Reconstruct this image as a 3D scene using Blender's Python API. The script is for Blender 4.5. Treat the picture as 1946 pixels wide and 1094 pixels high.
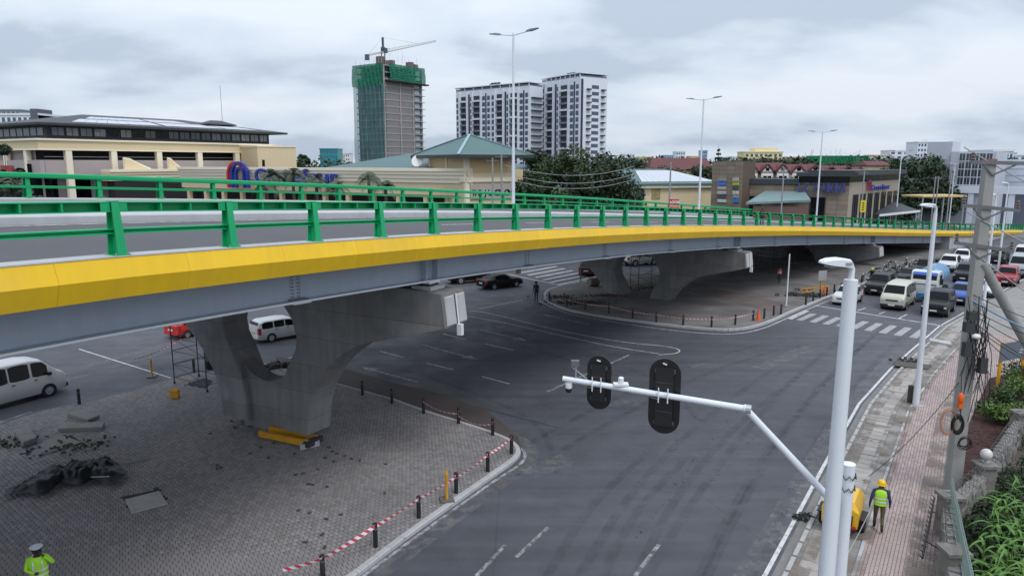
import bpy, math, random
import numpy as np
from mathutils import Vector, Matrix
random.seed(7); rng = np.random.default_rng(7)
for o in list(bpy.data.objects): bpy.data.objects.remove(o)
SC = bpy.context.scene
COL = SC.collection
# ------------------------------------------------------------------ camera
F = 1350.0; PW, PH = 1946.0, 1094.0; HC = 12.0
PITCH = math.atan(237.0 / F); SP, CP = math.sin(PITCH), math.cos(PITCH)
cam = bpy.data.cameras.new('camera'); camo = bpy.data.objects.new('camera', cam); COL.objects.link(camo)
camo.location = (0, 0, HC); camo.rotation_euler = (math.pi / 2 - PITCH, 0, 0)
cam.sensor_width = 36.0; cam.lens = F / PW * 36.0; cam.clip_start = 0.1; cam.clip_end = 6000
SC.camera = camo
# ------------------------------------------------------------------ overcast sky, soft sun, exposure
SUN_EL, SUN_AZ = math.radians(58), math.radians(150)     # azimuth clockwise from +Y
W = bpy.data.worlds.new('World'); SC.world = W; W.use_nodes = True
nt = W.node_tree; nt.nodes.clear()
def wn(t, **k):
    n = nt.nodes.new(t)
    for a, b in k.items(): setattr(n, a, b)
    return n
LK = nt.links.new
out = wn('ShaderNodeOutputWorld'); bg = wn('ShaderNodeBackground'); bg.inputs['Strength'].default_value = 0.1
sky = wn('ShaderNodeTexSky', sky_type='NISHITA'); sky.sun_disc = False
sky.sun_elevation = SUN_EL; sky.sun_rotation = SUN_AZ; sky.air_density = 1.0; sky.dust_density = 3.0
tc = wn('ShaderNodeTexCoord'); sx = wn('ShaderNodeSeparateXYZ'); LK(tc.outputs['Generated'], sx.inputs[0])
def wm(op, a, b=None):
    n = wn('ShaderNodeMath', operation=op)
    for i, v in enumerate((a, b)):
        if v is None: continue
        if isinstance(v, (int, float)): n.inputs[i].default_value = v
        else: LK(v, n.inputs[i])
    return n.outputs[0]
zpos = wm('MAXIMUM', sx.outputs['Z'], 0.0)
den = wm('ADD', zpos, 0.32)
cx = wm('DIVIDE', sx.outputs['X'], den); cy = wm('DIVIDE', sx.outputs['Y'], den)
cb = wn('ShaderNodeCombineXYZ'); LK(cx, cb.inputs[0]); LK(cy, cb.inputs[1])
mp = wn('ShaderNodeMapping'); LK(cb.outputs[0], mp.inputs[0]); mp.inputs['Scale'].default_value = (0.85, 1.15, 1); mp.inputs['Location'].default_value = (5.3, 2.4, 0)
n1 = wn('ShaderNodeTexNoise'); n1.inputs['Scale'].default_value = 1.5; n1.inputs['Detail'].default_value = 6; n1.inputs['Roughness'].default_value = 0.5; n1.inputs['Distortion'].default_value = 0.1
LK(mp.outputs[0], n1.inputs['Vector'])
rp = wn('ShaderNodeValToRGB'); LK(n1.outputs[0], rp.inputs[0])
rp.color_ramp.elements[0].position = 0.40; rp.color_ramp.elements[0].color = (4.4, 5.15, 6.25, 1)
rp.color_ramp.elements[1].position = 0.60; rp.color_ramp.elements[1].color = (7.0, 7.6, 8.4, 1)
e = rp.color_ramp.elements.new(0.48); e.color = (5.8, 6.6, 7.6, 1)
grad = wm('MULTIPLY_ADD', zpos, 0.8); nt.nodes[-1].inputs[2].default_value = 1.0
sc_ = wn('ShaderNodeVectorMath', operation='SCALE'); LK(rp.outputs[0], sc_.inputs[0]); LK(grad, sc_.inputs['Scale'])
mx = wn('ShaderNodeMix', data_type='RGBA'); mx.inputs['Factor'].default_value = 0.93
LK(sky.outputs[0], mx.inputs['A']); LK(sc_.outputs[0], mx.inputs['B'])
LK(mx.outputs['Result'], bg.inputs['Color']); LK(bg.outputs[0], out.inputs[0])
sl = bpy.data.lights.new('sun', 'SUN'); sl.energy = 1.3; sl.angle = math.radians(22); sl.color = (1.0, 0.97, 0.93)
so = bpy.data.objects.new('sun', sl); COL.objects.link(so)
sd = Vector((math.sin(SUN_AZ) * math.cos(SUN_EL), math.cos(SUN_AZ) * math.cos(SUN_EL), math.sin(SUN_EL)))
so.rotation_euler = (-sd).to_track_quat('-Z', 'Y').to_euler(); so.location = (0, 0, 60)
SC.view_settings.view_transform = 'Standard'; SC.view_settings.look = 'None'
SC.view_settings.exposure = 0.16; SC.view_settings.gamma = 1.0
SC.cycles.max_bounces = 6; SC.cycles.diffuse_bounces = 3; SC.cycles.glossy_bounces = 3; SC.cycles.caustics_reflective = False; SC.cycles.caustics_refractive = False
# ------------------------------------------------------------------ geometry helpers
def tz(Y): return 0.0 if Y < 62 else -0.02 * (min(Y, 172.0) - 62)
def ray(x, y):
    u = (x - PW / 2) / F; v = (PH / 2 - y) / F
    return Vector((u, CP + v * SP, -SP + v * CP))
def G(x, y, dz=0.0):                                   # photograph pixel -> point on the terrain (plus dz)
    d = ray(x, y); z = dz; P = None
    for _ in range(8):
        P = Vector((0, 0, HC)) + d * ((z - HC) / d.z); z = tz(P.y) + dz
    return Vector((P.x, P.y, z))
def at(x, y, Y):                                       # pixel -> point at depth Y
    d = ray(x, y); return Vector((0, 0, HC)) + d * (Y / d.y)
def mat_rot(a): return Matrix.Rotation(a, 4, 'Z')

class MB:
    def __init__(s): s.v = []; s.f = []; s.m = []
    def add(s, vs, fs, mi=0):
        b = len(s.v); s.v += [tuple(v) for v in vs]
        s.f += [tuple(i + b for i in f) for f in fs]; s.m += [mi] * len(fs); return s
    def box(s, x0, x1, y0, y1, z0, z1, mi=0):
        return s.add([(x0,y0,z0),(x1,y0,z0),(x1,y1,z0),(x0,y1,z0),(x0,y0,z1),(x1,y0,z1),(x1,y1,z1),(x0,y1,z1)],
                     [(3,2,1,0),(4,5,6,7),(0,1,5,4),(1,2,6,5),(2,3,7,6),(3,0,4,7)], mi)
    def obox(s, c, sz, rz=0.0, mi=0, M=None):
        M = M or Matrix.Rotation(rz, 3, 'Z'); c = Vector(c); a, b, d = [k / 2 for k in sz]
        vs = [c + M @ Vector(p) for p in ((-a,-b,-d),(a,-b,-d),(a,b,-d),(-a,b,-d),(-a,-b,d),(a,-b,d),(a,b,d),(-a,b,d))]
        return s.add(vs, [(3,2,1,0),(4,5,6,7),(0,1,5,4),(1,2,6,5),(2,3,7,6),(3,0,4,7)], mi)
    def bar(s, p, q, w, h=None, mi=0, up=(0,0,1)):
        p, q = Vector(p), Vector(q); h = h or w; t = (q - p)
        L = t.length
        if L < 1e-6: return s
        t.normalize(); up = Vector(up)
        if abs(t.dot(up)) > 0.98: up = Vector((1, 0, 0))
        a = t.cross(up).normalized(); b = a.cross(t)
        return s.obox((p + q) / 2, (w, L, h), M=Matrix((a, t, b)).transposed(), mi=mi)
    def tube(s, pts, r, n=8, mi=0, caps=True):
        pts = [Vector(p) for p in pts]; rs = r if isinstance(r, (list, tuple)) else [r] * len(pts); rings = []
        a = None
        for i, p in enumerate(pts):
            t = (pts[min(i + 1, len(pts) - 1)] - pts[max(i - 1, 0)]).normalized()
            if a is None:
                up = Vector((0, 0, 1)) if abs(t.z) < .95 else Vector((1, 0, 0)); a = t.cross(up).normalized()
            else: a = (a - t * a.dot(t)).normalized()
            b = t.cross(a)
            rings.append([p + (a * math.cos(2*math.pi*k/n) + b * math.sin(2*math.pi*k/n)) * rs[i] for k in range(n)])
        return s.loft(rings, mi, caps)
    def loft(s, rings, mi=0, caps=True, closed=True):
        n = len(rings[0]); vs = [v for r in rings for v in r]; fs = []
        for i in range(len(rings) - 1):
            for k in range(n if closed else n - 1):
                k2 = (k + 1) % n; fs.append((i*n+k, i*n+k2, (i+1)*n+k2, (i+1)*n+k))
        if caps and closed: fs += [tuple(reversed(range(n))), tuple(range((len(rings)-1)*n, len(rings)*n))]
        return s.add(vs, fs, mi)
    def lathe(s, prof, n=16, c=(0,0,0), mi=0, sx=1, sy=1):
        c = Vector(c)
        return s.loft([[c + Vector((r*math.cos(2*math.pi*k/n)*sx, r*math.sin(2*math.pi*k/n)*sy, z)) for k in range(n)] for r, z in prof], mi)
    def prism(s, poly, z0, z1, mi=0):
        n = len(poly)
        return s.add([(p[0],p[1],z0) for p in poly] + [(p[0],p[1],z1) for p in poly],
                     [tuple(reversed(range(n))), tuple(range(n, 2*n))] + [(i,(i+1)%n,n+(i+1)%n,n+i) for i in range(n)], mi)
    def extr(s, poly, fn, d0, d1, mi=0):               # poly of (a,b); fn(a,b,d) -> point
        n = len(poly)
        return s.add([fn(a,b,d0) for a,b in poly] + [fn(a,b,d1) for a,b in poly],
                     [tuple(reversed(range(n))), tuple(range(n, 2*n))] + [(i,(i+1)%n,n+(i+1)%n,n+i) for i in range(n)], mi)
    def sphere(s, c, r, n=12, m=8, mi=0, sc=(1,1,1)):
        c = Vector(c); pr = [(math.sin(math.pi*i/m), -math.cos(math.pi*i/m)) for i in range(m+1)]
        return s.loft([[c + Vector((max(a,1e-3)*r*math.cos(2*math.pi*k/n)*sc[0], max(a,1e-3)*r*math.sin(2*math.pi*k/n)*sc[1], b*r*sc[2])) for k in range(n)] for a,b in pr], mi)
    def mesh(s, name, mats, smooth=False):
        me = bpy.data.meshes.new(name); me.from_pydata(s.v, [], s.f)
        if not isinstance(mats, (list, tuple)): mats = [mats]
        for m in mats: me.materials.append(m)
        if len(mats) > 1: me.polygons.foreach_set('material_index', s.m)
        if smooth:
            me.polygons.foreach_set('use_smooth', [True] * len(me.polygons))
            me.set_sharp_from_angle(angle=math.radians(smooth if smooth is not True else 40))
        me.update(); return me
    def build(s, name, mats, parent=None, smooth=False, loc=None, rz=0):
        o = bpy.data.objects.new(name, s.mesh(name, mats, smooth)); COL.objects.link(o); o.parent = parent
        if loc is not None: o.location = loc
        if rz: o.rotation_euler = (0, 0, rz)
        return o
def inst(name, me, parent=None, loc=(0,0,0), rz=0, scale=None):
    o = bpy.data.objects.new(name, me); COL.objects.link(o); o.parent = parent; o.location = loc; o.rotation_euler = (0, 0, rz)
    if scale: o.scale = scale
    return o
USED = {}
def tag(o, label, cat, group=None):
    o['label'] = label; o['category'] = cat
    if group: o['group'] = group
    return o
def thing(name, label, cat, loc=(0,0,0), rz=0, group=None):
    o = bpy.data.objects.new(name, None); COL.objects.link(o); o.empty_display_size = .3
    o.location = loc; o.rotation_euler = (0, 0, rz); return tag(o, label, cat, group)
def copy_tree(o, parent=None, label=None):
    c = o.copy(); COL.objects.link(c); c.parent = parent
    if label: c['label'] = label
    for ch in list(o.children): copy_tree(ch, c)
    return c
def struct(o): o['kind'] = 'structure'; return o
def stuff(o): o['kind'] = 'stuff'; return o
ORD = ['first','second','third','fourth','fifth','sixth','seventh','eighth','ninth','tenth','eleventh','twelfth','thirteenth','fourteenth','fifteenth','sixteenth','seventeenth','eighteenth','nineteenth','twentieth','twenty-first','twenty-second','twenty-third','twenty-fourth','twenty-fifth','twenty-sixth','twenty-seventh','twenty-eighth','twenty-ninth','thirtieth']
# ------------------------------------------------------------------ materials
def S(r, g, b):                                        # sRGB 0-255 -> linear
    return tuple(((c/255/12.92) if c/255 <= .04045 else ((c/255+.055)/1.055)**2.4) for c in (r, g, b))
MATS = {}
def M(name, col, rough=.6, var=.12, scale=1.5, bump=0., bscale=30., metal=0., spec=.5, island=0., streak=0., dirt=0., dcol=(.06,.05,.045), objrnd=0., coat=0., panel=0.):
    if name in MATS: return MATS[name]
    m = bpy.data.materials.new(name); MATS[name] = m; m.use_nodes = True; t = m.node_tree; N = t.nodes; L = t.links.new
    p = N['Principled BSDF']; p.inputs['Roughness'].default_value = rough; p.inputs['Metallic'].default_value = metal; p.inputs['Specular IOR Level'].default_value = spec
    if coat: p.inputs['Coat Weight'].default_value = coat; p.inputs['Coat Roughness'].default_value = .08
    g = N.new('ShaderNodeNewGeometry')
    def noise(sc, det=5, stretch=None, r=.55):
        n = N.new('ShaderNodeTexNoise'); n.inputs['Scale'].default_value = sc; n.inputs['Detail'].default_value = det; n.inputs['Roughness'].default_value = r
        src = g.outputs['Position']
        if stretch:
            mp = N.new('ShaderNodeMapping'); mp.inputs['Scale'].default_value = stretch; L(src, mp.inputs[0]); src = mp.outputs[0]
        L(src, n.inputs['Vector']); return n.outputs[0]
    def math_(op, a, b):
        n = N.new('ShaderNodeMath'); n.operation = op
        for i, v in enumerate((a, b)):
            if isinstance(v, (int, float)): n.inputs[i].default_value = v
            else: L(v, n.inputs[i])
        return n.outputs[0]
    fac = math_('MULTIPLY_ADD', noise(scale), 2 * var); N[-1].inputs[2].default_value = 0
    fac = math_('ADD', fac, 1 - var)
    if streak: fac = math_('MULTIPLY', fac, math_('ADD', math_('MULTIPLY', noise(1.2, 4, (2.5, 2.5, .18)), 2 * streak), 1 - streak))
    if panel:
        vm = N.new('ShaderNodeVectorMath'); vm.operation = 'SNAP'; L(g.outputs['Position'], vm.inputs[0]); vm.inputs[1].default_value = (2.3, 2.3, 1.22); wn_ = N.new('ShaderNodeTexWhiteNoise'); L(vm.outputs[0], wn_.inputs['Vector'])
        fac = math_('MULTIPLY', fac, math_('ADD', math_('MULTIPLY', wn_.outputs['Value'], 2 * panel), 1 - panel))
        sz = N.new('ShaderNodeSeparateXYZ'); L(g.outputs['Position'], sz.inputs[0]); fr = math_('FRACT', math_('DIVIDE', sz.outputs['Z'], 1.22), 0); fac = math_('MULTIPLY', fac, math_('ADD', math_('MULTIPLY', math_('GREATER_THAN', fr, .028), .3), .7))
    if island: fac = math_('MULTIPLY', fac, math_('ADD', math_('MULTIPLY', g.outputs['Random Per Island'], 2 * island), 1 - island))
    if objrnd:
        oi = N.new('ShaderNodeObjectInfo'); fac = math_('MULTIPLY', fac, math_('ADD', math_('MULTIPLY', oi.outputs['Random'], 2 * objrnd), 1 - objrnd))
    sc = N.new('ShaderNodeVectorMath'); sc.operation = 'SCALE'; sc.inputs[0].default_value = col; L(fac, sc.inputs['Scale'])
    c = sc.outputs[0]
    if dirt:
        r = N.new('ShaderNodeValToRGB'); L(noise(scale * .7 + .13, 8, None, .65), r.inputs[0])
        r.color_ramp.elements[0].position = .5; r.color_ramp.elements[1].position = .72
        mx = N.new('ShaderNodeMix'); mx.data_type = 'RGBA'; L(math_('MULTIPLY', r.outputs[0], dirt), mx.inputs['Factor'])
        L(c, mx.inputs['A']); mx.inputs['B'].default_value = (*dcol, 1); c = mx.outputs['Result']
    L(c, p.inputs['Base Color'])
    if bump:
        b = N.new('ShaderNodeBump'); b.inputs['Strength'].default_value = bump; b.inputs['Distance'].default_value = .02
        L(noise(bscale, 4), b.inputs['Height']); L(b.outputs[0], p.inputs['Normal'])
    return m
def road_material():
    m = bpy.data.materials.new('asphalt'); m.use_nodes = True; t = m.node_tree; N = t.nodes; L = t.links.new
    p = N['Principled BSDF']; p.inputs['Specular IOR Level'].default_value = .45
    g = N.new('ShaderNodeNewGeometry')
    def noise(sc, det, stretch=None, rot=0, r=.55, dist=0):
        mp = N.new('ShaderNodeMapping'); L(g.outputs['Position'], mp.inputs[0]); mp.inputs['Rotation'].default_value = (0, 0, rot)
        mp.inputs['Scale'].default_value = stretch or (1, 1, 1)
        n = N.new('ShaderNodeTexNoise'); L(mp.outputs[0], n.inputs['Vector']); n.inputs['Scale'].default_value = sc; n.inputs['Detail'].default_value = det; n.inputs['Roughness'].default_value = r; n.inputs['Distortion'].default_value = dist
        return n.outputs[0]
    def ramp(f, a, b, ca, cb):
        r = N.new('ShaderNodeValToRGB'); L(f, r.inputs[0]); r.color_ramp.elements[0].position = a; r.color_ramp.elements[1].position = b
        r.color_ramp.elements[0].color = (*ca, 1); r.color_ramp.elements[1].color = (*cb, 1); return r.outputs[0]
    def mul(a, b):
        x = N.new('ShaderNodeMix'); x.data_type = 'RGBA'; x.blend_type = 'MULTIPLY'; x.inputs['Factor'].default_value = 1; L(a, x.inputs['A']); L(b, x.inputs['B']); return x.outputs['Result']
    c = ramp(noise(.055, 5, None, 0, .6, .6), .34, .66, (.060, .063, .076), (.094, .098, .116))
    c = mul(c, ramp(noise(1.0, 6, (.06, 1.4, 1), -.95), .3, .7, (.80,) * 3, (1.12,) * 3))     # tyre-worn bands along the road
    c = mul(c, ramp(noise(.9, 8, None, 0, .7), .35, .7, (.86,) * 3, (1.1,) * 3))
    c = mul(c, ramp(noise(45, 2), .3, .7, (.84,) * 3, (1.16,) * 3))
    dust = ramp(noise(.33, 9, None, 0, .72, .4), .60, .74, (0,) * 3, (1,) * 3)
    mx = N.new('ShaderNodeMix'); mx.data_type = 'RGBA'; h = N.new('ShaderNodeMath'); h.operation = 'MULTIPLY'; h.inputs[1].default_value = .3; L(dust, h.inputs[0]); L(h.outputs[0], mx.inputs['Factor'])
    L(c, mx.inputs['A']); mx.inputs['B'].default_value = (.13, .125, .12, 1); c = mx.outputs['Result']
    crk = N.new('ShaderNodeTexVoronoi'); crk.feature = 'DISTANCE_TO_EDGE'; crk.inputs['Scale'].default_value = .11; L(g.outputs['Position'], crk.inputs['Vector'])
    c = mul(c, ramp(crk.outputs['Distance'], .0015, .004, (.78,) * 3, (1,) * 3))
    L(c, p.inputs['Base Color'])
    L(ramp(noise(.5, 5), .3, .7, (.55,) * 3, (.8,) * 3), p.inputs['Roughness'])
    b = N.new('ShaderNodeBump'); b.inputs['Strength'].default_value = .25; b.inputs['Distance'].default_value = .01; L(noise(70, 3), b.inputs['Height']); L(b.outputs[0], p.inputs['Normal'])
    return m
def paint_material(name, col, wear):
    m = bpy.data.materials.new(name); m.use_nodes = True; t = m.node_tree; N = t.nodes; L = t.links.new
    p = N['Principled BSDF']; p.inputs['Roughness'].default_value = .6; g = N.new('ShaderNodeNewGeometry')
    n = N.new('ShaderNodeTexNoise'); n.inputs['Scale'].default_value = 3.5; n.inputs['Detail'].default_value = 9; n.inputs['Roughness'].default_value = .75; L(g.outputs['Position'], n.inputs['Vector'])
    r = N.new('ShaderNodeValToRGB'); L(n.outputs[0], r.inputs[0]); r.color_ramp.elements[0].position = wear - .1; r.color_ramp.elements[1].position = wear + .12
    r.color_ramp.elements[0].color = (.07, .07, .078, 1); r.color_ramp.elements[1].color = (*col, 1); L(r.outputs[0], p.inputs['Base Color']); return m
def paver_sheet(name, c1, c2, cm, bw=.2, bh=.1, rot=.3):
    m = bpy.data.materials.new(name); m.use_nodes = True; t = m.node_tree; N = t.nodes; L = t.links.new
    p = N['Principled BSDF']; p.inputs['Roughness'].default_value = .8; g = N.new('ShaderNodeNewGeometry')
    mp = N.new('ShaderNodeMapping'); L(g.outputs['Position'], mp.inputs[0]); mp.inputs['Rotation'].default_value = (0, 0, rot)
    b = N.new('ShaderNodeTexBrick'); L(mp.outputs[0], b.inputs['Vector']); b.inputs['Scale'].default_value = 1; b.inputs['Brick Width'].default_value = bw; b.inputs['Row Height'].default_value = bh; b.inputs['Mortar Size'].default_value = .006
    b.inputs['Color1'].default_value = (*c1, 1); b.inputs['Color2'].default_value = (*c2, 1); b.inputs['Mortar'].default_value = (*cm, 1)
    n = N.new('ShaderNodeTexNoise'); n.inputs['Scale'].default_value = .35; n.inputs['Detail'].default_value = 7; L(g.outputs['Position'], n.inputs['Vector'])
    r = N.new('ShaderNodeValToRGB'); L(n.outputs[0], r.inputs[0]); r.color_ramp.elements[0].position = .3; r.color_ramp.elements[1].position = .7; r.color_ramp.elements[0].color = (.65,) * 3 + (1,); r.color_ramp.elements[1].color = (1.25,) * 3 + (1,)
    x = N.new('ShaderNodeMix'); x.data_type = 'RGBA'; x.blend_type = 'MULTIPLY'; x.inputs['Factor'].default_value = 1; L(b.outputs['Color'], x.inputs['A']); L(r.outputs[0], x.inputs['B']); L(x.outputs['Result'], p.inputs['Base Color'])
    return m
ASPH = road_material()
WHITE_LINE = paint_material('road_paint', (.55, .55, .55), .42)
WORN_LINE = paint_material('worn_road_paint', (.42, .42, .42), .52)
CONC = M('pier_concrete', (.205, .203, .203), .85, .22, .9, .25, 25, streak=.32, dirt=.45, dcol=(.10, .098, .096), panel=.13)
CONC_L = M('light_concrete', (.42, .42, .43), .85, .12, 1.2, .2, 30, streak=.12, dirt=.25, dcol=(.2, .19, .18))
PARAPET = M('white_parapet', (.45, .455, .475), .75, .1, .6, streak=.1, dirt=.35, dcol=(.30, .29, .28))
YELLOW = M('yellow_fascia_paint', (.84, .52, .010), .45, .07, .5, .05, 12, streak=.11, objrnd=.03, dirt=.28, dcol=(.62, .40, .07))
GIRD = M('girder_grey_paint', (.38, .43, .51), .45, .06, .4, streak=.1, dirt=.15, dcol=(.24, .26, .29))
GREEN = M('green_rail_paint', (.004, .36, .13), .42, .1, 1.0, objrnd=.05)
STEEL = M('galvanised_steel', (.42, .44, .46), .45, .1, 3, metal=.6)
POLEW = M('white_pole_paint', (.70, .73, .78), .4, .04, .8, coat=.2)
BLACKP = M('black_plastic', (.012, .012, .014), .5, .2, 4)
RUBBER = M('tyre_rubber', (.015, .015, .016), .8, .2, 6)
GLASS = M('dark_glass', (.006, .007, .009), .08, .1, 1, spec=.18)
GLASSB = M('building_glass', (.03, .045, .06), .12, .3, .25, spec=.7)
RED = M('red_plastic', (.45, .02, .015), .5); ORANGE = M('orange_plastic', (.75, .12, .01), .5)
YEL = M('yellow_paint', (.62, .30, .012), .5, .15, 3, dirt=.25); WHITEP = M('white_paint', (.72, .73, .74), .4, .04)
CHROME = M('chrome', (.6, .6, .62), .15, .02, 1, metal=1.0); LAMPG = M('headlamp_glass', (.5, .53, .55), .1, .05)
SKIN = M('skin', (.07, .035, .022), .6, .1, 8); HIVIS = M('hivis_lime', (.36, .72, .03), .6, .08, 6, bump=.3, bscale=14)
REFL = M('reflective_tape', (.62, .64, .62), .35, .05); NAVY = M('navy_cloth', (.012, .016, .035), .8); KHAKI = M('khaki_cloth', (.10, .085, .045), .85, .2, 6, bump=.3, bscale=16)
SOIL = M('bare_soil', (.12, .10, .085), .95, .3, .8, .5, 20, dirt=.4); GRASS_G = M('rough_grass_ground', (.07, .085, .035), .95, .35, .15, .4, 6, dirt=.5, dcol=(.11, .095, .07))
BEIGE = M('beige_render', S(216, 198, 162), .8, .05, .2, streak=.06); CREAM = M('cream_trim', S(238, 228, 205), .75, .04, .3); TAUPE = M('taupe_render', S(172, 160, 158), .8, .05, .3)
ROOFD = M('dark_roof', (.035, .04, .047), .55, .15, .5); ROOFG = M('green_metal_roof', S(74, 104, 104), .5, .1, .4); SOLAR = M('solar_panel', S(190, 194, 202), .45, .06, .2)
BLUE = M('sign_blue', (.015, .035, .28), .45); REDS = M('sign_red', (.5, .02, .02), .45)
# ================================================================== GROUND, ROAD, PAVEMENTS
def sheet(name, mat, x0, x1, ys, lift, nx=2, parent=None):
    xs = np.linspace(x0, x1, nx); b = MB()
    vs = [(x, y, tz(y) + lift) for y in ys for x in xs]; n = len(xs)
    b.add(vs, [(j*n+i, j*n+i+1, (j+1)*n+i+1, (j+1)*n+i) for j in range(len(ys)-1) for i in range(n-1)])
    return b.build(name, mat, parent)
struct(sheet('ground', GRASS_G, -2500, 2500, [-60, 0, 62, 172, 400, 1000, 3500], -.05))
road = struct(sheet('road', ASPH, -120, 160, [-10, 20, 40, 62, 90, 120, 172], 0))
import bmesh
def poly_sheet(name, pts, lift, mat, parent=None, skirt=.3):
    """flat polygon that follows the terrain, with a skirt down its sides"""
    bm = bmesh.new(); vs = [bm.verts.new((p[0], p[1], 0)) for p in pts]; bm.faces.new(vs)
    bmesh.ops.triangulate(bm, faces=bm.faces[:])
    for yy in (62.0, 172.0): bmesh.ops.bisect_plane(bm, geom=bm.verts[:] + bm.edges[:] + bm.faces[:], plane_co=(0, yy, 0), plane_no=(0, 1, 0))
    for v in bm.verts: v.co.z = tz(v.co.y) + lift
    bmesh.ops.recalc_face_normals(bm, faces=bm.faces[:])
    if sum(f.normal.z for f in bm.faces) < 0: bmesh.ops.reverse_faces(bm, faces=bm.faces[:])
    if skirt:
        bd = [e for e in bm.edges if e.is_boundary]
        r = bmesh.ops.extrude_edge_only(bm, edges=bd)
        for v in [g for g in r['geom'] if isinstance(g, bmesh.types.BMVert)]: v.co.z -= skirt
    me = bpy.data.meshes.new(name); bm.to_mesh(me); bm.free(); me.materials.append(mat)
    o = bpy.data.objects.new(name, me); COL.objects.link(o); o.parent = parent; return o
def resample(pts, d):
    pts = [Vector((p[0], p[1], 0)) for p in pts]; out = [pts[0]]; 
    for a, b in zip(pts[:-1], pts[1:]):
        n = max(1, int(round((b - a).length / d)))
        out += [a.lerp(b, (i + 1) / n) for i in range(n)]
    return out
def smooth_path(pts, it=2):
    pts = [Vector((p[0], p[1], 0)) for p in pts]
    for _ in range(it):
        q = [pts[0]]
        for a, b in zip(pts[:-1], pts[1:]): q += [a.lerp(b, .25), a.lerp(b, .75)]
        pts = q + [pts[-1]]
    return pts
def offset(pts, d):                                    # to the right of travel
    out = []
    for i, p in enumerate(pts):
        t = (pts[min(i+1, len(pts)-1)] - pts[max(i-1, 0)]); t = Vector((t.x, t.y, 0)).normalized()
        out.append(Vector((p.x + t.y * d, p.y - t.x * d, 0)))
    return out
def ribbon(name, pts, w, mat, parent, lift=.006, d=1.0):
    pts = resample(pts, d); a, b = offset(pts, -w/2), offset(pts, w/2); n = len(pts); m = MB()
    m.add([(p.x, p.y, tz(p.y) + lift) for p in a + b], [(i, n+i, n+i+1, i+1) for i in range(n-1)]); return m.build(name, mat, parent)
def px(*l): return [G(*p) for p in l]
def kerb_run(path, parent, mat, w=.16, h=.16, L=.95, gap=.012):
    pts = resample(path, L)
    for a, b in zip(pts[:-1], pts[1:]):
        t = (b - a); l = t.length
        if l < .05: continue
        z = tz((a.y + b.y) / 2)
        m = MB(); m.loft([[(-l/2+gap/2+k*(l-gap), -w/2, -.12), (-l/2+gap/2+k*(l-gap), w/2, -.12), (-l/2+gap/2+k*(l-gap), w/2, h), (-l/2+gap/2+k*(l-gap), -w/2+.03, h), (-l/2+gap/2+k*(l-gap), -w/2, h-.03)] for k in (0, 1)])
        m.build('kerb_stone', mat, parent, loc=((a.x+b.x)/2, (a.y+b.y)/2, z), rz=math.atan2(t.y, t.x))
def inside(P, poly):
    x, y = P[:, 0], P[:, 1]; c = np.zeros(len(P), bool); n = len(poly)
    for i in range(n):
        x1, y1 = poly[i][0], poly[i][1]; x2, y2 = poly[(i+1) % n][0], poly[(i+1) % n][1]
        if y1 == y2: continue
        k = ((y1 > y) != (y2 > y)) & (x < (x2 - x1) * (y - y1) / (y2 - y1) + x1); c ^= k
    return c
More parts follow.
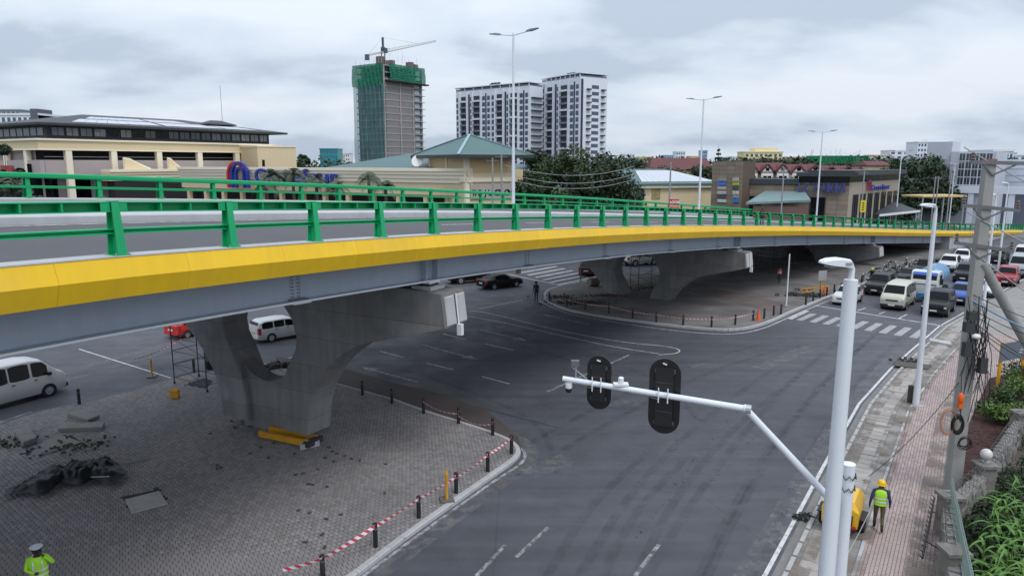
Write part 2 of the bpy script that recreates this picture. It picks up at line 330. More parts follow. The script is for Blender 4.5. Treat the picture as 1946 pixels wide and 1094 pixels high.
def pavers(parent, poly, ang, z, mat, holes=(), bw=.2, bh=.1, gap=.012, nsingle=300, vis=None):
    """running-bond pavers: the 300 that show largest are objects, the rest one mesh"""
    P = np.array([(p[0], p[1]) for p in poly]); c, s = math.cos(ang), math.sin(ang); R = np.array([[c, s], [-s, c]])
    Q = P @ R.T; x0, y0 = Q.min(0); x1, y1 = Q.max(0)
    ii, jj = np.meshgrid(np.arange(int((x1-x0)/bw)+2), np.arange(int((y1-y0)/bh)+2)); ii = ii.ravel(); jj = jj.ravel()
    C = np.stack([x0 + (ii + .5 * (jj % 2)) * bw, y0 + jj * bh], -1) @ R
    k = inside(C, poly)
    for h in holes: k &= ~inside(C, h)
    C = C[k]
    # keep only what can be in view (a margin beyond the frame)
    Z = z - HC; t = C[:, 1] * CP - Z * SP; u = 973 + F * C[:, 0] / t; v = 547 - F * (C[:, 1] * SP + Z * CP) / t
    vis_ = (u > -260) & (u < 2200) & (v < 1400); C, t, u, v = C[vis_], t[vis_], u[vis_], v[vis_]
    fr = (u > 0) & (u < 1946) & (v < 1090); order = np.argsort(np.where(fr, t, 1e6)); single = order[:nsingle]; rest = order[nsingle:]
    a, b = bw/2 - gap/2, bh/2 - gap/2; e = .006
    corners = np.array([(-a,-b,-.05),(a,-b,-.05),(a,b,-.05),(-a,b,-.05),(-a,-b,-e),(a,-b,-e),(a,b,-e),(-a,b,-e),(-a+e,-b+e,0),(a-e,-b+e,0),(a-e,b-e,0),(-a+e,b-e,0)])
    faces = np.array([(8,9,10,11),(0,1,5,4),(1,2,6,5),(2,3,7,6),(3,0,4,7),(4,5,9,8),(5,6,10,9),(6,7,11,10),(7,4,8,11)])
    cr = corners.copy(); cr[:, :2] = corners[:, :2] @ R
    n = len(rest); V = np.zeros((n, 12, 3)); V += cr; V[:, :, :2] += C[rest][:, None, :]; V[:, :, 2] += z
    V[:, 8:, 2] += rng.normal(0, .0018, (n, 1)) + rng.normal(0, .0012, (n, 4)); Fc = faces[None] + (np.arange(n) * 12)[:, None, None]
    me = bpy.data.meshes.new('paver_field'); me.vertices.add(n*12); me.vertices.foreach_set('co', V.ravel()); me.loops.add(n*36); me.loops.foreach_set('vertex_index', Fc.ravel().astype(np.int32)); me.polygons.add(n*9); me.polygons.foreach_set('loop_start', np.arange(n*9)*4); me.update(calc_edges=True); me.materials.append(mat)
    o = bpy.data.objects.new('paver_field', me); COL.objects.link(o); o.parent = parent; stuff(o)
    b1 = MB(); b1.add([tuple(x) for x in corners], [tuple(f) for f in faces]); pm = b1.mesh('paver', mat)
    for i in single: inst('paver', pm, parent, (C[i, 0], C[i, 1], z + random.gauss(0, .002)), ang)
# ---- near island under the flyover
tipc = px((676, 1094), (774, 1019), (865, 955), (940, 902), (975, 878), (988, 862), (975, 843), (936, 826), (868, 804), (804, 784), (743, 761))
near_kerb = smooth_path(tipc, 2)
far_edge = px((657, 737), (571, 713), (490, 691), (455, 686), (420, 697), (325, 723), (256, 744), (179, 763), (77, 785), (0, 810))
south = [Vector((-34, 20, 0)), Vector((-24, 6, 0)), Vector((-9.5, 12.0, 0))]
isl_poly = near_kerb + far_edge + south
PAV_J = M('paver_joint_sand', (.035, .033, .032), .95)
PAVER = M('grey_paver', (.228, .214, .216), .85, .22, .3, .15, 60, island=.17, objrnd=.0, dirt=.45, dcol=(.175, .155, .148))
island = struct(poly_sheet('paved_island', isl_poly, .105, PAV_J)); 
kerb_run(near_kerb, island, CONC_L, .2, .15); kerb_run([Vector((-9.6, 11.8, 0)), near_kerb[0]], island, CONC_L, .2, .15)
kerb_run(far_edge[4:], island, M('dark_kerb_concrete', (.16, .155, .15), .9, .25, 1.5, dirt=.4), .16, .14)
kerb_run([near_kerb[-1]] + far_edge[:4], island, CONC_L, .12, .135)
pit1 = px((40, 868), (75, 850), (128, 830), (160, 848), (75, 872)); pit2 = px((232, 950), (300, 932), (322, 960), (252, 978)); pit3 = px((350, 735), (385, 722), (408, 728), (392, 742))
inn = [Vector((p.x, p.y, 0)) for p in isl_poly]
pavers(island, inn, math.radians(29), .13, PAVER, holes=(pit1, pit2, pit3), bw=.165, bh=.215, gap=.016)
# red paver margin beyond the flush kerb
redm = px((520, 676), (640, 697), (757, 729), (853, 752), (930, 783), (985, 830), (992, 858), (975, 843), (936, 826), (868, 804), (804, 784), (743, 761), (657, 737), (571, 713))
struct(poly_sheet('red_paved_margin', redm, .012, paver_sheet('red_paver_margin', (.088, .066, .064), (.075, .060, .06), (.04, .038, .038), .2, .1, .3), skirt=.05))
# ---- far island under the second and third piers
f_edge = px((1740, 503), (1690, 520), (1650, 536), (1600, 556), (1550, 575), (1500, 595), (1470, 610), (1430, 624), (1390, 629), (1340, 627), (1270, 620), (1200, 611), (1130, 601), (1075, 590), (1042, 575), (1033, 562), (1045, 550), (1090, 540), (1130, 534))
f_edge_s = smooth_path(f_edge, 2)
f_back = [Vector((20, 82, 0)), Vector((40, 100, 0)), Vector((62, 122, 0)), Vector((72, 114, 0)), Vector((62, 100, 0))]
island2 = struct(poly_sheet('paved_island', f_edge_s + f_back, .13, paver_sheet('grey_paver_far', (.20, .185, .18), (.165, .155, .153), (.08, .076, .075), .22, .11, .5)))
kerb_run(f_edge_s, island2, CONC_L, .25, .16, 1.1)
redp = px((1195, 590), (1310, 560), (1420, 570), (1500, 580), (1470, 605), (1400, 612))
poly_sheet('red_paver_patch', px((1310, 556), (1345, 548), (1500, 580), (1480, 600), (1440, 590)), .136, paver_sheet('red_paver_far', (.165, .125, .118), (.145, .118, .112), (.06, .052, .05), .22, .11, .5), island2, skirt=0)
# ---- right-hand footway: kerb, drain covers, concrete strip, pink pavers
edge = [Vector((-4.2, 1.5, 0)), Vector((7.8, 19.5, 0)), Vector((12.6, 26.8, 0)), Vector((17.7, 34.4, 0)), Vector((22.4, 40.4, 0)), Vector((26.1, 44.8, 0)), Vector((32, 51.7, 0)), Vector((36.4, 56.1, 0)), Vector((52, 72, 0)), Vector((70, 91, 0)), Vector((100, 124, 0))]
edge = resample(edge, 1.0)
def band(name, o1, o2, lift, mat, i0=0, i1=None, parent=None, skirt=.2):
    e_ = edge[i0:i1]; return poly_sheet(name, offset(e_, o1) + offset(e_, o2)[::-1], lift, mat, parent, skirt)
FOOT = M('footway_concrete', (.26, .25, .24), .9, .2, .7, .3, 25, dirt=.8, dcol=(.17, .145, .125))
foot = struct(band('footway', .3, 9.0, .06, FOOT))
ribbon('edge_line', offset(edge, -.12), .13, paint_material('edge_paint', (.58, .58, .58), .38), road)
band('gutter', 0.05, .34, .01, M('gutter_concrete', (.19, .185, .18), .9, .2, 1, dirt=.4), parent=road, skirt=0)
KW = M('kerb_white', (.38, .375, .37), .8, .15, 2, dirt=.35, dcol=(.2, .19, .18))
ek = offset(edge, .42)
kl = resample(ek[4:75], 2.3)
for i in range(0, len(kl) - 1):
    a, b = kl[i], kl[i+1]; t = b - a; l = t.length
    rings = []
    for k in range(13):
        u_ = k / 12; y_ = 0.0; x_ = -l/2 + .06 + u_ * (l - .12)
        rings.append([(x_, -.09 + y_, -.1), (x_, .07 + y_, -.1), (x_, .07 + y_, .13), (x_, -.06 + y_, .13)])
    MB().loft(rings).build('kerb_stone', KW, foot, loc=((a.x+b.x)/2, (a.y+b.y)/2, tz(a.y)), rz=math.atan2(t.y, t.x))
COVER = M('drain_cover_concrete', (.33, .305, .285), .9, .14, 2.5, .3, 25, objrnd=.13, dirt=.45, dcol=(.16, .15, .14))
cm = MB(); cm.box(-.235, .235, -.5, .5, 0, .05); 
for yy in (-.32, 0, .32): cm.box(-.03, .03, yy - .05, yy + .05, .05, .056, 1)
cover_me = cm.mesh('drain_cover', [COVER, M('cover_slot', (.03, .03, .03), .9)])
cme2 = MB().box(-.235, .235, -.5, .5, 0, .05).mesh('drain_cover', [COVER])
cl = resample(offset(edge, 1.12)[6:70], .5)
for i in range(len(cl) - 1):
    a, b = cl[i], cl[i+1]; t = b - a
    if 42 < i < 44 or 60 < i < 62: continue
    o = inst('drain_cover', cover_me if i % 9 == 3 else cme2, foot, ((a.x+b.x)/2, (a.y+b.y)/2, tz(a.y) + .055 + random.uniform(-.008, .012)), math.atan2(t.y, t.x) + random.gauss(0, .012))
PINKJ = M('pink_joint', (.21, .155, .145), .95)
PINK = M('pink_paver', (.36, .285, .27), .85, .2, .5, .1, 60, island=.16, dirt=.85, dcol=(.27, .235, .22))
i0, i1 = 8, 64
pk_l = offset(edge, 2.15)[i0:i1]; pk_r = [Vector((p.x, p.y, 0)) for p in offset(edge, 4.15)[i0:i1]]
e_r = offset(edge, 1.0)
pk_r = [ (offset(edge, 4.0 + 1.6 * min(1, max(0, (k - 26) / 12)))[k]) for k in range(i0, i1)]
pinkpoly = pk_l + pk_r[::-1]
poly_sheet('paver_bed', pinkpoly, .068, PINKJ, foot, .05)
pavers(foot, [p for p in pinkpoly if p.y < 62], math.radians(57), .092, PINK, bw=.21, bh=.105, nsingle=300)
ribbon('edge_kerb', offset(edge, 2.08)[8:64], .1, CONC_L, foot, lift=.1)
# mulch bed, plot ground
MULCH = M('mulch', (.055, .022, .018), .95, .4, 4, .8, 25, island=.35)
mul_poly = px((1812, 880), (1835, 822), (1857, 771), (1880, 722), (1940, 706), (1990, 720), (1960, 770), (1900, 835), (1862, 905), (1820, 950))
mulch = struct(poly_sheet('mulch_bed', mul_poly, .11, MULCH))
mb = MB(); mp_ = np.array([(p.x, p.y) for p in mul_poly]); lo, hi = mp_.min(0), mp_.max(0)
cs = rng.uniform(lo, hi, (5200, 2)); cs = cs[inside(cs, mul_poly)]
for c in cs:
    a = random.uniform(0, 6.28); l = random.uniform(.04, .11); w = random.uniform(.01, .02); z = .115 + random.uniform(0, .03); t = random.uniform(-.025, .025)
    ca, sa = math.cos(a), math.sin(a)
    mb.add([(c[0]-l*ca+w*sa, c[1]-l*sa-w*ca, z), (c[0]+l*ca+w*sa, c[1]+l*sa-w*ca, z+t), (c[0]+l*ca-w*sa, c[1]+l*sa+w*ca, z+t), (c[0]-l*ca-w*sa, c[1]-l*sa+w*ca, z+.01)], [(0,1,2,3)])
stuff(mb.build('mulch_chips', MULCH, mulch))
WALLL = [Vector((10.6, 14.5, 0)), Vector((12.3, 18.2, 0)), Vector((14.2, 21.5, 0)), Vector((16.9, 23.9, 0)), Vector((22.0, 29.3, 0)), Vector((30, 37, 0))]
struct(poly_sheet('plot_soil', [p + Vector((.1, -.05, 0)) for p in WALLL] + [Vector((60, 40, 0)), Vector((50, 10, 0)), Vector((14, 8, 0))], .075, SOIL))
# ---- road markings
def line(a, b, w=.12, mat=WHITE_LINE, name='lane_line'): return ribbon(name, px(a, b), w, mat, road)
def arrow(a, b, head=True, w=.16, mat=WORN_LINE):      # shaft with a head at b
    A, B = G(*a), G(*b); t = (B - A); t.z = 0; L = t.length; t.normalize(); r = Vector((t.y, -t.x, 0))
    pts = [A - r*w/2, A + r*w/2]; H0 = A + t * (L - 1.1)
    poly = [A - r*w/2, A + r*w/2, H0 + r*w/2, H0 + r*.38, B, H0 - r*.38, H0 - r*w/2]
    m = MB(); m.add([(p.x, p.y, tz(p.y) + .007) for p in poly], [(0,1,2,6), (3,4,5), (2,3,5,6)]); m.build('lane_arrow', mat, road)
arrow((1120, 617), (1030, 597)); arrow((912, 626), (1003, 648)); arrow((803, 655), (908, 683)); arrow((795, 726), (687, 697)); arrow((60, 782), (-40, 815))
for a, b in (((722, 667), (767, 679)), ((811, 690), (862, 702)), ((842, 634), (885, 645)), ((922, 653), (975, 665)), ((916, 715), (968, 729)), ((908, 587), (993, 570)), ((150, 663), (325, 718)), ((0, 706), (30, 700))):
    line(a, b, .11, WHITE_LINE)
line((1040, 744), (1196, 674), .2, WORN_LINE); line((981, 1058), (1042, 1001), .13, WORN_LINE); line((1206, 1094), (1252, 1034), .13, WORN_LINE); line((905, 1094), (960, 1035), .13, WORN_LINE)
line((735, 690), (480, 745), .01, WORN_LINE)
line((515, 690), (580, 671), .13, WHITE_LINE)
ribbon('lane_line', smooth_path(px((885, 600), (960, 613), (1060, 636), (1160, 658), (1252, 672)), 2), .11, WHITE_LINE, road)
ribbon('lane_line', smooth_path(px((880, 592), (905, 590), (960, 602), (1060, 628), (1180, 650), (1262, 657), (1292, 663), (1290, 671), (1252, 674)), 2), .11, WHITE_LINE, road)
ribbon('edge_line', smooth_path(px((690, 1094), (780, 1027), (870, 962), (950, 906), (993, 880), (1000, 862), (985, 848)), 2), .13, paint_material('patchy_paint', (.5, .5, .5), .5), road)
ribbon('edge_line', smooth_path(px((1025, 572), (1070, 594), (1130, 606), (1200, 617), (1280, 628), (1345, 634), (1400, 635), (1450, 625), (1490, 607), (1545, 583), (1590, 566)), 2), .12, WHITE_LINE, road)
# zebra crossings
ZEB = paint_material('zebra_paint', (.36, .36, .37), .40)
def zebra(p0, p1, dirv, n, w, L):
    A, B = G(*p0), G(*p1); t = (B - A) / (n - 1); d = Vector((dirv[0], dirv[1], 0)).normalized()
    for i in range(n):
        c = A + t * i; ribbon('zebra_stripe', [c - d * L/2, c + d * L/2], w, ZEB, road)
dr = (.66, .75)
zebra((1533, 602), (1745, 634), dr, 9, .5, 3.2); line((1553, 581), (1792, 619), .22, WHITE_LINE, 'stop_line')
poly_sheet('zebra_end', px((1495, 605), (1530, 589), (1538, 591), (1505, 607)), .008, WHITE_LINE, road, 0)
for k in range(6): line((990 + k * 14, 518 + k * 4.6), (1058 + k * 15, 506 + k * 4.0), .42, WHITE_LINE, 'zebra_stripe')
line((965, 521), (1085, 546), .2, WHITE_LINE, 'stop_line')
for a, b in (((1630, 590), (1645, 585)), ((1670, 597), (1682, 592)), ((1708, 605), (1724, 597))): line(a, b, .12)
# dark sealed joints, drip trails and a dust patch on the asphalt
SEAL = M('bitumen_seal', (.022, .022, .024), .6, .3, 3)
for a, b in (((690, 718), (1060, 812)), ((880, 700), (985, 668)), ((220, 700), (520, 610)), ((150, 712), (470, 640))): ribbon('seal_joint', px(a, b), .05, SEAL, road, .005)
dm = MB()
for pts, nn in (((( 1210, 1020), (1300, 900), (1400, 780), (1500, 690), (1580, 640)), 110), (((1340, 930), (1420, 840), (1520, 760), (1600, 690)), 70), (((1280, 800), (1290, 860), (1300, 930)), 30)):
    pp = resample(smooth_path(px(*pts), 2), .25)
    for k in range(nn):
        c = random.choice(pp); r = random.uniform(.012, .035); c = c + Vector((random.gauss(0, .06), random.gauss(0, .06), 0)); n = 6
        dm.add([(c.x + r*math.cos(6.283*j/n), c.y + r*1.6*math.sin(6.283*j/n), .005) for j in range(n)], [tuple(range(n))])
stuff(dm.build('oil_drips', SEAL, road))

def film(name, col, amount, scale, lo, hi):
    """thin broken film (rubber marks, dust) that lets the asphalt show through"""
    m = bpy.data.materials.new(name); m.use_nodes = True; t = m.node_tree; N = t.nodes; L = t.links.new; p = N['Principled BSDF']; p.inputs['Base Color'].default_value = (*col, 1); p.inputs['Roughness'].default_value = .8
    g = N.new('ShaderNodeNewGeometry'); n = N.new('ShaderNodeTexNoise'); n.inputs['Scale'].default_value = scale; n.inputs['Detail'].default_value = 8; n.inputs['Roughness'].default_value = .7; L(g.outputs['Position'], n.inputs['Vector'])
    r = N.new('ShaderNodeValToRGB'); L(n.outputs[0], r.inputs[0]); r.color_ramp.elements[0].position = lo; r.color_ramp.elements[1].position = hi; r.color_ramp.elements[1].color = (amount,) * 3 + (1,)
    x = N.new('ShaderNodeMixShader'); tr = N.new('ShaderNodeBsdfTransparent'); L(r.outputs[0], x.inputs[0]); L(tr.outputs[0], x.inputs[1]); L(p.outputs[0], x.inputs[2]); L(x.outputs[0], [q for q in N if q.type == 'OUTPUT_MATERIAL'][0].inputs['Surface']); return m
TYRE = film('tyre_rubber_film', (.018, .018, .02), .15, 1.1, .38, .62); DUST = film('dust_film', (.30, .29, .28), .42, 2.2, .42, .68)
for k, pts in enumerate((((1230, 1094), (1330, 930), (1440, 790), (1540, 690), (1630, 620)), ((1330, 1094), (1410, 930), (1500, 800), (1590, 700), (1670, 630)), ((1100, 1094), (1200, 930), (1330, 800), (1470, 700)), ((1010, 840), (1120, 780), (1290, 700), (1440, 655)), ((760, 700), (900, 745), (1030, 800), (1060, 900)), ((1040, 1094), (1120, 960), (1230, 860)), ((930, 620), (1090, 668), (1260, 720), (1330, 800)))):
    c = smooth_path(px(*pts), 2); ribbon('tyre_mark', c, .32, TYRE, road, .0035 + .0002*k); ribbon('tyre_mark', offset(c, 1.55), .32, TYRE, road, .0036 + .0002*k)
for k, pts in enumerate((((1040, 885), (1085, 882)), ((1150, 768), (1215, 765)), ((1310, 695), (1360, 693)), ((700, 1085), (860, 985)), ((920, 935), (985, 895)), ((1000, 900), (1080, 870)), ((150, 700), (330, 650)), ((1480, 1040), (1560, 890)), ((1440, 700), (1540, 660)), ((60, 740), (240, 690)))):
    ribbon('dust_smear', px(*pts), .5 + .25 * (k % 3), DUST, road, .0045 + .0001*k)
ribbon('dust_smear', offset(edge, -.55), .7, DUST, road, .0047); ribbon('dust_smear', offset(near_kerb, .55), .7, DUST, road, .0049)
SOILF = film('soil_film', (.20, .165, .14), .8, .9, .44, .62); ribbon('soil_spill', offset(edge, 1.9)[8:64], .9, SOILF, foot, .118); ribbon('soil_spill', offset(edge, .75)[8:64], .5, SOILF, foot, .124); ribbon('soil_spill', offset(edge, 3.7)[8:50], .8, SOILF, foot, .106)
# ================================================================== FLYOVER
QD = [-7.94832, 14.47333, 0.44821, 0.00502, -0.00298, -0.00618, 10.12917, -8.18335, -10.73601, 7.68243, 2.92337]
_x0, _y0, _t0, _k0, _k1, _k2, _z0, _s1, _s2, _s3, SPAN = QD
_ss = np.linspace(0, 60 * SPAN, 1201); _u = _ss / (60 * SPAN); _ds = _ss[1] - _ss[0]
_th = _t0 + np.cumsum((_k0 + _k1 * _u + _k2 * _u * _u) * _ds)
_xs = _x0 + np.concatenate([[0], np.cumsum(np.sin(_th) * _ds)])[:-1]; _ys = _y0 + np.concatenate([[0], np.cumsum(np.cos(_th) * _ds)])[:-1]
_zs = _z0 + _s1 * _u + _s2 * _u**2 + _s3 * _u**3 - .009 * np.maximum(0, _u * 60 - 52) ** 2
DW = 20.0
def deck(n):
    s = n * SPAN
    if n < 0:
        return Vector((_x0 + s * math.sin(_t0), _y0 + s * math.cos(_t0), _z0 - s * -.0)) + Vector((0, 0, n * _s1 / 60 * .8)), _t0
    return Vector((np.interp(s, _ss, _xs), np.interp(s, _ss, _ys), np.interp(s, _ss, _zs))), float(np.interp(s, _ss, _th))
def cross(n): return float(np.interp(n, [20, 40], [.78, .35])) / DW
def D(n, lat, dz):
    p, th = deck(n); return p + Vector((-math.cos(th), math.sin(th), 0)) * lat + Vector((0, 0, lat * cross(n) + dz))
N0, N1 = -5.0, 60.0
fly = thing('flyover', 'curving road flyover with yellow edge panels, grey girders and green railings on concrete piers', 'flyover', (0, 0, 0))
def sweep(name, prof, mat, n0=N0, n1=N1, step=.5, parent=fly, smooth=False, closed=True):
    ns = np.linspace(n0, n1, int(round((n1 - n0) / step)) + 1)
    return MB().loft([[D(n, a, b) for a, b in prof] for n in ns], closed=closed, caps=closed).build(name, mat, parent, smooth)
DECKA = M('deck_asphalt', (.076, .074, .082), .75, .16, .25, .2, 60, dirt=.35, dcol=(.11, .105, .10))
sweep('deck_slab', [(.05, -.84), (.3, -.22), (DW-.3, -.22), (DW-.05, -.84)], CONC)
sweep('road_surface', [(.52, -.20), (9.45, -.20), (9.45, -.215), (.52, -.215)], DECKA)
sweep('road_surface', [(10.55, -.20), (DW-.52, -.20), (DW-.52, -.215), (10.55, -.215)], DECKA)
sweep('parapet_kerb', [(.02, -.02), (.02, -.3), (.5, -.3), (.5, -.02), (.47, 0), (.05, 0)], PARAPET)
sweep('parapet_kerb', [(DW-.5, -.3), (DW-.02, -.3), (DW-.02, -.02), (DW-.05, .03), (DW-.47, .03), (DW-.5, -.02)], PARAPET)
sweep('median_kerb', [(9.45, -.3), (10.55, -.3), (10.55, .03), (10.5, .08), (9.5, .08), (9.45, .03)], PARAPET)
sweep('edge_line', [(.72, -.194), (.84, -.194), (.84, -.198), (.72, -.198)], WHITE_LINE); sweep('edge_line', [(9.1, -.194), (9.25, -.194), (9.25, -.198), (9.1, -.198)], WHITE_LINE)
sweep('edge_line', [(10.75, -.194), (10.9, -.194), (10.9, -.198), (10.75, -.198)], WHITE_LINE); sweep('edge_line', [(DW-.9, -.194), (DW-.75, -.194), (DW-.75, -.198), (DW-.9, -.198)], WHITE_LINE)
for n in np.arange(N0 + 1, 46, 2.6):
    for lat in ((4.95, 15.1) if n > 6 else (15.1,)): sweep('lane_line', [(lat-.06, -.193), (lat+.06, -.193), (lat+.06, -.198), (lat-.06, -.198)], WHITE_LINE, n, n + .9, .45)
# yellow fascia panels, one for each bay
for i in range(int(N0) , int(N1)):
    g = .0012
    prof = [(.0, .0), (-.12, -.43), (.03, -.86), (.06, -.86), (-.06, -.43), (.05, -.01)]
    ns = [i + .5 + g, i + 1, i + 1.5 - g]
    if i + 1.5 > N1: continue
    MB().loft([[D(n, a, b) for a, b in prof] for n in ns]).build('fascia_panel', YELLOW, fly)
sweep('fascia_strip', [(DW, .0), (DW+.12, -.43), (DW-.03, -.86), (DW-.06, -.86), (DW+.06, -.43), (DW-.05, -.01)], YELLOW)
sweep('fascia_capping', [(-.02, .004), (-.02, -.02), (.06, -.02), (.06, .004)], PARAPET)
# steel girders (I sections) with flange, splices and stiffeners
NAB = 40.6
for k, lat in enumerate((1.35, 5.6, 9.9, 14.2, 18.6)):
    g = thing_parent = bpy.data.objects.new('girder', None); COL.objects.link(g); g.parent = fly
    sweep('web', [(lat-.012, -.84), (lat-.012, -1.84), (lat+.012, -1.84), (lat+.012, -.84)], GIRD, N0, NAB, .5, g)
    sweep('bottom_flange', [(lat-.30, -1.84), (lat+.30, -1.84), (lat+.30, -1.90), (lat-.30, -1.90)], GIRD, N0, NAB, .5, g)
    if k == 0:
        sweep('drip_strip', [(lat-.302, -1.835), (lat-.302, -1.885), (lat-.31, -1.885), (lat-.31, -1.835)], WHITEP, N0, NAB, .5, g)
        BOLT = M('bolt_heads', (.16, .18, .21), .5)
        for n in (2.1, 7.0, 9.9, 13.2, 16.2, 20.6, 23.6, 27.4, 29.6, 33.5, 37.5):     # bolted splices
            b = MB()
            b.add([D(n + s * .07, lat - .02, z) for s, z in ((-1, -.9), (1, -.9), (1, -1.8), (-1, -1.8))] + [D(n + s * .07, lat - .012, z) for s, z in ((-1, -.9), (1, -.9), (1, -1.8), (-1, -1.8))], [(0,1,2,3), (0,1,5,4), (1,2,6,5), (2,3,7,6), (3,0,4,7)])
            b.build('splice_plate', GIRD, g)
            b = MB()
            for r in range(9):
                for c in (-.055, -.03, .03, .055): b.tube([D(n + c, lat - .05, -.95 - r * .1), D(n + c, lat - .018, -.95 - r * .1)], .018, 6)
            for c in np.linspace(-.11, .11, 12):
                for w in (.08, .2): b.tube([D(n + c, lat - w, -1.79), D(n + c, lat - w, -1.84)], .02, 6)
            b.build('splice_bolts', BOLT, g)
            b = MB(); b.add([D(n + s * .12, lat + w, z) for z in (-1.905, -1.93) for s, w in ((-1, -.29), (1, -.29), (1, .29), (-1, .29))], [(0,1,2,3), (4,5,6,7), (0,1,5,4), (1,2,6,5), (2,3,7,6), (3,0,4,7)]); b.build('flange_plate', WHITEP, g)
    for n in (4.25, 4.5, 17.4, 17.65, 30.5, 30.75, 40.4):  # stiffeners over the piers
        b = MB(); b.add([D(n + s, lat - o, z) for s in (-.006, .006) for o, z in ((.012, -.86), (.26, -.86), (.26, -1.83), (.012, -1.83))], [(0,1,2,3), (4,5,6,7), (0,1,5,4), (1,2,6,5), (2,3,7,6), (3,0,4,7)]); b.build('stiffener', GIRD, g)
# railings
def railing(side):
    sg = 1 if side == 0 else -1; L0 = 0 if side == 0 else DW
    base = 0.0 if side == 0 else .03
    def lt(a): return L0 + sg * a
    r = bpy.data.objects.new('railing', None); COL.objects.link(r); r.parent = fly
    # tapered steel post of I section, base plate and bolts; local x along the rail, y inwards
    b = MB()
    for y0, y1, wb, wt in ((.06, .16, .105, .08), (.36, .30, .105, .08)):
        b.add([(-wb, y0-.012, .02), (wb, y0-.012, .02), (wb, y0+.012, .02), (-wb, y0+.012, .02), (-wt, y1-.012, 1.1), (wt, y1-.012, 1.1), (wt, y1+.012, 1.1), (-wt, y1+.012, 1.1)], [(3,2,1,0), (4,5,6,7), (0,1,5,4), (1,2,6,5), (2,3,7,6), (3,0,4,7)])
    b.add([(-.012, .07, .02), (.012, .07, .02), (.012, .35, .02), (-.012, .35, .02), (-.012, .17, 1.1), (.012, .17, 1.1), (.012, .29, 1.1), (-.012, .29, 1.1)], [(3,2,1,0), (4,5,6,7), (0,1,5,4), (1,2,6,5), (2,3,7,6), (3,0,4,7)])
    b.box(-.17, .17, .03, .42, 0, .025)
    b.add([(-.082, .145, 1.1), (.082, .145, 1.1), (.082, .315, 1.1), (-.082, .315, 1.1), (-.082, .145, 1.115), (.082, .145, 1.115), (.082, .315, 1.115), (-.082, .315, 1.115)], [(4,5,6,7), (0,1,5,4), (1,2,6,5), (2,3,7,6), (3,0,4,7)])
    for xx in (-.14, .14):
        for yy in (.06, .39): b.lathe([(.018, .025), (.018, .05), (.008, .05), (.008, .075)], 6, (xx, yy, 0), 1)
    pm = b.mesh('post', [GREEN, STEEL])
    for n in range(int(N0), int(N1)):
        p, th = deck(n); c = D(n, lt(0), base)
        o = inst('post', pm, r, c, (math.pi/2 - th) if side == 0 else (math.pi/2 - th + math.pi))
    # top rail: channel open to the outside, closed at the posts
    sweep('top_rail', [(lt(.18), .88), (lt(.40), .88), (lt(.40), 1.09), (lt(.18), 1.09), (lt(.18), 1.07), (lt(.385), 1.07), (lt(.385), .90), (lt(.18), .90)] if side == 0 else
          [(lt(.20), .9), (lt(.38), .9), (lt(.40), .95), (lt(.40), 1.08), (lt(.37), 1.13), (lt(.20), 1.13)], GREEN, parent=r, step=.25 if side == 0 else .5)
    sweep('middle_rail', [(lt(.22), .43 + base), (lt(.36), .43 + base), (lt(.36), .54 + base), (lt(.22), .54 + base), (lt(.22), .515 + base), (lt(.30), .505 + base), (lt(.30), .465 + base), (lt(.22), .455 + base)], GREEN, parent=r)
    if side == 0:
        for i in range(int(N0), 22):
            for a0, a1 in ((.03, .10), (.90, .97)): MB().add([D(i + s, lat, z) for lat in (.186, .20) for s, z in ((a0, .90), (a1, .90), (a1, 1.07), (a0, 1.07))], [(0,1,2,3), (4,5,6,7), (0,1,5,4), (1,2,6,5), (2,3,7,6), (3,0,4,7)]).build('end_plate', GREEN, r)
            for a0 in (.37, .63): MB().add([D(i + s, lat, z) for lat in (.19, .38) for s, z in ((a0, .90), (a0+.014, .90), (a0+.014, 1.07), (a0, 1.07))], [(0,1,2,3), (4,5,6,7), (0,1,5,4), (1,2,6,5), (2,3,7,6), (3,0,4,7)]).build('rib_plate', GREEN, r)
railing(0); railing(1)
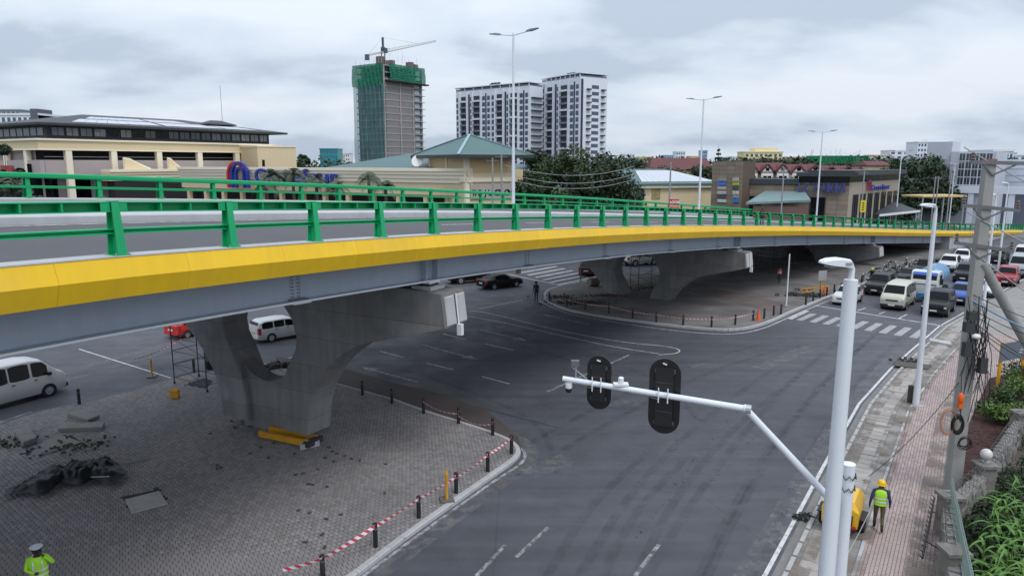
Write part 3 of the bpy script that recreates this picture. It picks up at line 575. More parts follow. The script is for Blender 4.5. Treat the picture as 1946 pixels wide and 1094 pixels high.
# ---- piers: flared twin-legged walls with an oval opening and a hammerhead cap
OUTW = [(0, 2.68), (.6, 2.74), (1.4, 2.9), (2.1, 3.2), (3.0, 3.85), (3.6, 4.45), (4.25, 5.35), (4.67, 6.3), (5.0, 7.3), (5.35, 8.4), (5.68, 9.4), (5.9, 9.95), (7.15, 9.8)]
HOLE = [(0, 1.05), (1.0, 1.1), (2.2, 1.33), (3.07, 1.75), (3.73, 2.18), (4.3, 2.28), (5.1, 2.05), (5.75, 1.5), (6.2, .8), (6.4, .02)]
def pier(n, dzshift, drain):
    p, th = deck(n); c = D(n, DW/2, 0); top = c.z - 1.9 - .28
    sl = cross(n); gz = tz(c.y) + .1
    pr = bpy.data.objects.new('pier', None); COL.objects.link(pr); pr.parent = fly
    pr.location = (c.x, c.y, 0); pr.rotation_euler = (0, 0, -th)        # local x = to the right edge, y = along the road
    sh = top - 7.15
    zs = sorted(set([z for z, _ in OUTW] + [z for z, _ in HOLE] + list(np.linspace(0, 6.4, 26)) + [7.15])); zs = [z for z in zs if z + sh > gz - .4]
    if zs[0] + sh > gz - .2: zs = [max(0, gz - .2 - sh)] + zs if zs[0] > 0 else zs
    ow = lambda z: float(np.interp(z, [a for a, _ in OUTW], [b for _, b in OUTW])); hw = lambda z: float(np.interp(z, [a for a, _ in HOLE], [b for _, b in HOLE])) if z < 6.4 else 0
    th2 = .72
    def P(x, y, z): return (x, y, z + sh + (-x) * sl * min(1, max(0, (z - 3) / 3)))
    def body(x0f, x1f, zlist, t=th2, bev=.06):
        b = MB(); rings = []
        for z in zlist:
            a, d = x0f(z), x1f(z); e = min(bev, abs(d - a) * .3)
            rings.append([P(a+e, -t, z), P(d-e, -t, z), P(d, -t+e, z), P(d, t-e, z), P(d-e, t, z), P(a+e, t, z), P(a, t-e, z), P(a, -t+e, z)])
        return b.loft(rings)
    zl = [z for z in zs if z <= 6.4]; zc = [z for z in zs if z >= 6.4]
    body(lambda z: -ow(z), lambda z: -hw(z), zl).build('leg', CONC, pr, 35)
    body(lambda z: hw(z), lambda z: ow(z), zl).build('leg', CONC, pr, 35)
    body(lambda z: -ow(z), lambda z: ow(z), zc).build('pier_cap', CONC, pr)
    if zs[0] < 1.5:                                                    # recessed web with a dished top between the legs
        b = MB(); xs = np.linspace(-1.6, 1.6, 13); 
        rings = [[(x, -.42, gz - .3), (x, -.42, 1.95 + .3 * x * x + sh), (x, .42, 1.95 + .3 * x * x + sh), (x, .42, gz - .3)] for x in xs]
        b.loft(rings).build('web_wall', CONC, pr, 35)
    # bearings and lighter end panels
    for lat in (1.35, 5.6, 9.9, 14.2, 18.6):
        x = DW/2 - lat; z = 7.15 + sh - x * sl
        b = MB(); b.box(x-.45, x+.45, -.45, .45, z - .04, z + .12); b.box(x-.28, x+.28, -.28, .28, z + .12, z + .21, 1); b.box(x-.32, x+.32, -.32, .32, z + .21, z + .285, 2)
        b.build('bearing', [CONC_L, BLACKP, WHITEP], pr)
    zt = lambda z, x=9.8: z + sh - x * sl
    b = MB(); 
    for y0, y1 in ((-.66, -.04), (.04, .66)):
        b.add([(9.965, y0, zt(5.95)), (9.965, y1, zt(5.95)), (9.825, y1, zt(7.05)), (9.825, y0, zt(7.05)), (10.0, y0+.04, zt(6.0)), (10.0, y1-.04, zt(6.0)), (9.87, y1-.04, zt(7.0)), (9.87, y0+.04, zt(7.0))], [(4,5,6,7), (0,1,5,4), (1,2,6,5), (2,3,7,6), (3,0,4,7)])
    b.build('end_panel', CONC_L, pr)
    if drain:
        b = MB(); b.tube([(9.9, 0, zt(7.1)), (10.02, 0, zt(6.0)), (10.02, 0, zt(5.9))], .03, 6); b.obox((10.1, -.02, zt(5.75)), (.2, .16, .42)); b.build('drain_pipe', WHITEP, pr)
pier(4.4, 0, True); pier(17.5, 0, True); pier(30.6, 0, False)
# ---- abutment: retaining wall under the ramp
b = MB(); ns = np.linspace(40.5, 60, 30)
rings = [[D(n, .25, -.86), Vector((*D(n, .25, 0).xy, tz(D(n, 0, 0).y) - 1.2)), Vector((*D(n, DW-.25, 0).xy, tz(D(n, DW, 0).y) - 1.2)), D(n, DW-.25, -.86)] for n in ns]
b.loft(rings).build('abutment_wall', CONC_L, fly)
for n in np.arange(41, 60, 1.0):
    b = MB(); a = D(n, .235, -.9); z0 = tz(a.y) - .3; a2 = D(n + .012, .235, -.9)
    if a.z - z0 > .2: b.add([(a.x, a.y, z0), (a2.x, a2.y, z0), a2, a], [(0,1,2,3)]); b.build('panel_joint', CONC, fly)
# ---- lamp columns on the flyover median
def double_lamp(n, i, h):
    c = D(n, DW/2, .08); p, th = deck(n)
    t = thing('street_lamp', f'tall white double-armed street lamp on the flyover median, {ORD[i]} from the left', 'street lamp', c, -th, 'lamps on the flyover median')
    b = MB(); b.tube([(0,0,0), (0,0,h)], [.115, .07], 10); b.build('pole', POLEW, t, 40)
    b = MB(); b.box(-.2, .2, -.2, .2, 0, .03); b.box(-.11, .11, -.11, .11, .03, .5); b.build('base_plate', STEEL, t)
    b = MB(); b.tube([(-1.35, 0, h+.05), (-.05, 0, h-.12), (.05, 0, h-.12), (1.35, 0, h+.05)], .035, 8); b.build('arm', POLEW, t)
    for s in (-1, 1):
        b = MB(); b.loft([[(s*(1.0), -.08, h+.0), (s*1.0, .08, h+.0), (s*1.0, .06, h+.07), (s*1.0, -.06, h+.07)], [(s*1.35, -.17, h+.02), (s*1.35, .17, h+.02), (s*1.35, .13, h+.14), (s*1.35, -.13, h+.14)], [(s*1.9, -.1, h+.11), (s*1.9, .1, h+.11), (s*1.9, .08, h+.16), (s*1.9, -.08, h+.16)]])
        b.build('lamp_head', M('lamp_head_grey', (.20, .21, .24), .5), t)
for i, (n, h) in enumerate(((11.1, 11.5), (21.3, 11.6), (32.05, 11.9), (42.5, 12.0), (53.2, 12.0))): double_lamp(n, i, h)
# ================================================================== BACKGROUND BUILDINGS
def frame_fn(o, u, w):                                   # local (a along u, d outwards along w, z)
    o = Vector(o); u = Vector((u[0], u[1], 0)).normalized(); w = Vector((w[0], w[1], 0)).normalized()
    return lambda a, d, z: o + u * a + w * d + Vector((0, 0, z))
class Bld:
    """building root with a local frame: x along the front, y to the back, z up; front faces local -y"""
    def __init__(s, name, label, A, B, cat='building', group=None):
        A, B = Vector(A), Vector(B); d = B - A; s.L = Vector((d.x, d.y, 0)).length; s.a = math.atan2(d.y, d.x)
        s.o = thing(name, label, cat, (A.x, A.y, tz(A.y) - .05), s.a, group); s.z0 = s.o.location.z; s.A = A; s.u = Vector((math.cos(s.a), math.sin(s.a), 0))
    def loc(s, x, y, dy=0.0):                             # pixel -> (x, z) on the front plane moved out by dy
        d = ray(x, y); n = Vector((s.u.y, -s.u.x, 0)); O = s.A + n * dy; k = (O - Vector((0, 0, HC))).dot(n) / d.dot(n); P = Vector((0, 0, HC)) + d * k
        return (P - s.A).dot(s.u), P.z - s.z0
    def box(s, name, mat, x0, x1, y0, y1, z0, z1, parent=None): return MB().box(x0, x1, y0, y1, z0, z1).build(name, mat, parent or s.o)
    def win(s, x0, x1, z0, z1, y=0, mat=GLASSB, fr=None, t=.06, name='window', sill=False):
        me = KEY.get((round(x1-x0, 2), round(z1-z0, 2), mat.name, fr.name if fr else '', t))
        if me is None:
            b = MB(); w, h = x1-x0, z1-z0; b.box(-w/2, w/2, -.02, .02, 0, h, 0); me = [b.mesh(name, mat), None]
            if fr:
                b = MB()
                for a in ((-w/2-t, -w/2, 0, h), (w/2, w/2+t, 0, h), (-w/2-t, w/2+t, -t, 0), (-w/2-t, w/2+t, h, h+t), (-t/3, t/3, 0, h)): b.box(a[0], a[1], -.07, .02, a[2], a[3])
                me[1] = b.mesh('window_frame', fr)
            KEY[(round(x1-x0, 2), round(z1-z0, 2), mat.name, fr.name if fr else '', t)] = me
        o = inst(name, me[0], s.o, ((x0+x1)/2, y - .03, z0))
        if me[1]: inst('window_frame', me[1], o)
        return o
KEY = {}
def hip_roof(b, name, mat, x0, x1, y0, y1, z0, z1, rx=.3, parent=None, eave=.25):
    """hip roof with a ridge along x; rx: share of length each hip takes"""
    my = (y0+y1)/2; a = x0 + (x1-x0)*rx; c = x1 - (x1-x0)*rx
    m = MB(); m.add([(x0,y0,z0),(x1,y0,z0),(x1,y1,z0),(x0,y1,z0),(a,my,z1),(c,my,z1),(x0,y0,z0-eave),(x1,y0,z0-eave),(x1,y1,z0-eave),(x0,y1,z0-eave)],
          [(0,1,5,4),(1,2,5),(2,3,4,5),(3,0,4),(6,7,1,0),(7,8,2,1),(8,9,3,2),(9,6,0,3),(9,8,7,6)]); return m.build(name, mat, parent or b.o)
def text_mesh(name, s, mat, size, depth, parent, loc, rot, bold=0.0, sx=1.0):
    cu = bpy.data.curves.new('t', 'FONT'); cu.body = s; cu.size = size; cu.extrude = depth; cu.offset = bold; cu.align_x = 'LEFT'
    to = bpy.data.objects.new('t', cu); COL.objects.link(to); dg = bpy.context.evaluated_depsgraph_get()
    me = bpy.data.meshes.new_from_object(to.evaluated_get(dg)); bpy.data.objects.remove(to); me.materials.clear(); me.materials.append(mat)
    o = bpy.data.objects.new(name, me); COL.objects.link(o); o.parent = parent; o.location = loc; o.rotation_euler = rot; o.scale = (sx, 1, 1); return o
def letters(s, mat, size, depth, parent, x, y, z, width, bold=0.0, name='sign_letter'):
    """one object for each letter, laid out along local x over the given width"""
    rough = {'i': .5, 'l': .5, 'I': .45, 'f': .6, 'r': .7, 't': .6, 'J': .8, ' ': .6, 'W': 1.5, 'w': 1.4, 'C': 1.2}
    ws = [rough.get(c, 1.0) for c in s]; k = width / sum(ws); p = x
    for c, w in zip(s, ws):
        if c != ' ':
            o = text_mesh(name, c, mat, size, depth, parent, (p, y, z), (math.pi/2, 0, 0), bold); xs_ = [v.co.x for v in o.data.vertices]; f_ = min(1.6, w * k * .9 / max(.01, max(xs_) - min(xs_))); o.scale = (f_, 1, 1); o.location.x = p - min(xs_) * f_
        p += w * k
# ---- large shopping mall on the left
mall = Bld('mall_building', 'sprawling beige shopping mall with dark glazed top floor and solar-panelled hip roof', at(85, 300, 130), at(528, 300, 174)); ml = mall.L
zb = [mall.loc(85, y)[1] for y in (350, 284, 264, 237)]      # level heights on the corner
zG, zB0, zB1, zE = 0, zb[1], zb[2], zb[3]
DARKI = M('shaded_interior', (.02, .02, .022), .9)  # near-black colour holds the shade of open bays and recesses
for side in (0,):
    mall.box('wall', TAUPE, .3, ml, 3.2, 30, 0, zB0); mall.box('beige_band', BEIGE, -1, ml+.5, -.3, 31, zB0, zB1 - .25); mall.box('band_trim', CREAM, -1.3, ml+.8, -.6, 31.3, zB1 - .25, zB1 + .1); mall.box('band_trim', CREAM, -1.1, ml+.6, -.42, 31.1, zB0 - .12, zB0 + .12)
    mall.box('upper_wall', ROOFD, 1.6, ml-1.0, 1.6, 29, zB1, zE + .3)
    zs2 = mall.loc(85, 304)[1]
    mall.box('parking_slab', TAUPE, 0, ml, .1, 3.3, zs2 - 3.0, zs2); mall.box('parking_rail', STEEL, 0, ml, .15, .2, zs2 + .55, zs2 + .62); mall.box('open_deck_shade', DARKI, 0, ml, 3.12, 3.19, zs2, zB0 - .1)
    mall.box('parking_slab', TAUPE, -.9, -.1, 0, 30, zs2 - 3.0, zs2)
for p in (130, 216, 302, 379, 450, 505): x_ = mall.loc(p, 300)[0]; mall.box('column', CREAM, x_-.55, x_+.55, -.35, .55, 0, zB0 - .1)
for y_ in (5, 13, 21, 29): mall.box('column', CREAM, -1.0, -.2, y_-.5, y_+.5, 0, zB0 - .1)
k = 0
for x_ in np.arange(2.4, ml - 3, 2.55):
    k += 1; mall.win(x_, x_+2.1, zB1 + .75, zE - .35, 1.6, [GLASSB, GLASS, M('lit_shop_glass', (.16, .2, .24), .2, .6, .4), GLASSB, M('posters_glass', (.3, .33, .36), .4, .8, .7)][(k * 7 + k // 3) % 5], M('dark_frame', (.03, .03, .033), .5), .12)
for y_ in np.arange(3, 27, 2.6):
    o = inst('window', KEY[list(KEY)[0]][0], mall.o, (1.57, y_ + 1, zB1 + .75), -math.pi/2)
hip_roof(mall, 'roof', ROOFD, -1.6, ml+2, -1.6, 32, zE + .35, zE + 3.1, .30, eave=.4)
def roof_pt(u, v, dz=.12):                                # u along front eave, v up the front slope
    a0, a1 = -1.6, ml+2; ra, rc = a0+(a1-a0)*.30, a1-(a1-a0)*.30
    L0, L1 = a0 + (ra-a0)*v, a1 - (a1-rc)*v; return Vector((L0 + (L1-L0)*u, -1.6 + 16.8*v, zE + .35 + 2.75*v + dz))
for u0, u1, v0, v1 in ((.10, .44, .12, .42), (.12, .44, .5, .72), (.46, .72, .12, .42), (.46, .70, .5, .72), (.74, .9, .12, .36)):
    nn = 8
    for q in range(nn):
        a, c = u0 + (u1-u0)*q/nn, u0 + (u1-u0)*(q+.96)/nn; m = MB(); P4 = [roof_pt(a, v0), roof_pt(c, v0), roof_pt(c, v1), roof_pt(a, v1)]
        m.add(P4 + [p - Vector((0, 0, .08)) for p in P4], [(0,1,2,3), (0,1,5,4), (1,2,6,5), (2,3,7,6), (3,0,4,7)]); m.build('solar_panel', SOLAR, mall.o)
mb_ = MB(); mb_.tube([(ml*.83, 8, zE+2), (ml*.83, 8, zE + 11)], .06, 6); mb_.build('antenna', STEEL, mall.o)
hip_roof(mall, 'roof_vent', ROOFD, ml*.72, ml*.86, 5, 10, zE + 2.0, zE + 2.9, .3)
# sloping parking-ramp parapets
for xa, xb, flip in ((221, 285, 0), (305, 345, 0)):
    x0, z0 = mall.loc(xa, 300); x1, z1 = mall.loc(xb, 318, 3); prof = [(x0, z0 - 2.6), (x0, z0 + .1), (x0 + (x1-x0)*.25, z0 - .1), (x0 + (x1-x0)*.6, z0 - 1.0), (x1 + .5, z1 - .2), (x1 + .5, z1 - 2.4)]
    MB().extr(prof, lambda a, b, d: (a, d, b), -2.6, -2.2).build('ramp_parapet', CREAM, mall.o); MB().extr([(a, b - .35) for a, b in prof], lambda a, b, d: (a, d, b), -2.75, -2.62).build('ramp_moulding', BEIGE, mall.o)
x0, z0 = mall.loc(208, 322, 5); x1 = mall.loc(420, 322, 5)[0]
for j, (dz, dy) in enumerate(((0, 0), (-.55, .18), (-1.1, .36), (-1.65, .5))): mall.box('stepped_moulding', CREAM if j % 2 == 0 else BEIGE, x0, x1, -5.2 + dy, -2, z0 + dz - .5, z0 + dz)
mall.box('entrance_shade', DARKI, x0 + 1, x1, -4.6, -2, 0, z0 - 2.1)
for p, c in ((60, (.35, .02, .03)), (32, (.1, .35, .55)), (12, (.55, .57, .6))):
    y_ = 8 + (75 - p) * .28; o = MB().box(-1.22, -1.05, y_-2.4, y_+2.4, zs2 - 2.7, zs2 - 1.0).build('shop_sign', M('shop_sign_%d' % p, c, .5, .4, 1.2), mall.o)
for p in (70, 100, 150, 165): x_, z_ = mall.loc(p, 335); mall.win(x_, x_+2.2, .8, z_ + 2.2, 3.2, GLASS)
# ---- plain end block and the long sign wall
endb = Bld('mall_annex', 'plain beige mall block beside the glazed wing above the sign wall', at(490, 300, 158), at(563, 300, 164))
zt_ = endb.loc(490, 279)[1]; endb.box('wall', BEIGE, 0, endb.L, 0, 16, 0, zt_); endb.box('coping', CREAM, -.15, endb.L+.15, -.15, 16.1, zt_, zt_ + .25); endb.win(.9, 1.5, zt_ - 4.2, zt_ - 2.8, 0, GLASS)
wallb = Bld('sign_wall_building', 'long low beige mall frontage with stepped mouldings and big blue supermarket letters', at(340, 312, 139), at(893, 318, 101))
wt = wallb.loc(893, 320)[1]; wl = wallb.L
wallb.box('wall', BEIGE, 0, wl, .9, 14, wt - 4.2, wt - .2)
for j, (z0_, z1_, d) in enumerate(((wt-.45, wt, -.55), (wt-.95, wt-.46, -.35), (wt-1.5, wt-.96, -.15), (wt-2.1, wt-1.51, .05), (wt-3.9, wt-2.11, .25))): wallb.box('stepped_moulding', CREAM if j < 4 else BEIGE, 0, wl, d, 1.2, z0_, z1_)
wallb.box('arcade_shade', DARKI, 0, wl - 1, 2.6, 13.9, 0, wt - 4.2); wallb.box('lower_wall', BEIGE, 0, wl, .2, 2.6, 0, wt - 6.6)
for x_ in np.arange(1.5, wl, 5.4): wallb.box('pillar', BEIGE, x_-.35, x_+.35, .5, 1.2, wt - 6.6, wt - 4.2)
lx, lz = wallb.loc(487, 346, .7); lx2 = wallb.loc(645, 346, .7)[0]
letters('Carrefour', BLUE, 3.3, .16, wallb.o, lx, -.85, lz, lx2 - lx, .05)
ax, az = wallb.loc(436, 350, .7); ax2 = wallb.loc(474, 350, .7)[0]
def arch(x0, x1, z0, h, t, mat, y, name='logo_arch'):
    b = MB(); r = (x1-x0)/2; cx_ = (x0+x1)/2; pts = [(x0, z0)] + [(cx_ - r*math.cos(math.pi*k/12), z0 + h - r + r*math.sin(math.pi*k/12)) for k in range(13)] + [(x1, z0)]
    for (a, c), (d, e_) in zip(pts[:-1], pts[1:]): b.bar((a, y, c), (d, y, e_), .5, t)
    b.build(name, mat, wallb.o)
aw = ax2 - ax
arch(ax, ax + aw*.78, az - .6, 4.4, .45, REDS, -.8); arch(ax + aw*.22, ax2, az - .6, 4.4, .5, BLUE, -.95); arch(ax + aw*.42, ax + aw*.8, az - .6, 3.5, .42, BLUE, -.9)
hip_roof(wallb, 'roof', ROOFG, wl*.52, wl*.98, 4, 22, wt, wt + 2.6, .42)
# dish
dx_, dz_ = wallb.loc(795, 307, -3); m = MB(); m.lathe([(.02, 0), (.4, .06), (.75, .22), (.95, .4)], 14); o = m.build('satellite_dish', WHITEP, wallb.o, True, (dx_, 3, dz_)); o.rotation_euler = (math.radians(70), 0, .3)
MB().tube([(dx_, 3.2, wt - .2), (dx_, 3.1, dz_)], .07, 6).build('dish_mast', STEEL, wallb.o)
# ---- square tower with a pyramid roof
tow = Bld('roofed_tower', 'square beige mall tower under a wide green pyramid roof, lettered at its foot', at(817, 300, 111), at(884, 300, 101))
tl = tow.L; td = 7.8; zt_ = tow.loc(884, 294)[1]; zm = tow.loc(884, 342)[1]
tow.box('wall', BEIGE, 0, tl, 0, td, 0, zt_)
for x_ in (0, tl*.5, tl): tow.box('pilaster', CREAM, x_-.3, x_+.3, -.14, 0, 0, zt_)
for y_ in (.3, td): tow.box('pilaster', CREAM, tl, tl + .14, y_-.3, y_+.3, 0, zt_)
tow.box('string_course', CREAM, -.3, tl+.3, -.3, td+.3, zm - .3, zm + .25); tow.box('panel', M('tan_panel', S(205, 178, 132), .8, .05), tl, tl + .06, .9, td - .9, zm + 1.0, zt_ - .5)
ov = 2.2; zr_ = tow.loc(884, 264)[1] + .8
m = MB(); m.add([(-ov,-ov,zt_), (tl+ov,-ov,zt_), (tl+ov,td+ov,zt_), (-ov,td+ov,zt_), (tl/2+1.4,td/2-.8,zr_)], [(0,1,4), (1,2,4), (2,3,4), (3,0,4)]); m.build('roof', ROOFG, tow.o)
for c in ((-ov,-ov), (tl+ov,-ov), (tl+ov, td+ov)): MB().bar((c[0], c[1], zt_ + .05), (tl/2+1.4, td/2-.8, zr_ + .06), .4, .1).build('hip_ridge', M('ridge_flashing', S(140, 165, 170), .4), tow.o)
tow.box('eaves', ROOFD, -ov-.05, tl+ov+.05, -ov-.05, td+ov+.05, zt_ - .45, zt_ - .01)
zs_ = tow.loc(884, 372)[1]; tow.box('sign_panel', M('grey_sign', (.45, .42, .38), .6), tl, tl + .2, .7, td - .3, zs_ - .5, zs_ + 1.5)
rough_ = 0
for k_, c_ in enumerate('THE JUNCTION'):
    if c_ != ' ': text_mesh('sign_letter', c_, NAVY, 1.15, .06, tow.o, (tl + .24, .8 + k_ * .54, zs_), (math.pi/2, 0, math.pi/2), .015)
# ---- tower block under construction
C0 = at(734, 300, 345); L0_ = at(688, 300, 358); R0_ = at(805, 300, 366)
NET = M('green_net', S(48, 118, 96), .85, .35, .12, .4, 1.2, streak=.25, spec=.1); NETD = M('blue_green_net', S(86, 122, 126), .85, .35, .1, .4, 1.2, streak=.3, spec=.1); GREYB = M('block_infill', S(132, 128, 132), .9, .12, .3); CF = M('raw_concrete', S(160, 155, 155), .9, .12, .2)
ct = Bld('unfinished_tower', 'tall concrete tower under construction wrapped in green netting, crane above it', C0, R0_)
zt_ = ct.loc(734, 150)[1]; nf = 17; fh = zt_ / nf; cl_ = ct.L; dp = (L0_ - C0).length
ct.box('core', M('tower_core', S(96, 98, 104), .9), .5, cl_-.5, .6, dp-.6, 0, zt_ + 1)
for f_ in range(nf + 1):
    ct.box('floor_slab', CF, 0, cl_, 0, dp, f_*fh - .25, f_*fh + .25)
    if f_ < nf:
        for a, c in ((.04, .38), (.44, .72)): ct.box('block_wall', GREYB, cl_*a, cl_*c, .15, .45, f_*fh + .25, f_*fh + fh - .25)
        ct.box('balcony', CF, cl_*.78, cl_ + 1.2, -.9, 2, f_*fh - .15, f_*fh + .05); ct.win(cl_*.80, cl_*.94, f_*fh + .5, f_*fh + fh - .5, .5, M('pale_opening', S(190, 200, 210), .6))
for x_ in (0, .41, .75, .98): ct.box('column', CF, cl_*x_-.45, cl_*x_+.45, -.06, .6, 0, zt_ + 6)
def see_through(m, a):
    t = m.node_tree; N = t.nodes; p = N['Principled BSDF']; o = [n for n in N if n.type == 'OUTPUT_MATERIAL'][0]; x = N.new('ShaderNodeMixShader'); tr = N.new('ShaderNodeBsdfTransparent'); x.inputs[0].default_value = a
    t.links.new(p.outputs[0], x.inputs[1]); t.links.new(tr.outputs[0], x.inputs[2]); t.links.new(x.outputs[0], o.inputs['Surface'])
see_through(NET, .12); see_through(NETD, .40)
for f_ in (1, 2):
    ct.box('floor_slab', CF, .2, cl_-.2, .2, dp-.2, zt_ + f_*fh - .25, zt_ + f_*fh + .2); ct.box('core', MATS['tower_core'], 2, cl_-2, 2.5, dp-2, zt_ + (f_-1)*fh, zt_ + f_*fh - .25)
# netting over the left face (offset curtain with folds) and upper storeys
def net(name, mat, p0, p1, z0, z1, amp, parent):
    p0, p1 = Vector(p0), Vector(p1); b = MB(); nx, nz = 24, 14; t = (p1 - p0); nrm = Vector((t.y, -t.x, 0)).normalized(); vs = []
    for j in range(nz+1):
        for i in range(nx+1): vs.append(p0 + t * (i/nx) + nrm * (amp * (math.sin(i*2.1 + j*.35) + random.uniform(-.5, .5))) + Vector((0, 0, z0 + (z1-z0)*j/nz)))
    b.add(vs, [(j*(nx+1)+i, j*(nx+1)+i+1, (j+1)*(nx+1)+i+1, (j+1)*(nx+1)+i) for j in range(nz) for i in range(nx)]); return b.build(name, mat, parent)
net('netting', NETD, (-1.2, dp + 1, 0), (-1.2, -1, 0), 0, zt_ - 3, .35, ct.o); net('netting', NET, (-1.4, dp + 1, 0), (-1.4, -1, 0), zt_ - 3, zt_ + 7, .3, ct.o)
net('netting', NET, (2.5, -1.4, 0), (cl_ + 1, -1.4, 0), zt_ - .4, zt_ + 7, .3, ct.o)
ct.box('net_catch_deck', DARKI, 1, cl_ + 2.5, -2.5, .5, zt_ - 1.2, zt_ - .6)
for x_, h_ in ((1, 10.5), (4, 9), (8, 9.5), (cl_-5, 10), (cl_-2, 9.2)): ct.box('roof_stub', M('brown_shutter', S(110, 92, 92), .9), x_, x_+2.6, 3, 6, zt_ + 6, zt_ + h_)
for x_ in np.arange(.5, cl_, 2.6): MB().tube([(x_, 1.5, zt_), (x_ + random.uniform(-.3, .3), 1.5, zt_ + random.uniform(9, 13))], .07, 4).build('rebar', STEEL, ct.o)
for y_ in np.arange(2, dp, 3.2): MB().tube([(-1, y_, 0), (-1, y_, zt_ + random.uniform(7.5, 12))], .09, 4).build('scaffold_pole', STEEL, ct.o)
# crane
cr = thing('tower_crane', 'white tower crane with long jib rising over the unfinished tower', 'crane', (*ct.o.matrix_basis.translation.xy, 0)); cp = C0 + (L0_ - C0) * .55 + (R0_ - C0) * .35; cr.location = (cp.x, cp.y, 0)
zc_ = at(712, 98, cp.y).z; CRM = M('crane_paint', S(205, 205, 200), .5); CRD = M('crane_dark', S(70, 84, 92), .5)
m = MB()
for sx2_, sy2_ in ((-.8, -.8), (.8, -.8), (.8, .8), (-.8, .8)): m.bar((sx2_, sy2_, 20), (sx2_, sy2_, zc_ + 2), .25)
for z_ in np.arange(40, zc_ + 1, 1.8): m.bar((-.8, -.8, z_), (.8, -.8, z_ + 1.8), .14); m.bar((-.8, .8, z_ + 1.8), (-.8, -.8, z_), .14); m.bar((.8, -.8, z_), (.8, .8, z_ + 1.8), .14)
m.build('mast', CRD, cr); m = MB(); m.bar((0, 0, zc_), (0, 0, zc_ + 6.5), 1.0); m.build('tower_head', CRD, cr)
jb = Vector((24.5, 3, 5.6)); m = MB(); base = Vector((1, 0, zc_ - .5)); nseg = 16
for off in ((0, -.7, 0), (0, .7, 0), (0, 0, 1.4)): m.bar(base + Vector(off), base + jb + Vector(off) * .4, .2)
for k in range(nseg):
    a, c = k/nseg, (k+1)/nseg; lo = lambda t_, sgn: base + jb*t_ + Vector((0, sgn*.7*(1-.6*t_), 0)); up = lambda t_: base + jb*t_ + Vector((0, 0, 1.4*(1-.6*t_)))
    for sgn in (-1, 1): m.bar(lo(a, sgn), up((a+c)/2), .12); m.bar(up((a+c)/2), lo(c, sgn), .12)
m.build('jib', CRM, cr); m = MB(); m.bar((0, 0, zc_ - .3), (-8, -1, zc_ - 2.0), 1.2, .8); m.build('counter_jib', CRM, cr); m = MB(); m.obox((-7.6, -1, zc_ - 2.9), (2.0, 1.6, 2.6)); m.build('counterweight', CRD, cr)
m = MB(); m.obox((1.4, -1.2, zc_ + .2), (1.8, 1.6, 2.2)); m.build('cab', CRD, cr); m = MB(); m.bar((0, 0, zc_ + 6.4), base + jb * .62 + Vector((0, 0, 1)), .08); m.bar((0, 0, zc_ + 6.4), (-7, -1, zc_ - 1.6), .08); m.build('pendant_line', STEEL, cr); m = MB(); m.bar(base + jb * .33, base + jb * .33 - Vector((0, 0, 7)), .1); m.build('hoist_rope', STEEL, cr)
# ---- white apartment towers
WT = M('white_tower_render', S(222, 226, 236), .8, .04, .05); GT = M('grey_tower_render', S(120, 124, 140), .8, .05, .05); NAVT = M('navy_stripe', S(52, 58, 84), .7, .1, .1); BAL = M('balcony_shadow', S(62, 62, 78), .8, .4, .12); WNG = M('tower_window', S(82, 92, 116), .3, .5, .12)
def apartment(name, label, A, B, ytop, depth, strips, side=None, nf=17):
    b = Bld(name, label, A, B); zt = b.loc(0 + (A.x * F / (A.y * .985) + 973), ytop)[1] - 2.4; b.box('wall', WT, 0, b.L, 0, depth, 0, zt); fh = 3.1; n = int((zt - 3) / fh)
    b.box('roof_slab', WT, -.4, b.L + .4, -.5, depth + .4, zt + 1.5, zt + 2.0); b.box('parapet', GT, .3, b.L-.3, .2, depth-.3, zt, zt + .9)
    for x_ in np.linspace(.4, b.L - .4, 9): b.box('roof_post', WT, x_-.2, x_+.2, -.2, .2, zt, zt + 1.5)
    for kk in range(6): b.box('roof_plant', ROOFD, b.L*.42 + kk * 1.1, b.L*.42 + kk * 1.1 + .9, depth*.3, depth*.3 + 1.4, zt + 2.0, zt + 3.0 + .5 * (kk % 2))
    def strip_(fn, kind, w):
        for f_ in range(n):
            z0_ = zt - 3 - (f_ + 1) * fh + .5
            if z0_ < 8: break
            fn(kind, z0_, f_)
    for a, c, kind in strips:
        x0_, x1_ = a * b.L, c * b.L
        if kind == 'fin': b.box('fin', WT, x0_, x1_, -.9, 0, 0, zt - 1.0)
        elif kind == 'navy': b.box('navy_stripe', NAVT, x0_, x1_, -.12, 0, 0, zt - 2)
        elif kind == 'win':
            for f_ in range(n): b.win(x0_, x1_, zt - 3 - (f_ + 1) * fh + .6, zt - 3 - (f_ + 1) * fh + 2.7, -.02, WNG)
        elif kind == 'bal':
            b.box('loggia_shade', BAL, x0_, x1_, -.06, 0, 6, zt - 3)  # flat panel, shade of the recessed bays put into its colour
            for f_ in range(n):
                zz = zt - 3 - (f_ + 1) * fh; b.box('balcony', GT if f_ % 3 else WT, x0_, x1_, -1.0, -.06, zz, zz + .9)
    if side:
        for a, c, kind in side:
            y0_, y1_ = a * depth, c * depth
            for f_ in range(n):
                zz = zt - 3 - (f_ + 1) * fh
                if kind == 'win': inst('window', MB().box(-.02, .02, -(y1_-y0_)/2, (y1_-y0_)/2, 0, 1.7).mesh('window', [WNG]), b.o, (b.L + .03, (y0_+y1_)/2, zz + .8))
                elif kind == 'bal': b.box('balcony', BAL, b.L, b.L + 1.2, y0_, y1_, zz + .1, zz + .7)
            if kind == 'navy': b.box('navy_stripe', NAVT, b.L, b.L + .12, y0_, y1_, 0, zt - 1)
    return b
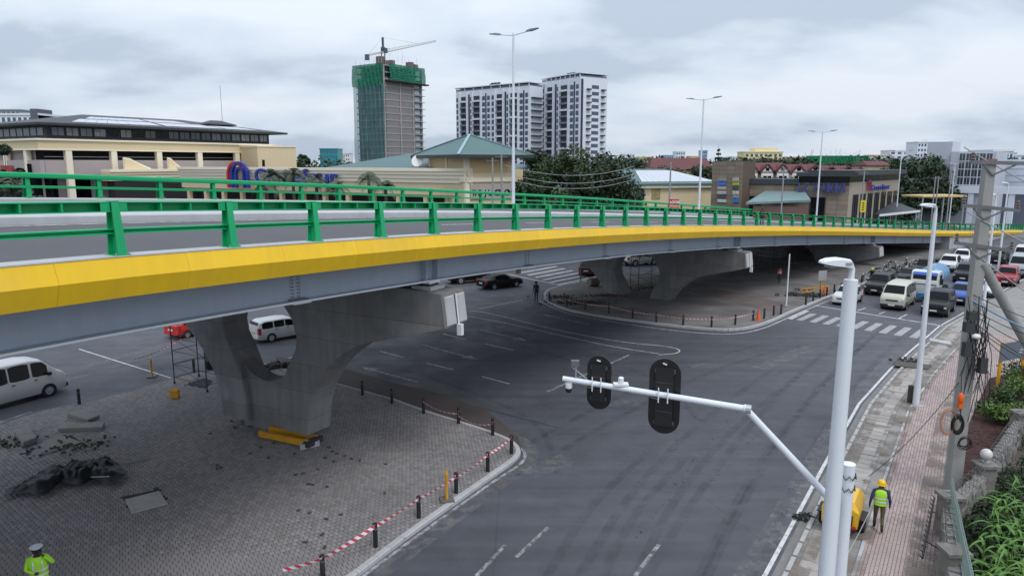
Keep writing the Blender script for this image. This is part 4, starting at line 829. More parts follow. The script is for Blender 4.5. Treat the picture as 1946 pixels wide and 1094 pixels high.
st = [(.01, .09, 'win'), (.10, .14, 'fin'), (.15, .31, 'bal'), (.32, .35, 'fin'), (.36, .40, 'navy'), (.41, .47, 'win'), (.48, .50, 'fin'), (.51, .70, 'bal'), (.71, .74, 'fin'), (.75, .83, 'win'), (.84, .87, 'navy'), (.89, .96, 'win')]
st2 = [(a_ * .5, c_ * .5, k_) for a_, c_, k_ in st] + [(.5 + a_ * .5, .5 + c_ * .5, k_) for a_, c_, k_ in st]
apartment('apartment_tower', 'broad white apartment tower on the left with dark balcony bays, behind the first double lamp', at(868, 300, 398), at(1006, 300, 366), 166, 11, st2, [(.1, .9, 'bal')])
apartment('apartment_tower', 'tallest white apartment tower, right of the group, with stacked balconies on its side', at(1029, 300, 378), at(1101, 300, 352), 148, 17, st, [(.02, .10, 'navy'), (.22, .36, 'bal'), (.42, .68, 'win'), (.76, .9, 'bal')])
# ---- generic far blocks
def far_block(name, label, x0, x1, ytop, Y, mat, rows=4, cols=6, wmat=WNG, dp=14, roofm=None, dY=0, group=None, ybase=None):
    b = Bld(name, label, at(x0, 300, Y), at(x1, 300, Y + dY), group=group); zt = b.loc(x0 + 1, ytop)[1]; b.box('wall', mat, 0, b.L, 0, dp, 0, zt); b.box('parapet', roofm or mat, -.3, b.L+.3, -.3, dp, zt, zt + .7)
    fh = 3.2; cw = b.L / cols
    for r in range(rows):
        for c in range(cols): b.win(c*cw + cw*.22, c*cw + cw*.78, zt - (r+1)*fh + .8, zt - (r+1)*fh + 2.4, 0, wmat)
    return b, zt
TEAL = M('teal_glass', S(40, 140, 150), .4, .15, .1)
far_block('office_block', 'small teal glass office block left of the unfinished tower', 608, 642, 284, 480, TEAL, 3, 6)
b_, z_ = far_block('white_block', 'white stepped apartment block at the far left behind the mall', 0, 82, 219, 260, WT, 4, 8, WNG, 18); b_.box('stair_tower', M('grey_tower', S(96, 96, 110), .8), b_.L - 2.6, b_.L, -.4, 8, 0, z_ + 2.2)
far_block('unfinished_block', 'dark unfinished block with green band on the far left skyline', -30, 48, 210, 400, M('raw_dark', S(150, 158, 166), .9), 3, 9, DARKI)
b_, z_ = far_block('yellow_block', 'pale yellow apartment block on the skyline behind the brick tower', 1415, 1487, 290, 420, M('pale_yellow', S(228, 214, 168), .8, .05), 3, 8); b_.box('upper_storey', M('pale_yellow', (.6, .5, .3)), b_.L*.3, b_.L*.9, 2, 12, z_, z_ + 2.6)
far_block('blue_block', 'pale blue low block on the skyline beside the conifer', 1372, 1403, 300, 600, M('pale_blue', S(150, 180, 215), .7), 2, 4)
for i, (a, c, y, lab) in enumerate(((1284, 1302, 289, 'pale grey tower block with mast, left on the distant skyline'), (1334, 1344, 287, 'slender bluish glass tower on the distant skyline'), (1183, 1206, 294, 'white far-off villa block above the trees'), (1690, 1740, 287, 'white far apartment block left of the larger white one'))): far_block('skyline_block', lab, a, c, y, 700 if i < 3 else 560, WT if i != 1 else M('blue_tower', S(140, 165, 200), .4), 3, 4)
b_, z_ = far_block('white_apartments', 'broad white apartment block with blue accents on the right skyline', 1742, 1811, 271, 470, WT, 8, 12, M('blue_accent', S(70, 88, 130), .5, .5, .15)); b_.box('upper_storey', WT, b_.L*.3, b_.L*.85, 1, 9, z_, z_ + 2.0); b_.box('blue_stripe', M('blue_stripe', S(90, 110, 165), .6), b_.L*.42, b_.L*.6, -.2, 0, 0, z_)
# green-netted building site
gs = Bld('netted_site', 'low concrete building site screened with bright green netting', at(1531, 300, 300), at(1650, 300, 300)); zt_ = gs.loc(1600, 296)[1]
NETB = M('bright_green_net', S(40, 120, 84), .85, .25, .1, spec=.1)
gs.box('frame', DARKI, 0, gs.L, .5, 15, 0, zt_ - 1)  # solid block coloured as the shade between the open floors
for z_ in (zt_ - 1, zt_ - 4.2, zt_ - 7.4): gs.box('floor_slab', CF, 0, gs.L, 0, 15, z_ - .2, z_ + .2)
net('netting', NETB, (0, -.6, 0), (gs.L*.46, -.6, 0), 0, zt_, .2, gs.o); net('netting', NETB, (gs.L*.46, -.6, 0), (gs.L*.86, -.6, 0), zt_ - 3.3, zt_, .2, gs.o); net('netting', NETB, (gs.L*.86, -.6, 0), (gs.L, -.6, 0), 0, zt_, .2, gs.o)
for x_ in np.arange(.3, gs.L, 1.3): MB().tube([(x_, random.uniform(0, 8), zt_ - 1), (x_, random.uniform(0, 8), zt_ + random.uniform(.5, 3.0))], .06, 4).build('rebar', STEEL, gs.o)
# red roofed long house behind the trees
RROOF = M('red_tile_roof', S(98, 54, 56), .75, .15, .8); 
rh = Bld('red_roof_hall', 'long hall with dark red roof among the trees behind the solar roof', at(1236, 310, 230), at(1360, 310, 230)); zt_ = rh.loc(1300, 322)[1]; zr_ = rh.loc(1300, 300)[1]; rh.box('wall', BEIGE, 1, rh.L-1, 1, 13, 0, zt_); hip_roof(rh, 'roof', RROOF, 0, rh.L, 0, 14, zt_, zr_, .08)
# beige retail hall with white solar roof
sh_ = Bld('retail_hall', 'low beige retail hall with pale solar panels over a green hip roof', at(1196, 340, 118), at(1362, 340, 122)); zt_ = sh_.loc(1250, 350)[1]; sh_.box('wall', BEIGE, 0, sh_.L, 0, 22, 0, zt_ - .6); sh_.box('cornice', CREAM, -.5, sh_.L+.5, -.5, 22.5, zt_ - .6, zt_)
hip_roof(sh_, 'roof', ROOFG, -.7, sh_.L+.7, -.7, 22.7, zt_ + .1, zt_ + 2.4, .3)
for q in range(12):
    a, c = .16 + .07*q, .16 + .07*(q+.95)
    def rp_(u, v): L0 = -.7 + (sh_.L+1.4)*.3*v; L1 = sh_.L + .7 - (sh_.L+1.4)*.3*v; return Vector((L0 + (L1-L0)*u, -.7 + 11.7*v, zt_ + .1 + 2.3*v + .1))
    MB().add([rp_(a, .1), rp_(c, .1), rp_(c, .85), rp_(a, .85)] + [p - Vector((0, 0, .07)) for p in (rp_(a, .1), rp_(c, .1), rp_(c, .85), rp_(a, .85))], [(0,1,2,3), (0,1,5,4), (1,2,6,5), (2,3,7,6), (3,0,4,7)]).build('solar_panel', SOLAR, sh_.o)
for p, cc in ((1208, (.04, .045, .06)), (1238, (.3, .26, .12))):
    x_, z0_ = sh_.loc(p, 378); sh_.box('poster_board', M('poster_%d' % p, cc, .6, .7, 1.5), x_, x_ + 1.5, -.12, 0, z0_, z0_ + 1.6)
m = MB(); ax_ = sh_.loc(1300, 370)[0]; m.add([(ax_-5, 0, 5.5), (ax_+6, 0, 5.5), (ax_+7, -5, 4.2), (ax_-6, -5, 4.2), (ax_-6, -5, 3.8), (ax_+7, -5, 3.8)], [(0,1,2,3), (3,2,5,4)]); m.build('awning', M('dark_green_awning', S(38, 58, 58), .8), sh_.o)
m = MB(); m.add([(0, 0, 5.2), (ax_-5.5, 0, 5.2), (ax_-7, -5, 4.0), (-3, -5, 4.0)], [(0,1,2,3)]); m.build('awning', M('white_awning', (.5, .5, .5), .8), sh_.o)
# brick sign tower
BRICK = paver_sheet('brick_cladding', S(150, 126, 104), S(124, 102, 84), S(96, 82, 70), .6, .2, 0)
def stone_clad(name, c1, c2):
    m = M(name, c1, .85, .16, 1.4, .3, 4, island=.2, objrnd=.12); return m
STONE = stone_clad('stone_cladding', S(138, 124, 110), None)
def clad(b, x0, x1, z0, z1, y, parent, cw=1.3, ch=.62):
    """stone slabs, each a piece of its own (shared mesh)"""
    nx, nz = max(1, int(round((x1-x0)/cw))), max(1, int(round((z1-z0)/ch))); w, h = (x1-x0)/nx, (z1-z0)/nz
    me = MB().box(-w/2+.015, w/2-.015, -.05, .05, .015, h-.015).mesh('stone_slab', STONE)
    for i in range(nx):
        for j in range(nz): inst('stone_slab', me, parent, (x0 + (i+.5)*w, y - .03 + random.uniform(-.015, .015), z0 + j*h))
bt = Bld('sign_tower', 'stone-clad sign tower carrying rows of shop name boards', at(1353, 340, 112), at(1411, 340, 108)); zt_ = bt.loc(1380, 307)[1]; bt.box('wall', M('stone_joint', S(96, 82, 70), .9), 0, bt.L, 0, 3.5, 0, zt_); clad(bt, 0, bt.L, 0, zt_, 0, bt.o)
cols = [(.30, .30, .32), (.05, .2, .6), (.55, .42, .38), (.5, .52, .5), (.08, .09, .1), (.6, .6, .58)]
for i, y in enumerate((341, 349, 357, 365.5, 373, 381)):
    for j, (a, c) in enumerate(((1365, 1381), (1394, 1405))):
        x0_, z0_ = bt.loc(a, y + 3); x1_ = bt.loc(c, y)[0]; bt.box('shop_name_board', M('board_%d_%d' % (i, j), cols[(i + 2*j) % 6] if (i, j) != (1, 1) else (.35, .5, .05), .5, .5, 2.5), x0_, x1_, -.3, -.1, z0_, z0_ + .5)
# ---- low stone retail building with signs
lc = Bld('retail_building', 'low stone retail building with dark flat roof, big blue shop letters and tall dark windows', at(1411, 380, 110), at(1612, 380, 104)); lx_ = lc.loc(1516, 380)[0]
zl = lc.loc(1450, 346)[1]; zh = lc.loc(1600, 338)[1]
lc.box('wall', M('stone_joint', (.1, .1, .1)), 0, lc.L, 0, 5, 0, zl); clad(lc, 0, lc.L, 0, zl - .4, 0, lc.o, 1.5, .7); lc.box('roof_band', ROOFD, -.3, lx_, -.4, 4.2, zl - .3, zl + .5)
lc.box('roof_band', ROOFD, lx_ - .4, lc.L + 1, -.8, 4.5, zh + .2, zh + .75); lc.box('clerestory', GLASS, lx_, lc.L, -.05, .1, zl + .05, zh + .2)
for a, c in ((1420, 1445), (1540, 1566)): x0_ = lc.loc(a, 400)[0]; x1_ = lc.loc(c, 400)[0]; lc.win(x0_, x1_, .3, zl - 2.2, -.08, GLASS, M('dark_frame', (.03, .03, .03)), .12)
sx_, sz_ = lc.loc(1516, 364.5, .6); sx2 = lc.loc(1606, 364.5, .6)[0]; letters('LC WAIKIKI', M('sign_blue_dim', (.035, .06, .22), .45), 1.9, .12, lc.o, sx_, -.55, sz_, sx2 - sx_, .03)
cn = MB(); x0_ = lc.loc(1418, 390, 6)[0]; x1_ = lc.loc(1540, 390, 6)[0]; zc2 = lc.loc(1480, 378, 6)[1]
cn.add([(x0_, -6.5, zc2 - .6), (x1_, -6.5, zc2), (x1_ - 1, -.2, zc2 + .9), (x0_ + 2, -.2, zc2 + .9), (x0_, -6.5, zc2 - .9), (x1_, -6.5, zc2 - .3)], [(0,1,2,3), (4,5,1,0)]); cn.build('entrance_canopy', M('canopy_glass', S(120, 142, 142), .4), lc.o); lc.box('canopy_wall', M('wood_screen', S(120, 96, 88), .8), x0_ + 1, x1_ - .4, -6.2, -6.0, 0, zc2 - 1.0)
wg = Bld('retail_wing', 'stone wing with tall narrow dark windows and small blue supermarket sign', at(1612, 380, 104), at(1706, 380, 122)); zw = wg.loc(1612, 347)[1]
wg.box('wall', M('tan_fins', S(158, 146, 132), .8, .08), 0, wg.L, 0, 6, 0, zw); wg.box('roof_band', ROOFD, -.4, wg.L+1, -.8, 6, zw + 1.0, zw + 1.7); wg.box('clerestory', GLASS, 0, wg.L, .05, 6, zw, zw + 1.0)
for i in range(7): x_ = wg.L * (.08 + .135 * i); wg.win(x_, x_ + wg.L*.075, .2, zw - 1.9, -.05, GLASS, M('dark_frame', (.03, .03, .03)), .1)
x0_, z0_ = wg.loc(1653, 362, .4); x1_ = wg.loc(1688, 362, .4)[0]; letters('Carrefour', BLUE, 1.15, .08, wg.o, x0_ + 1.0, -.3, z0_, x1_ - x0_, .02)
b = MB()
for sx0, c_ in ((0, 0), (.35, 1)):
    pts = [(x0_ - .6 + sx0, z0_)] + [(x0_ - .1 + sx0 - .5*math.cos(math.pi*k/8), z0_ + 1.0 + .5*math.sin(math.pi*k/8)) for k in range(9)] + [(x0_ + .4 + sx0, z0_)]
    for (a, c), (d, e_) in zip(pts[:-1], pts[1:]): b.bar((a, -.3, c), (d, -.3, e_), .15, .18, c_)
b.build('logo_arch', [REDS, BLUE], wg.o)
# car-port roof beyond
cpn = Bld('car_port', 'dark pitched car-port roof with white fascia right of the stone wing', at(1672, 395, 112), at(1749, 395, 116), 'car port'); z_ = cpn.loc(1700, 402)[1]
m = MB(); m.add([(0, 0, z_ - .4), (cpn.L, 0, z_), (cpn.L, 8, z_ + 2.0), (0, 8, z_ + .6)], [(0,1,2,3)]); m.build('roof', ROOFD, cpn.o); MB().bar((0, -.02, z_ - .5), (cpn.L, -.02, z_ - .1), .1, .35).build('fascia', WHITEP, cpn.o)
for x_ in (.4, cpn.L - .4): cpn.box('post', STEEL, x_-.1, x_+.1, .3, .5, 0, z_ - .3)
# ---- half-timbered houses with red roofs
TW = M('white_gable', S(222, 218, 214), .8, .05); TD = M('dark_timber', S(70, 44, 44), .8)
def gable_house(x0, x1, ybase, yeave, yridge, Y, lab, ngab):
    b = Bld('gabled_house', lab, at(x0, 320, Y), at(x1, 320, Y), group='red-roofed gabled houses'); ze = b.loc((x0+x1)/2, yeave)[1]; zr = b.loc((x0+x1)/2, yridge)[1]; L = b.L
    b.box('wall', TW, .3, L-.3, .3, 10, 0, ze); m = MB(); m.add([(0,-.3,ze-.2),(L,-.3,ze-.2),(L,10.3,ze-.2),(0,10.3,ze-.2),(.0,5,zr),(L,5,zr)], [(0,1,5,4),(2,3,4,5),(1,2,5),(3,0,4)]); m.build('roof', RROOF, b.o)
    for i in range(ngab):
        cx_ = L * (i + .5) / ngab; w = L / ngab * .38; zg = ze + (zr - ze) * .75
        MB().extr([(cx_-w, ze-1.2), (cx_+w, ze-1.2), (cx_+w, ze), (cx_, zg-.25), (cx_-w, ze)], lambda a, c, d: (a, d, c), -1.0, 3).build('gable_wall', TW, b.o)
        for sgn in (-1, 1): MB().bar((cx_ + sgn*(w+.4), -.8, ze - .35), (cx_, -.8, zg), .9, .25, up=(0, 1, 0)).build('gable_roof', RROOF, b.o); MB().add([(cx_, -1.2, zg), (cx_ + sgn*(w+.4), -1.2, ze - .35), (cx_ + sgn*(w+.4), 4.5, ze - .35), (cx_, 4.5, zg)], [(0,1,2,3)]).build('gable_roof', RROOF, b.o)
        b.win(cx_ - w*.7, cx_ + w*.7, ze - 2.6, ze - .9, -1.0, GLASS, TW, .15); b.win(cx_ - w*.3, cx_ + w*.3, ze + .3, ze + 1.1, -1.0, GLASS)
        MB().bar((cx_ - w, -1.06, ze), (cx_ + w, -1.06, ze), .1, .18).build('timber', TD, b.o)
gable_house(1412, 1500, 345, 327, 309, 175, 'white gabled house with red tile roof, left of the terrace', 3)
gable_house(1500, 1562, 345, 327, 312, 182, 'white gabled house with steep red roof, behind the shop letters', 2)
gable_house(1562, 1625, 345, 328, 315, 190, 'white gabled house with red roof, right end of the terrace', 2)
for a, c, y0, y1, lab in ((1608, 1672, 328, 318, 'low house with long dusky red roof in front of the netted site'), (1648, 1698, 314, 306, 'house with maroon roof beside the netted site')):
    b = Bld('red_roof_house', lab, at(a, 325, 215), at(c, 325, 215)); ze = b.loc(a+5, y0)[1]; zr = b.loc(a+5, y1)[1]; b.box('wall', BEIGE, .5, b.L-.5, .5, 9, 0, ze); hip_roof(b, 'roof', RROOF, 0, b.L, 0, 10, ze, zr, .1)
# ---- glass-fronted offices on the far right
go = Bld('office_building', 'grey office building with gridded dark glass front on the right', at(1818, 340, 150), at(1882, 340, 146)); zt_ = go.loc(1850, 291)[1]; z0_ = go.loc(1850, 352)[1]
go.box('wall', M('grey_cladding', S(186, 190, 200), .7, .06), -1.5, go.L+.5, .3, 14, 0, zt_ + .3); go.box('fascia', WT, -1.5, go.L + 6, -.8, .2, z0_ - 1.6, z0_ - .2)
for i in range(5):
    for j in range(4): w_ = go.L/5; h_ = (zt_ - z0_)/4; go.win(i*w_ + .08, (i+1)*w_ - .08, z0_ + j*h_ + .08, z0_ + (j+1)*h_ - .08, .25, GLASSB, WT, .06)
go.box('stair_core', M('grey_core', S(186, 190, 200), .8), -6.2, -1.6, 1, 9, 0, zt_ + 2.4)
for x_ in (go.L*.5, go.L + 4): go.box('column', WT, x_-.5, x_+.5, -.6, .2, 0, z0_ - 1.6)
gw = Bld('warehouse_block', 'pale panelled block beside the glass offices at the right edge', at(1884, 340, 160), at(1990, 340, 152)); zt_ = gw.loc(1910, 303)[1]; zb_ = gw.loc(1910, 358)[1]; gw.box('wall', WT, 0, gw.L, 0, 12, zb_, zt_); gw.box('lower_wall', GT, 0, gw.L, 1.5, 12, 0, zb_)
for j in range(5): gw.box('panel_rib', GT, 0, gw.L, -.06, 0, zb_ + j*1.4, zb_ + j*1.4 + .06)
b_, z_ = far_block('grey_block', 'grey stepped block left of the glass offices', 1782, 1822, 303, 175, M('grey_cladding', (.3, .3, .3)), 3, 3)
for i, (a, c, y, Y, lab) in enumerate(((1886, 1925, 288, 260, 'pale far block above the warehouse panels'), (1925, 1990, 296, 300, 'white far block at the right edge of the skyline'))): far_block('skyline_block', lab, a, c, y, Y, WT, 2, 5)
# kiosks and a bus shelter on the far side
ks = Bld('roadside_stall', 'roadside stall with pale canopy roof beyond the flyover on the right', at(1745, 380, 126), at(1828, 380, 128), 'stall'); z_ = ks.loc(1790, 371)[1]; ks.box('roof', M('tan_sheet', S(206, 178, 128), .7), 0, ks.L, -1, 4, z_ - .3, z_)
for x_ in (.3, ks.L*.5, ks.L-.3): ks.box('post', STEEL, x_-.08, x_+.08, -.8, -.6, 0, z_ - .3)
ks.box('counter', M('stall_blue', S(60, 90, 130), .7, .4, .8), .4, ks.L*.5, 0, 2, 0, 2.2); ks.box('counter', M('stall_red', S(130, 70, 62), .7, .4, .8), ks.L*.55, ks.L-.4, 0, 2, 0, 2.2)
# far carriageway on the right, with verge
far_road = struct(poly_sheet('far_road', px((1815, 440), (1946, 452), (2100, 440), (2100, 400), (1946, 383), (1885, 385), (1870, 400)), .02, M('far_asphalt', (.15, .15, .155), .8, .15, .15), skirt=.02))

# small blocks scattered along the skyline
R9 = random.Random(9)
for i, (x, w, y, Y) in enumerate(((1172, 22, 300, 520), (1216, 26, 299, 600), (1262, 18, 296, 640), (1312, 16, 298, 560), (1392, 20, 299, 520), (1496, 26, 299, 540), (1528, 18, 302, 480), (1660, 24, 296, 520), (1672, 30, 301, 420), (1828, 20, 296, 520), (1905, 26, 292, 480), (628, 20, 296, 560), (650, 14, 292, 600))):
    far_block('skyline_block', f'small hazy block on the distant skyline, {ORD[i]} of the scattered row', x, x + w, y, Y, [WT, M('pale_yellow', (.6, .5, .3)), M('pale_blue', (.3, .4, .5)), BEIGE][i % 4], 2, 4, group='scattered skyline blocks')
# ================================================================== TREES AND PLANTS
def leaf_cloud(name, mat, parent, clumps, n, size, flat=.6, loc=None):
    """many small two-triangle leaves spread through a set of ellipsoid clumps"""
    cs = np.array([c[:3] for c in clumps]); rs = np.array([c[3:6] for c in clumps]); vol = rs.prod(1) ** .72; pick = rng.choice(len(clumps), n, p=vol / vol.sum())
    d = rng.normal(size=(n, 3)); d /= np.linalg.norm(d, axis=1)[:, None]; r = rng.uniform(.35, 1.0, n) ** .45; r *= rng.uniform(.82, 1.12, n)
    C = cs[pick] + d * r[:, None] * rs[pick]
    nrm = d * .8 + rng.normal(size=(n, 3)) * .7; nrm[:, 2] += flat; nrm /= np.linalg.norm(nrm, axis=1)[:, None]
    a = np.cross(nrm, rng.normal(size=(n, 3))); a /= np.linalg.norm(a, axis=1)[:, None]; b = np.cross(nrm, a); s = size * rng.uniform(.55, 1.35, n)[:, None]
    V = np.stack([C - a * s, C - b * s * .55 + nrm * s * .12, C + a * s, C + b * s * .55 + nrm * s * .12], 1).reshape(-1, 3)
    me = bpy.data.meshes.new(name); me.vertices.add(n*4); me.vertices.foreach_set('co', V.ravel()); me.loops.add(n*4); me.loops.foreach_set('vertex_index', np.arange(n*4, dtype=np.int32)); me.polygons.add(n); me.polygons.foreach_set('loop_start', np.arange(n)*4); me.update(calc_edges=True); me.materials.append(mat)
    o = bpy.data.objects.new(name, me); COL.objects.link(o); o.parent = parent; return o
LEAF_D = M('leaf_dark', (.028, .050, .022), .65, .35, .35, island=.45, spec=.3); LEAF_M = M('leaf_mid', (.042, .074, .026), .6, .35, .3, island=.45, spec=.3); LEAF_G = M('leaf_grey', (.075, .085, .060), .65, .3, .3, island=.4, spec=.2); LEAF_B = M('leaf_bright', (.085, .15, .03), .55, .3, .8, island=.4, spec=.3)
BARK = M('bark', (.075, .06, .048), .9, .3, 3, .5, 10)
def tree(name, label, base, h, rad, n, size, mat=LEAF_D, nc=16, group=None, trunk=.3, squash=.75, seed=0, zlo=.25):
    R = random.Random(seed); t = thing(name, label, 'tree', (base[0], base[1], tz(base[1])), 0, group)
    m = MB(); m.tube([(0, 0, -.1), (.1, .05, h*.25), (-.1, 0, h*.5), (0, 0, h*.7)], [trunk, trunk*.8, trunk*.55, trunk*.25], 8); cl = []
    for i in range(nc):
        a = R.uniform(0, 6.28); rr = rad * math.sqrt(R.random()) * .78; z = h * R.uniform(zlo, .9); sh = 1 - .45 * max(0, (z/h - .6) / .4); x, y = rr * math.cos(a) * sh, rr * math.sin(a) * sh; s = rad * R.uniform(.26, .44)
        cl.append((x, y, z, s, s, s * squash)); m.tube([(0, 0, min(h*.38, z*.8)), (x*.5, y*.5, (z + min(h*.38, z*.8))/2), (x, y, z)], [trunk*.35, trunk*.2, trunk*.08], 5)
    m.build('trunk', BARK, t, True); leaf_cloud('crown', mat, t, cl, n, size); return t
def tree_px(name, label, xc, ytop, Y, wpx, n, size, **k):
    p = at(xc, ytop, Y); return tree(name, label, (p.x, p.y), p.z - tz(p.y), wpx * .62 * Y / F, n, size, **k)
tree_px('broadleaf_tree', 'feathery dark tree right of the pyramid-roofed tower', 1010, 270, 118, 70, 3500, .32, mat=LEAF_D, seed=1, squash=.9)
tree_px('broadleaf_tree', 'tallest dense green tree in the clump before the white towers', 1072, 272, 108, 125, 11000, .26, mat=LEAF_M, seed=2, nc=26)
tree_px('broadleaf_tree', 'dense dark tree at the right of the clump, beside the retail hall', 1150, 291, 104, 118, 11000, .25, mat=LEAF_D, seed=3, nc=26, squash=.9)
tree_px('broadleaf_tree', 'low dark tree filling the middle of the clump', 1105, 318, 98, 90, 4000, .3, mat=LEAF_D, seed=4, nc=18)
tree_px('broadleaf_tree', 'small lighter tree low in front of the clump', 1062, 350, 92, 60, 2500, .26, mat=LEAF_M, seed=5, nc=14)
tree_px('broadleaf_tree', 'dark tree at the left foot of the clump', 1005, 325, 96, 60, 3000, .28, mat=LEAF_D, seed=6, nc=16)
tree_px('broadleaf_tree', 'wide dark spreading tree behind the retail wing', 1762, 296, 150, 120, 8000, .4, mat=LEAF_D, seed=8, nc=28)
tree_px('broadleaf_tree', 'low dark tree under the spreading tree', 1730, 330, 140, 70, 4000, .35, mat=LEAF_D, seed=9, nc=18)
tree_px('broadleaf_tree', 'small round tree behind the spreading tree', 1700, 292, 210, 45, 2000, .45, mat=LEAF_D, seed=10, nc=12)
for i, (x, y, Y, w, lab) in enumerate(((1240, 318, 170, 90, 'flat-topped grey-green tree left of the red hall'), (1290, 328, 160, 95, 'grey-green tree in front of the red hall roof'), (1340, 312, 165, 75, 'dark tree beside the stone sign tower'), (1215, 306, 240, 50, 'airy tree on the skyline right of the clump'), (1465, 296, 260, 45, 'dark tree behind the gabled houses'), (1500, 304, 255, 30, 'small dark tree behind the gable ridge'), (575, 287, 300, 26, 'feathery tree beside the teal office block'), (1690, 345, 170, 60, 'grey-green tree right of the maroon roofs'))):
    tree_px('broadleaf_tree', lab, x, y, Y, w, 3000, .42 if Y < 220 else .6, mat=LEAF_G if i in (0, 1, 3, 7) else LEAF_D, seed=20 + i, nc=16)
# left-edge trees
tree_px('broadleaf_tree', 'dark tree cut by the left edge, in front of the mall', 0, 250, 95, 60, 2500, .3, mat=LEAF_D, seed=31, nc=14); tree_px('broadleaf_tree', 'low grey shrubby tree at the left edge behind the railing', 12, 322, 80, 70, 2500, .26, mat=LEAF_G, seed=32, nc=14)
for i, (x, y) in enumerate(((70, 342), (120, 350), (148, 358))): tree_px('garden_shrub', f'leafy shrub below the mall parking deck, {ORD[i]} from the left', x, y, 70 + i * 2, 34, 900, .2, mat=LEAF_M if i else LEAF_G, seed=40 + i, nc=8, group='shrubs before the mall')
# conifer on the skyline
p = at(1366, 278, 190); cf = thing('conifer_tree', 'slim pointed conifer on the skyline above the stone sign tower', 'tree', (p.x, p.y, tz(p.y))); hh = p.z - tz(p.y); MB().tube([(0, 0, 0), (0, 0, hh)], [.25, .04], 6).build('trunk', BARK, cf); leaf_cloud('crown', LEAF_D, cf, [(0, 0, hh*(.45 + .055*k), 2.4 - .23*k, 2.4 - .23*k, .28) for k in range(10)], 2600, .3)
# palms before the sign wall
def palm(label, xc, ytop, Y, r, seed):
    p = at(xc, ytop, Y); R = random.Random(seed); t = thing('palm_tree', label, 'palm', (p.x, p.y, tz(p.y)), 0, 'palms before the sign wall'); h = p.z - tz(p.y) - r * .35
    MB().tube([(0, 0, 0), (.1, 0, h*.5), (0, 0, h)], [.22, .17, .2], 8).build('trunk', BARK, t); m = MB()
    for k in range(22):
        a = R.uniform(0, 6.28); el = R.uniform(.1, 1.25); L = r * R.uniform(.8, 1.15); pts = []; 
        for j in range(9):
            s = j / 8; d = L * s; pts.append(Vector((math.cos(a) * d * math.cos(el) * (1 - .15*s), math.sin(a) * d * math.cos(el) * (1 - .15*s), h + d * math.sin(el) - 1.05 * L * s * s * (.5 + .3*math.cos(el)))))
        m.tube(pts, [.035*(1 - j/9) + .006 for j in range(9)], 4, caps=False)
        for j in range(1, 9):
            for q in (0, .5):
                c = pts[j-1].lerp(pts[j], q); tdir = (pts[j] - pts[j-1]).normalized(); side = tdir.cross(Vector((0, 0, 1))).normalized(); l = r * .26 * math.sin(math.pi * min(.98, .12 + .85 * (j - 1 + q) / 8))
                for sg in (-1, 1):
                    e_ = c + side * sg * l + tdir * l * .5 - Vector((0, 0, l * .45)); w = tdir * .055; m.add([c - w, c + w, e_], [(0, 1, 2)])
    m.build('frond', M('palm_leaf', (.075, .095, .055), .6, .3, .6, island=.3), t)
for i, (x, y, Y, r) in enumerate(((520, 322, 88, 2.6), (555, 318, 90, 2.8), (600, 330, 86, 2.4), (505, 340, 82, 2.2), (700, 326, 86, 2.6), (732, 342, 84, 2.0), (640, 345, 84, 2.2))):
    palm(f'windblown palm tree before the sign wall, {ORD[[1, 2, 3, 0, 5, 6, 4][i]]} from the left', x, y, Y, r, 60 + i)
for i, (x, y, Y) in enumerate(((905, 374, 70), (1500, 0, 0))):
    if Y: tree_px('garden_shrub', 'yellow-green shrub glimpsed between the far railing posts', 985, 376, 80, 22, 500, .18, mat=LEAF_B, seed=70, nc=6)
# right-hand garden: shrubs in the bed, corn in the plot, creeper over the wall
def shrub(label, pos, r, h, n, seed, mat=LEAF_B, size=.07):
    R = random.Random(seed); t = thing('garden_shrub', label, 'shrub', pos, 0, 'shrubs beside the mulch bed'); m = MB(); cl = []
    for i in range(12):
        a = R.uniform(0, 6.28); d = r * math.sqrt(R.random()) * .75; z = h * R.uniform(.35, .85); cl.append((d*math.cos(a), d*math.sin(a), z, r*.38, r*.38, h*.25)); m.tube([(0, 0, 0), (d*math.cos(a)*.6, d*math.sin(a)*.6, z*.6), (d*math.cos(a), d*math.sin(a), z)], [.025, .018, .008], 5)
    m.build('stem', BARK, t); leaf_cloud('crown', mat, t, cl, n, size)
for i, (x, y, r, h) in enumerate(((1905, 792, 1.1, 1.1), (1930, 765, 1.2, 1.3), (1952, 745, 1.3, 1.5), (1890, 770, .8, .8), (1965, 800, 1.2, 1.2), (1948, 720, 1.3, 1.6))):
    g = G(x, y + 20); shrub(('loose green shrub at the mulch bed, nearest the pavers', 'bright leafy shrub at the middle of the mulch bed', 'tall shrub behind the mulch bed at the right edge', 'small low shrub in the mulch bed', 'rounded shrub hanging over the stone wall', 'bushy shrub below the blue-grey board')[i], g, r, h, 1500, 80 + i, LEAF_M if i % 2 else LEAF_B)
CORN = M('corn_leaf', (.09, .20, .03), .5, .25, 1.5, island=.3, spec=.4)
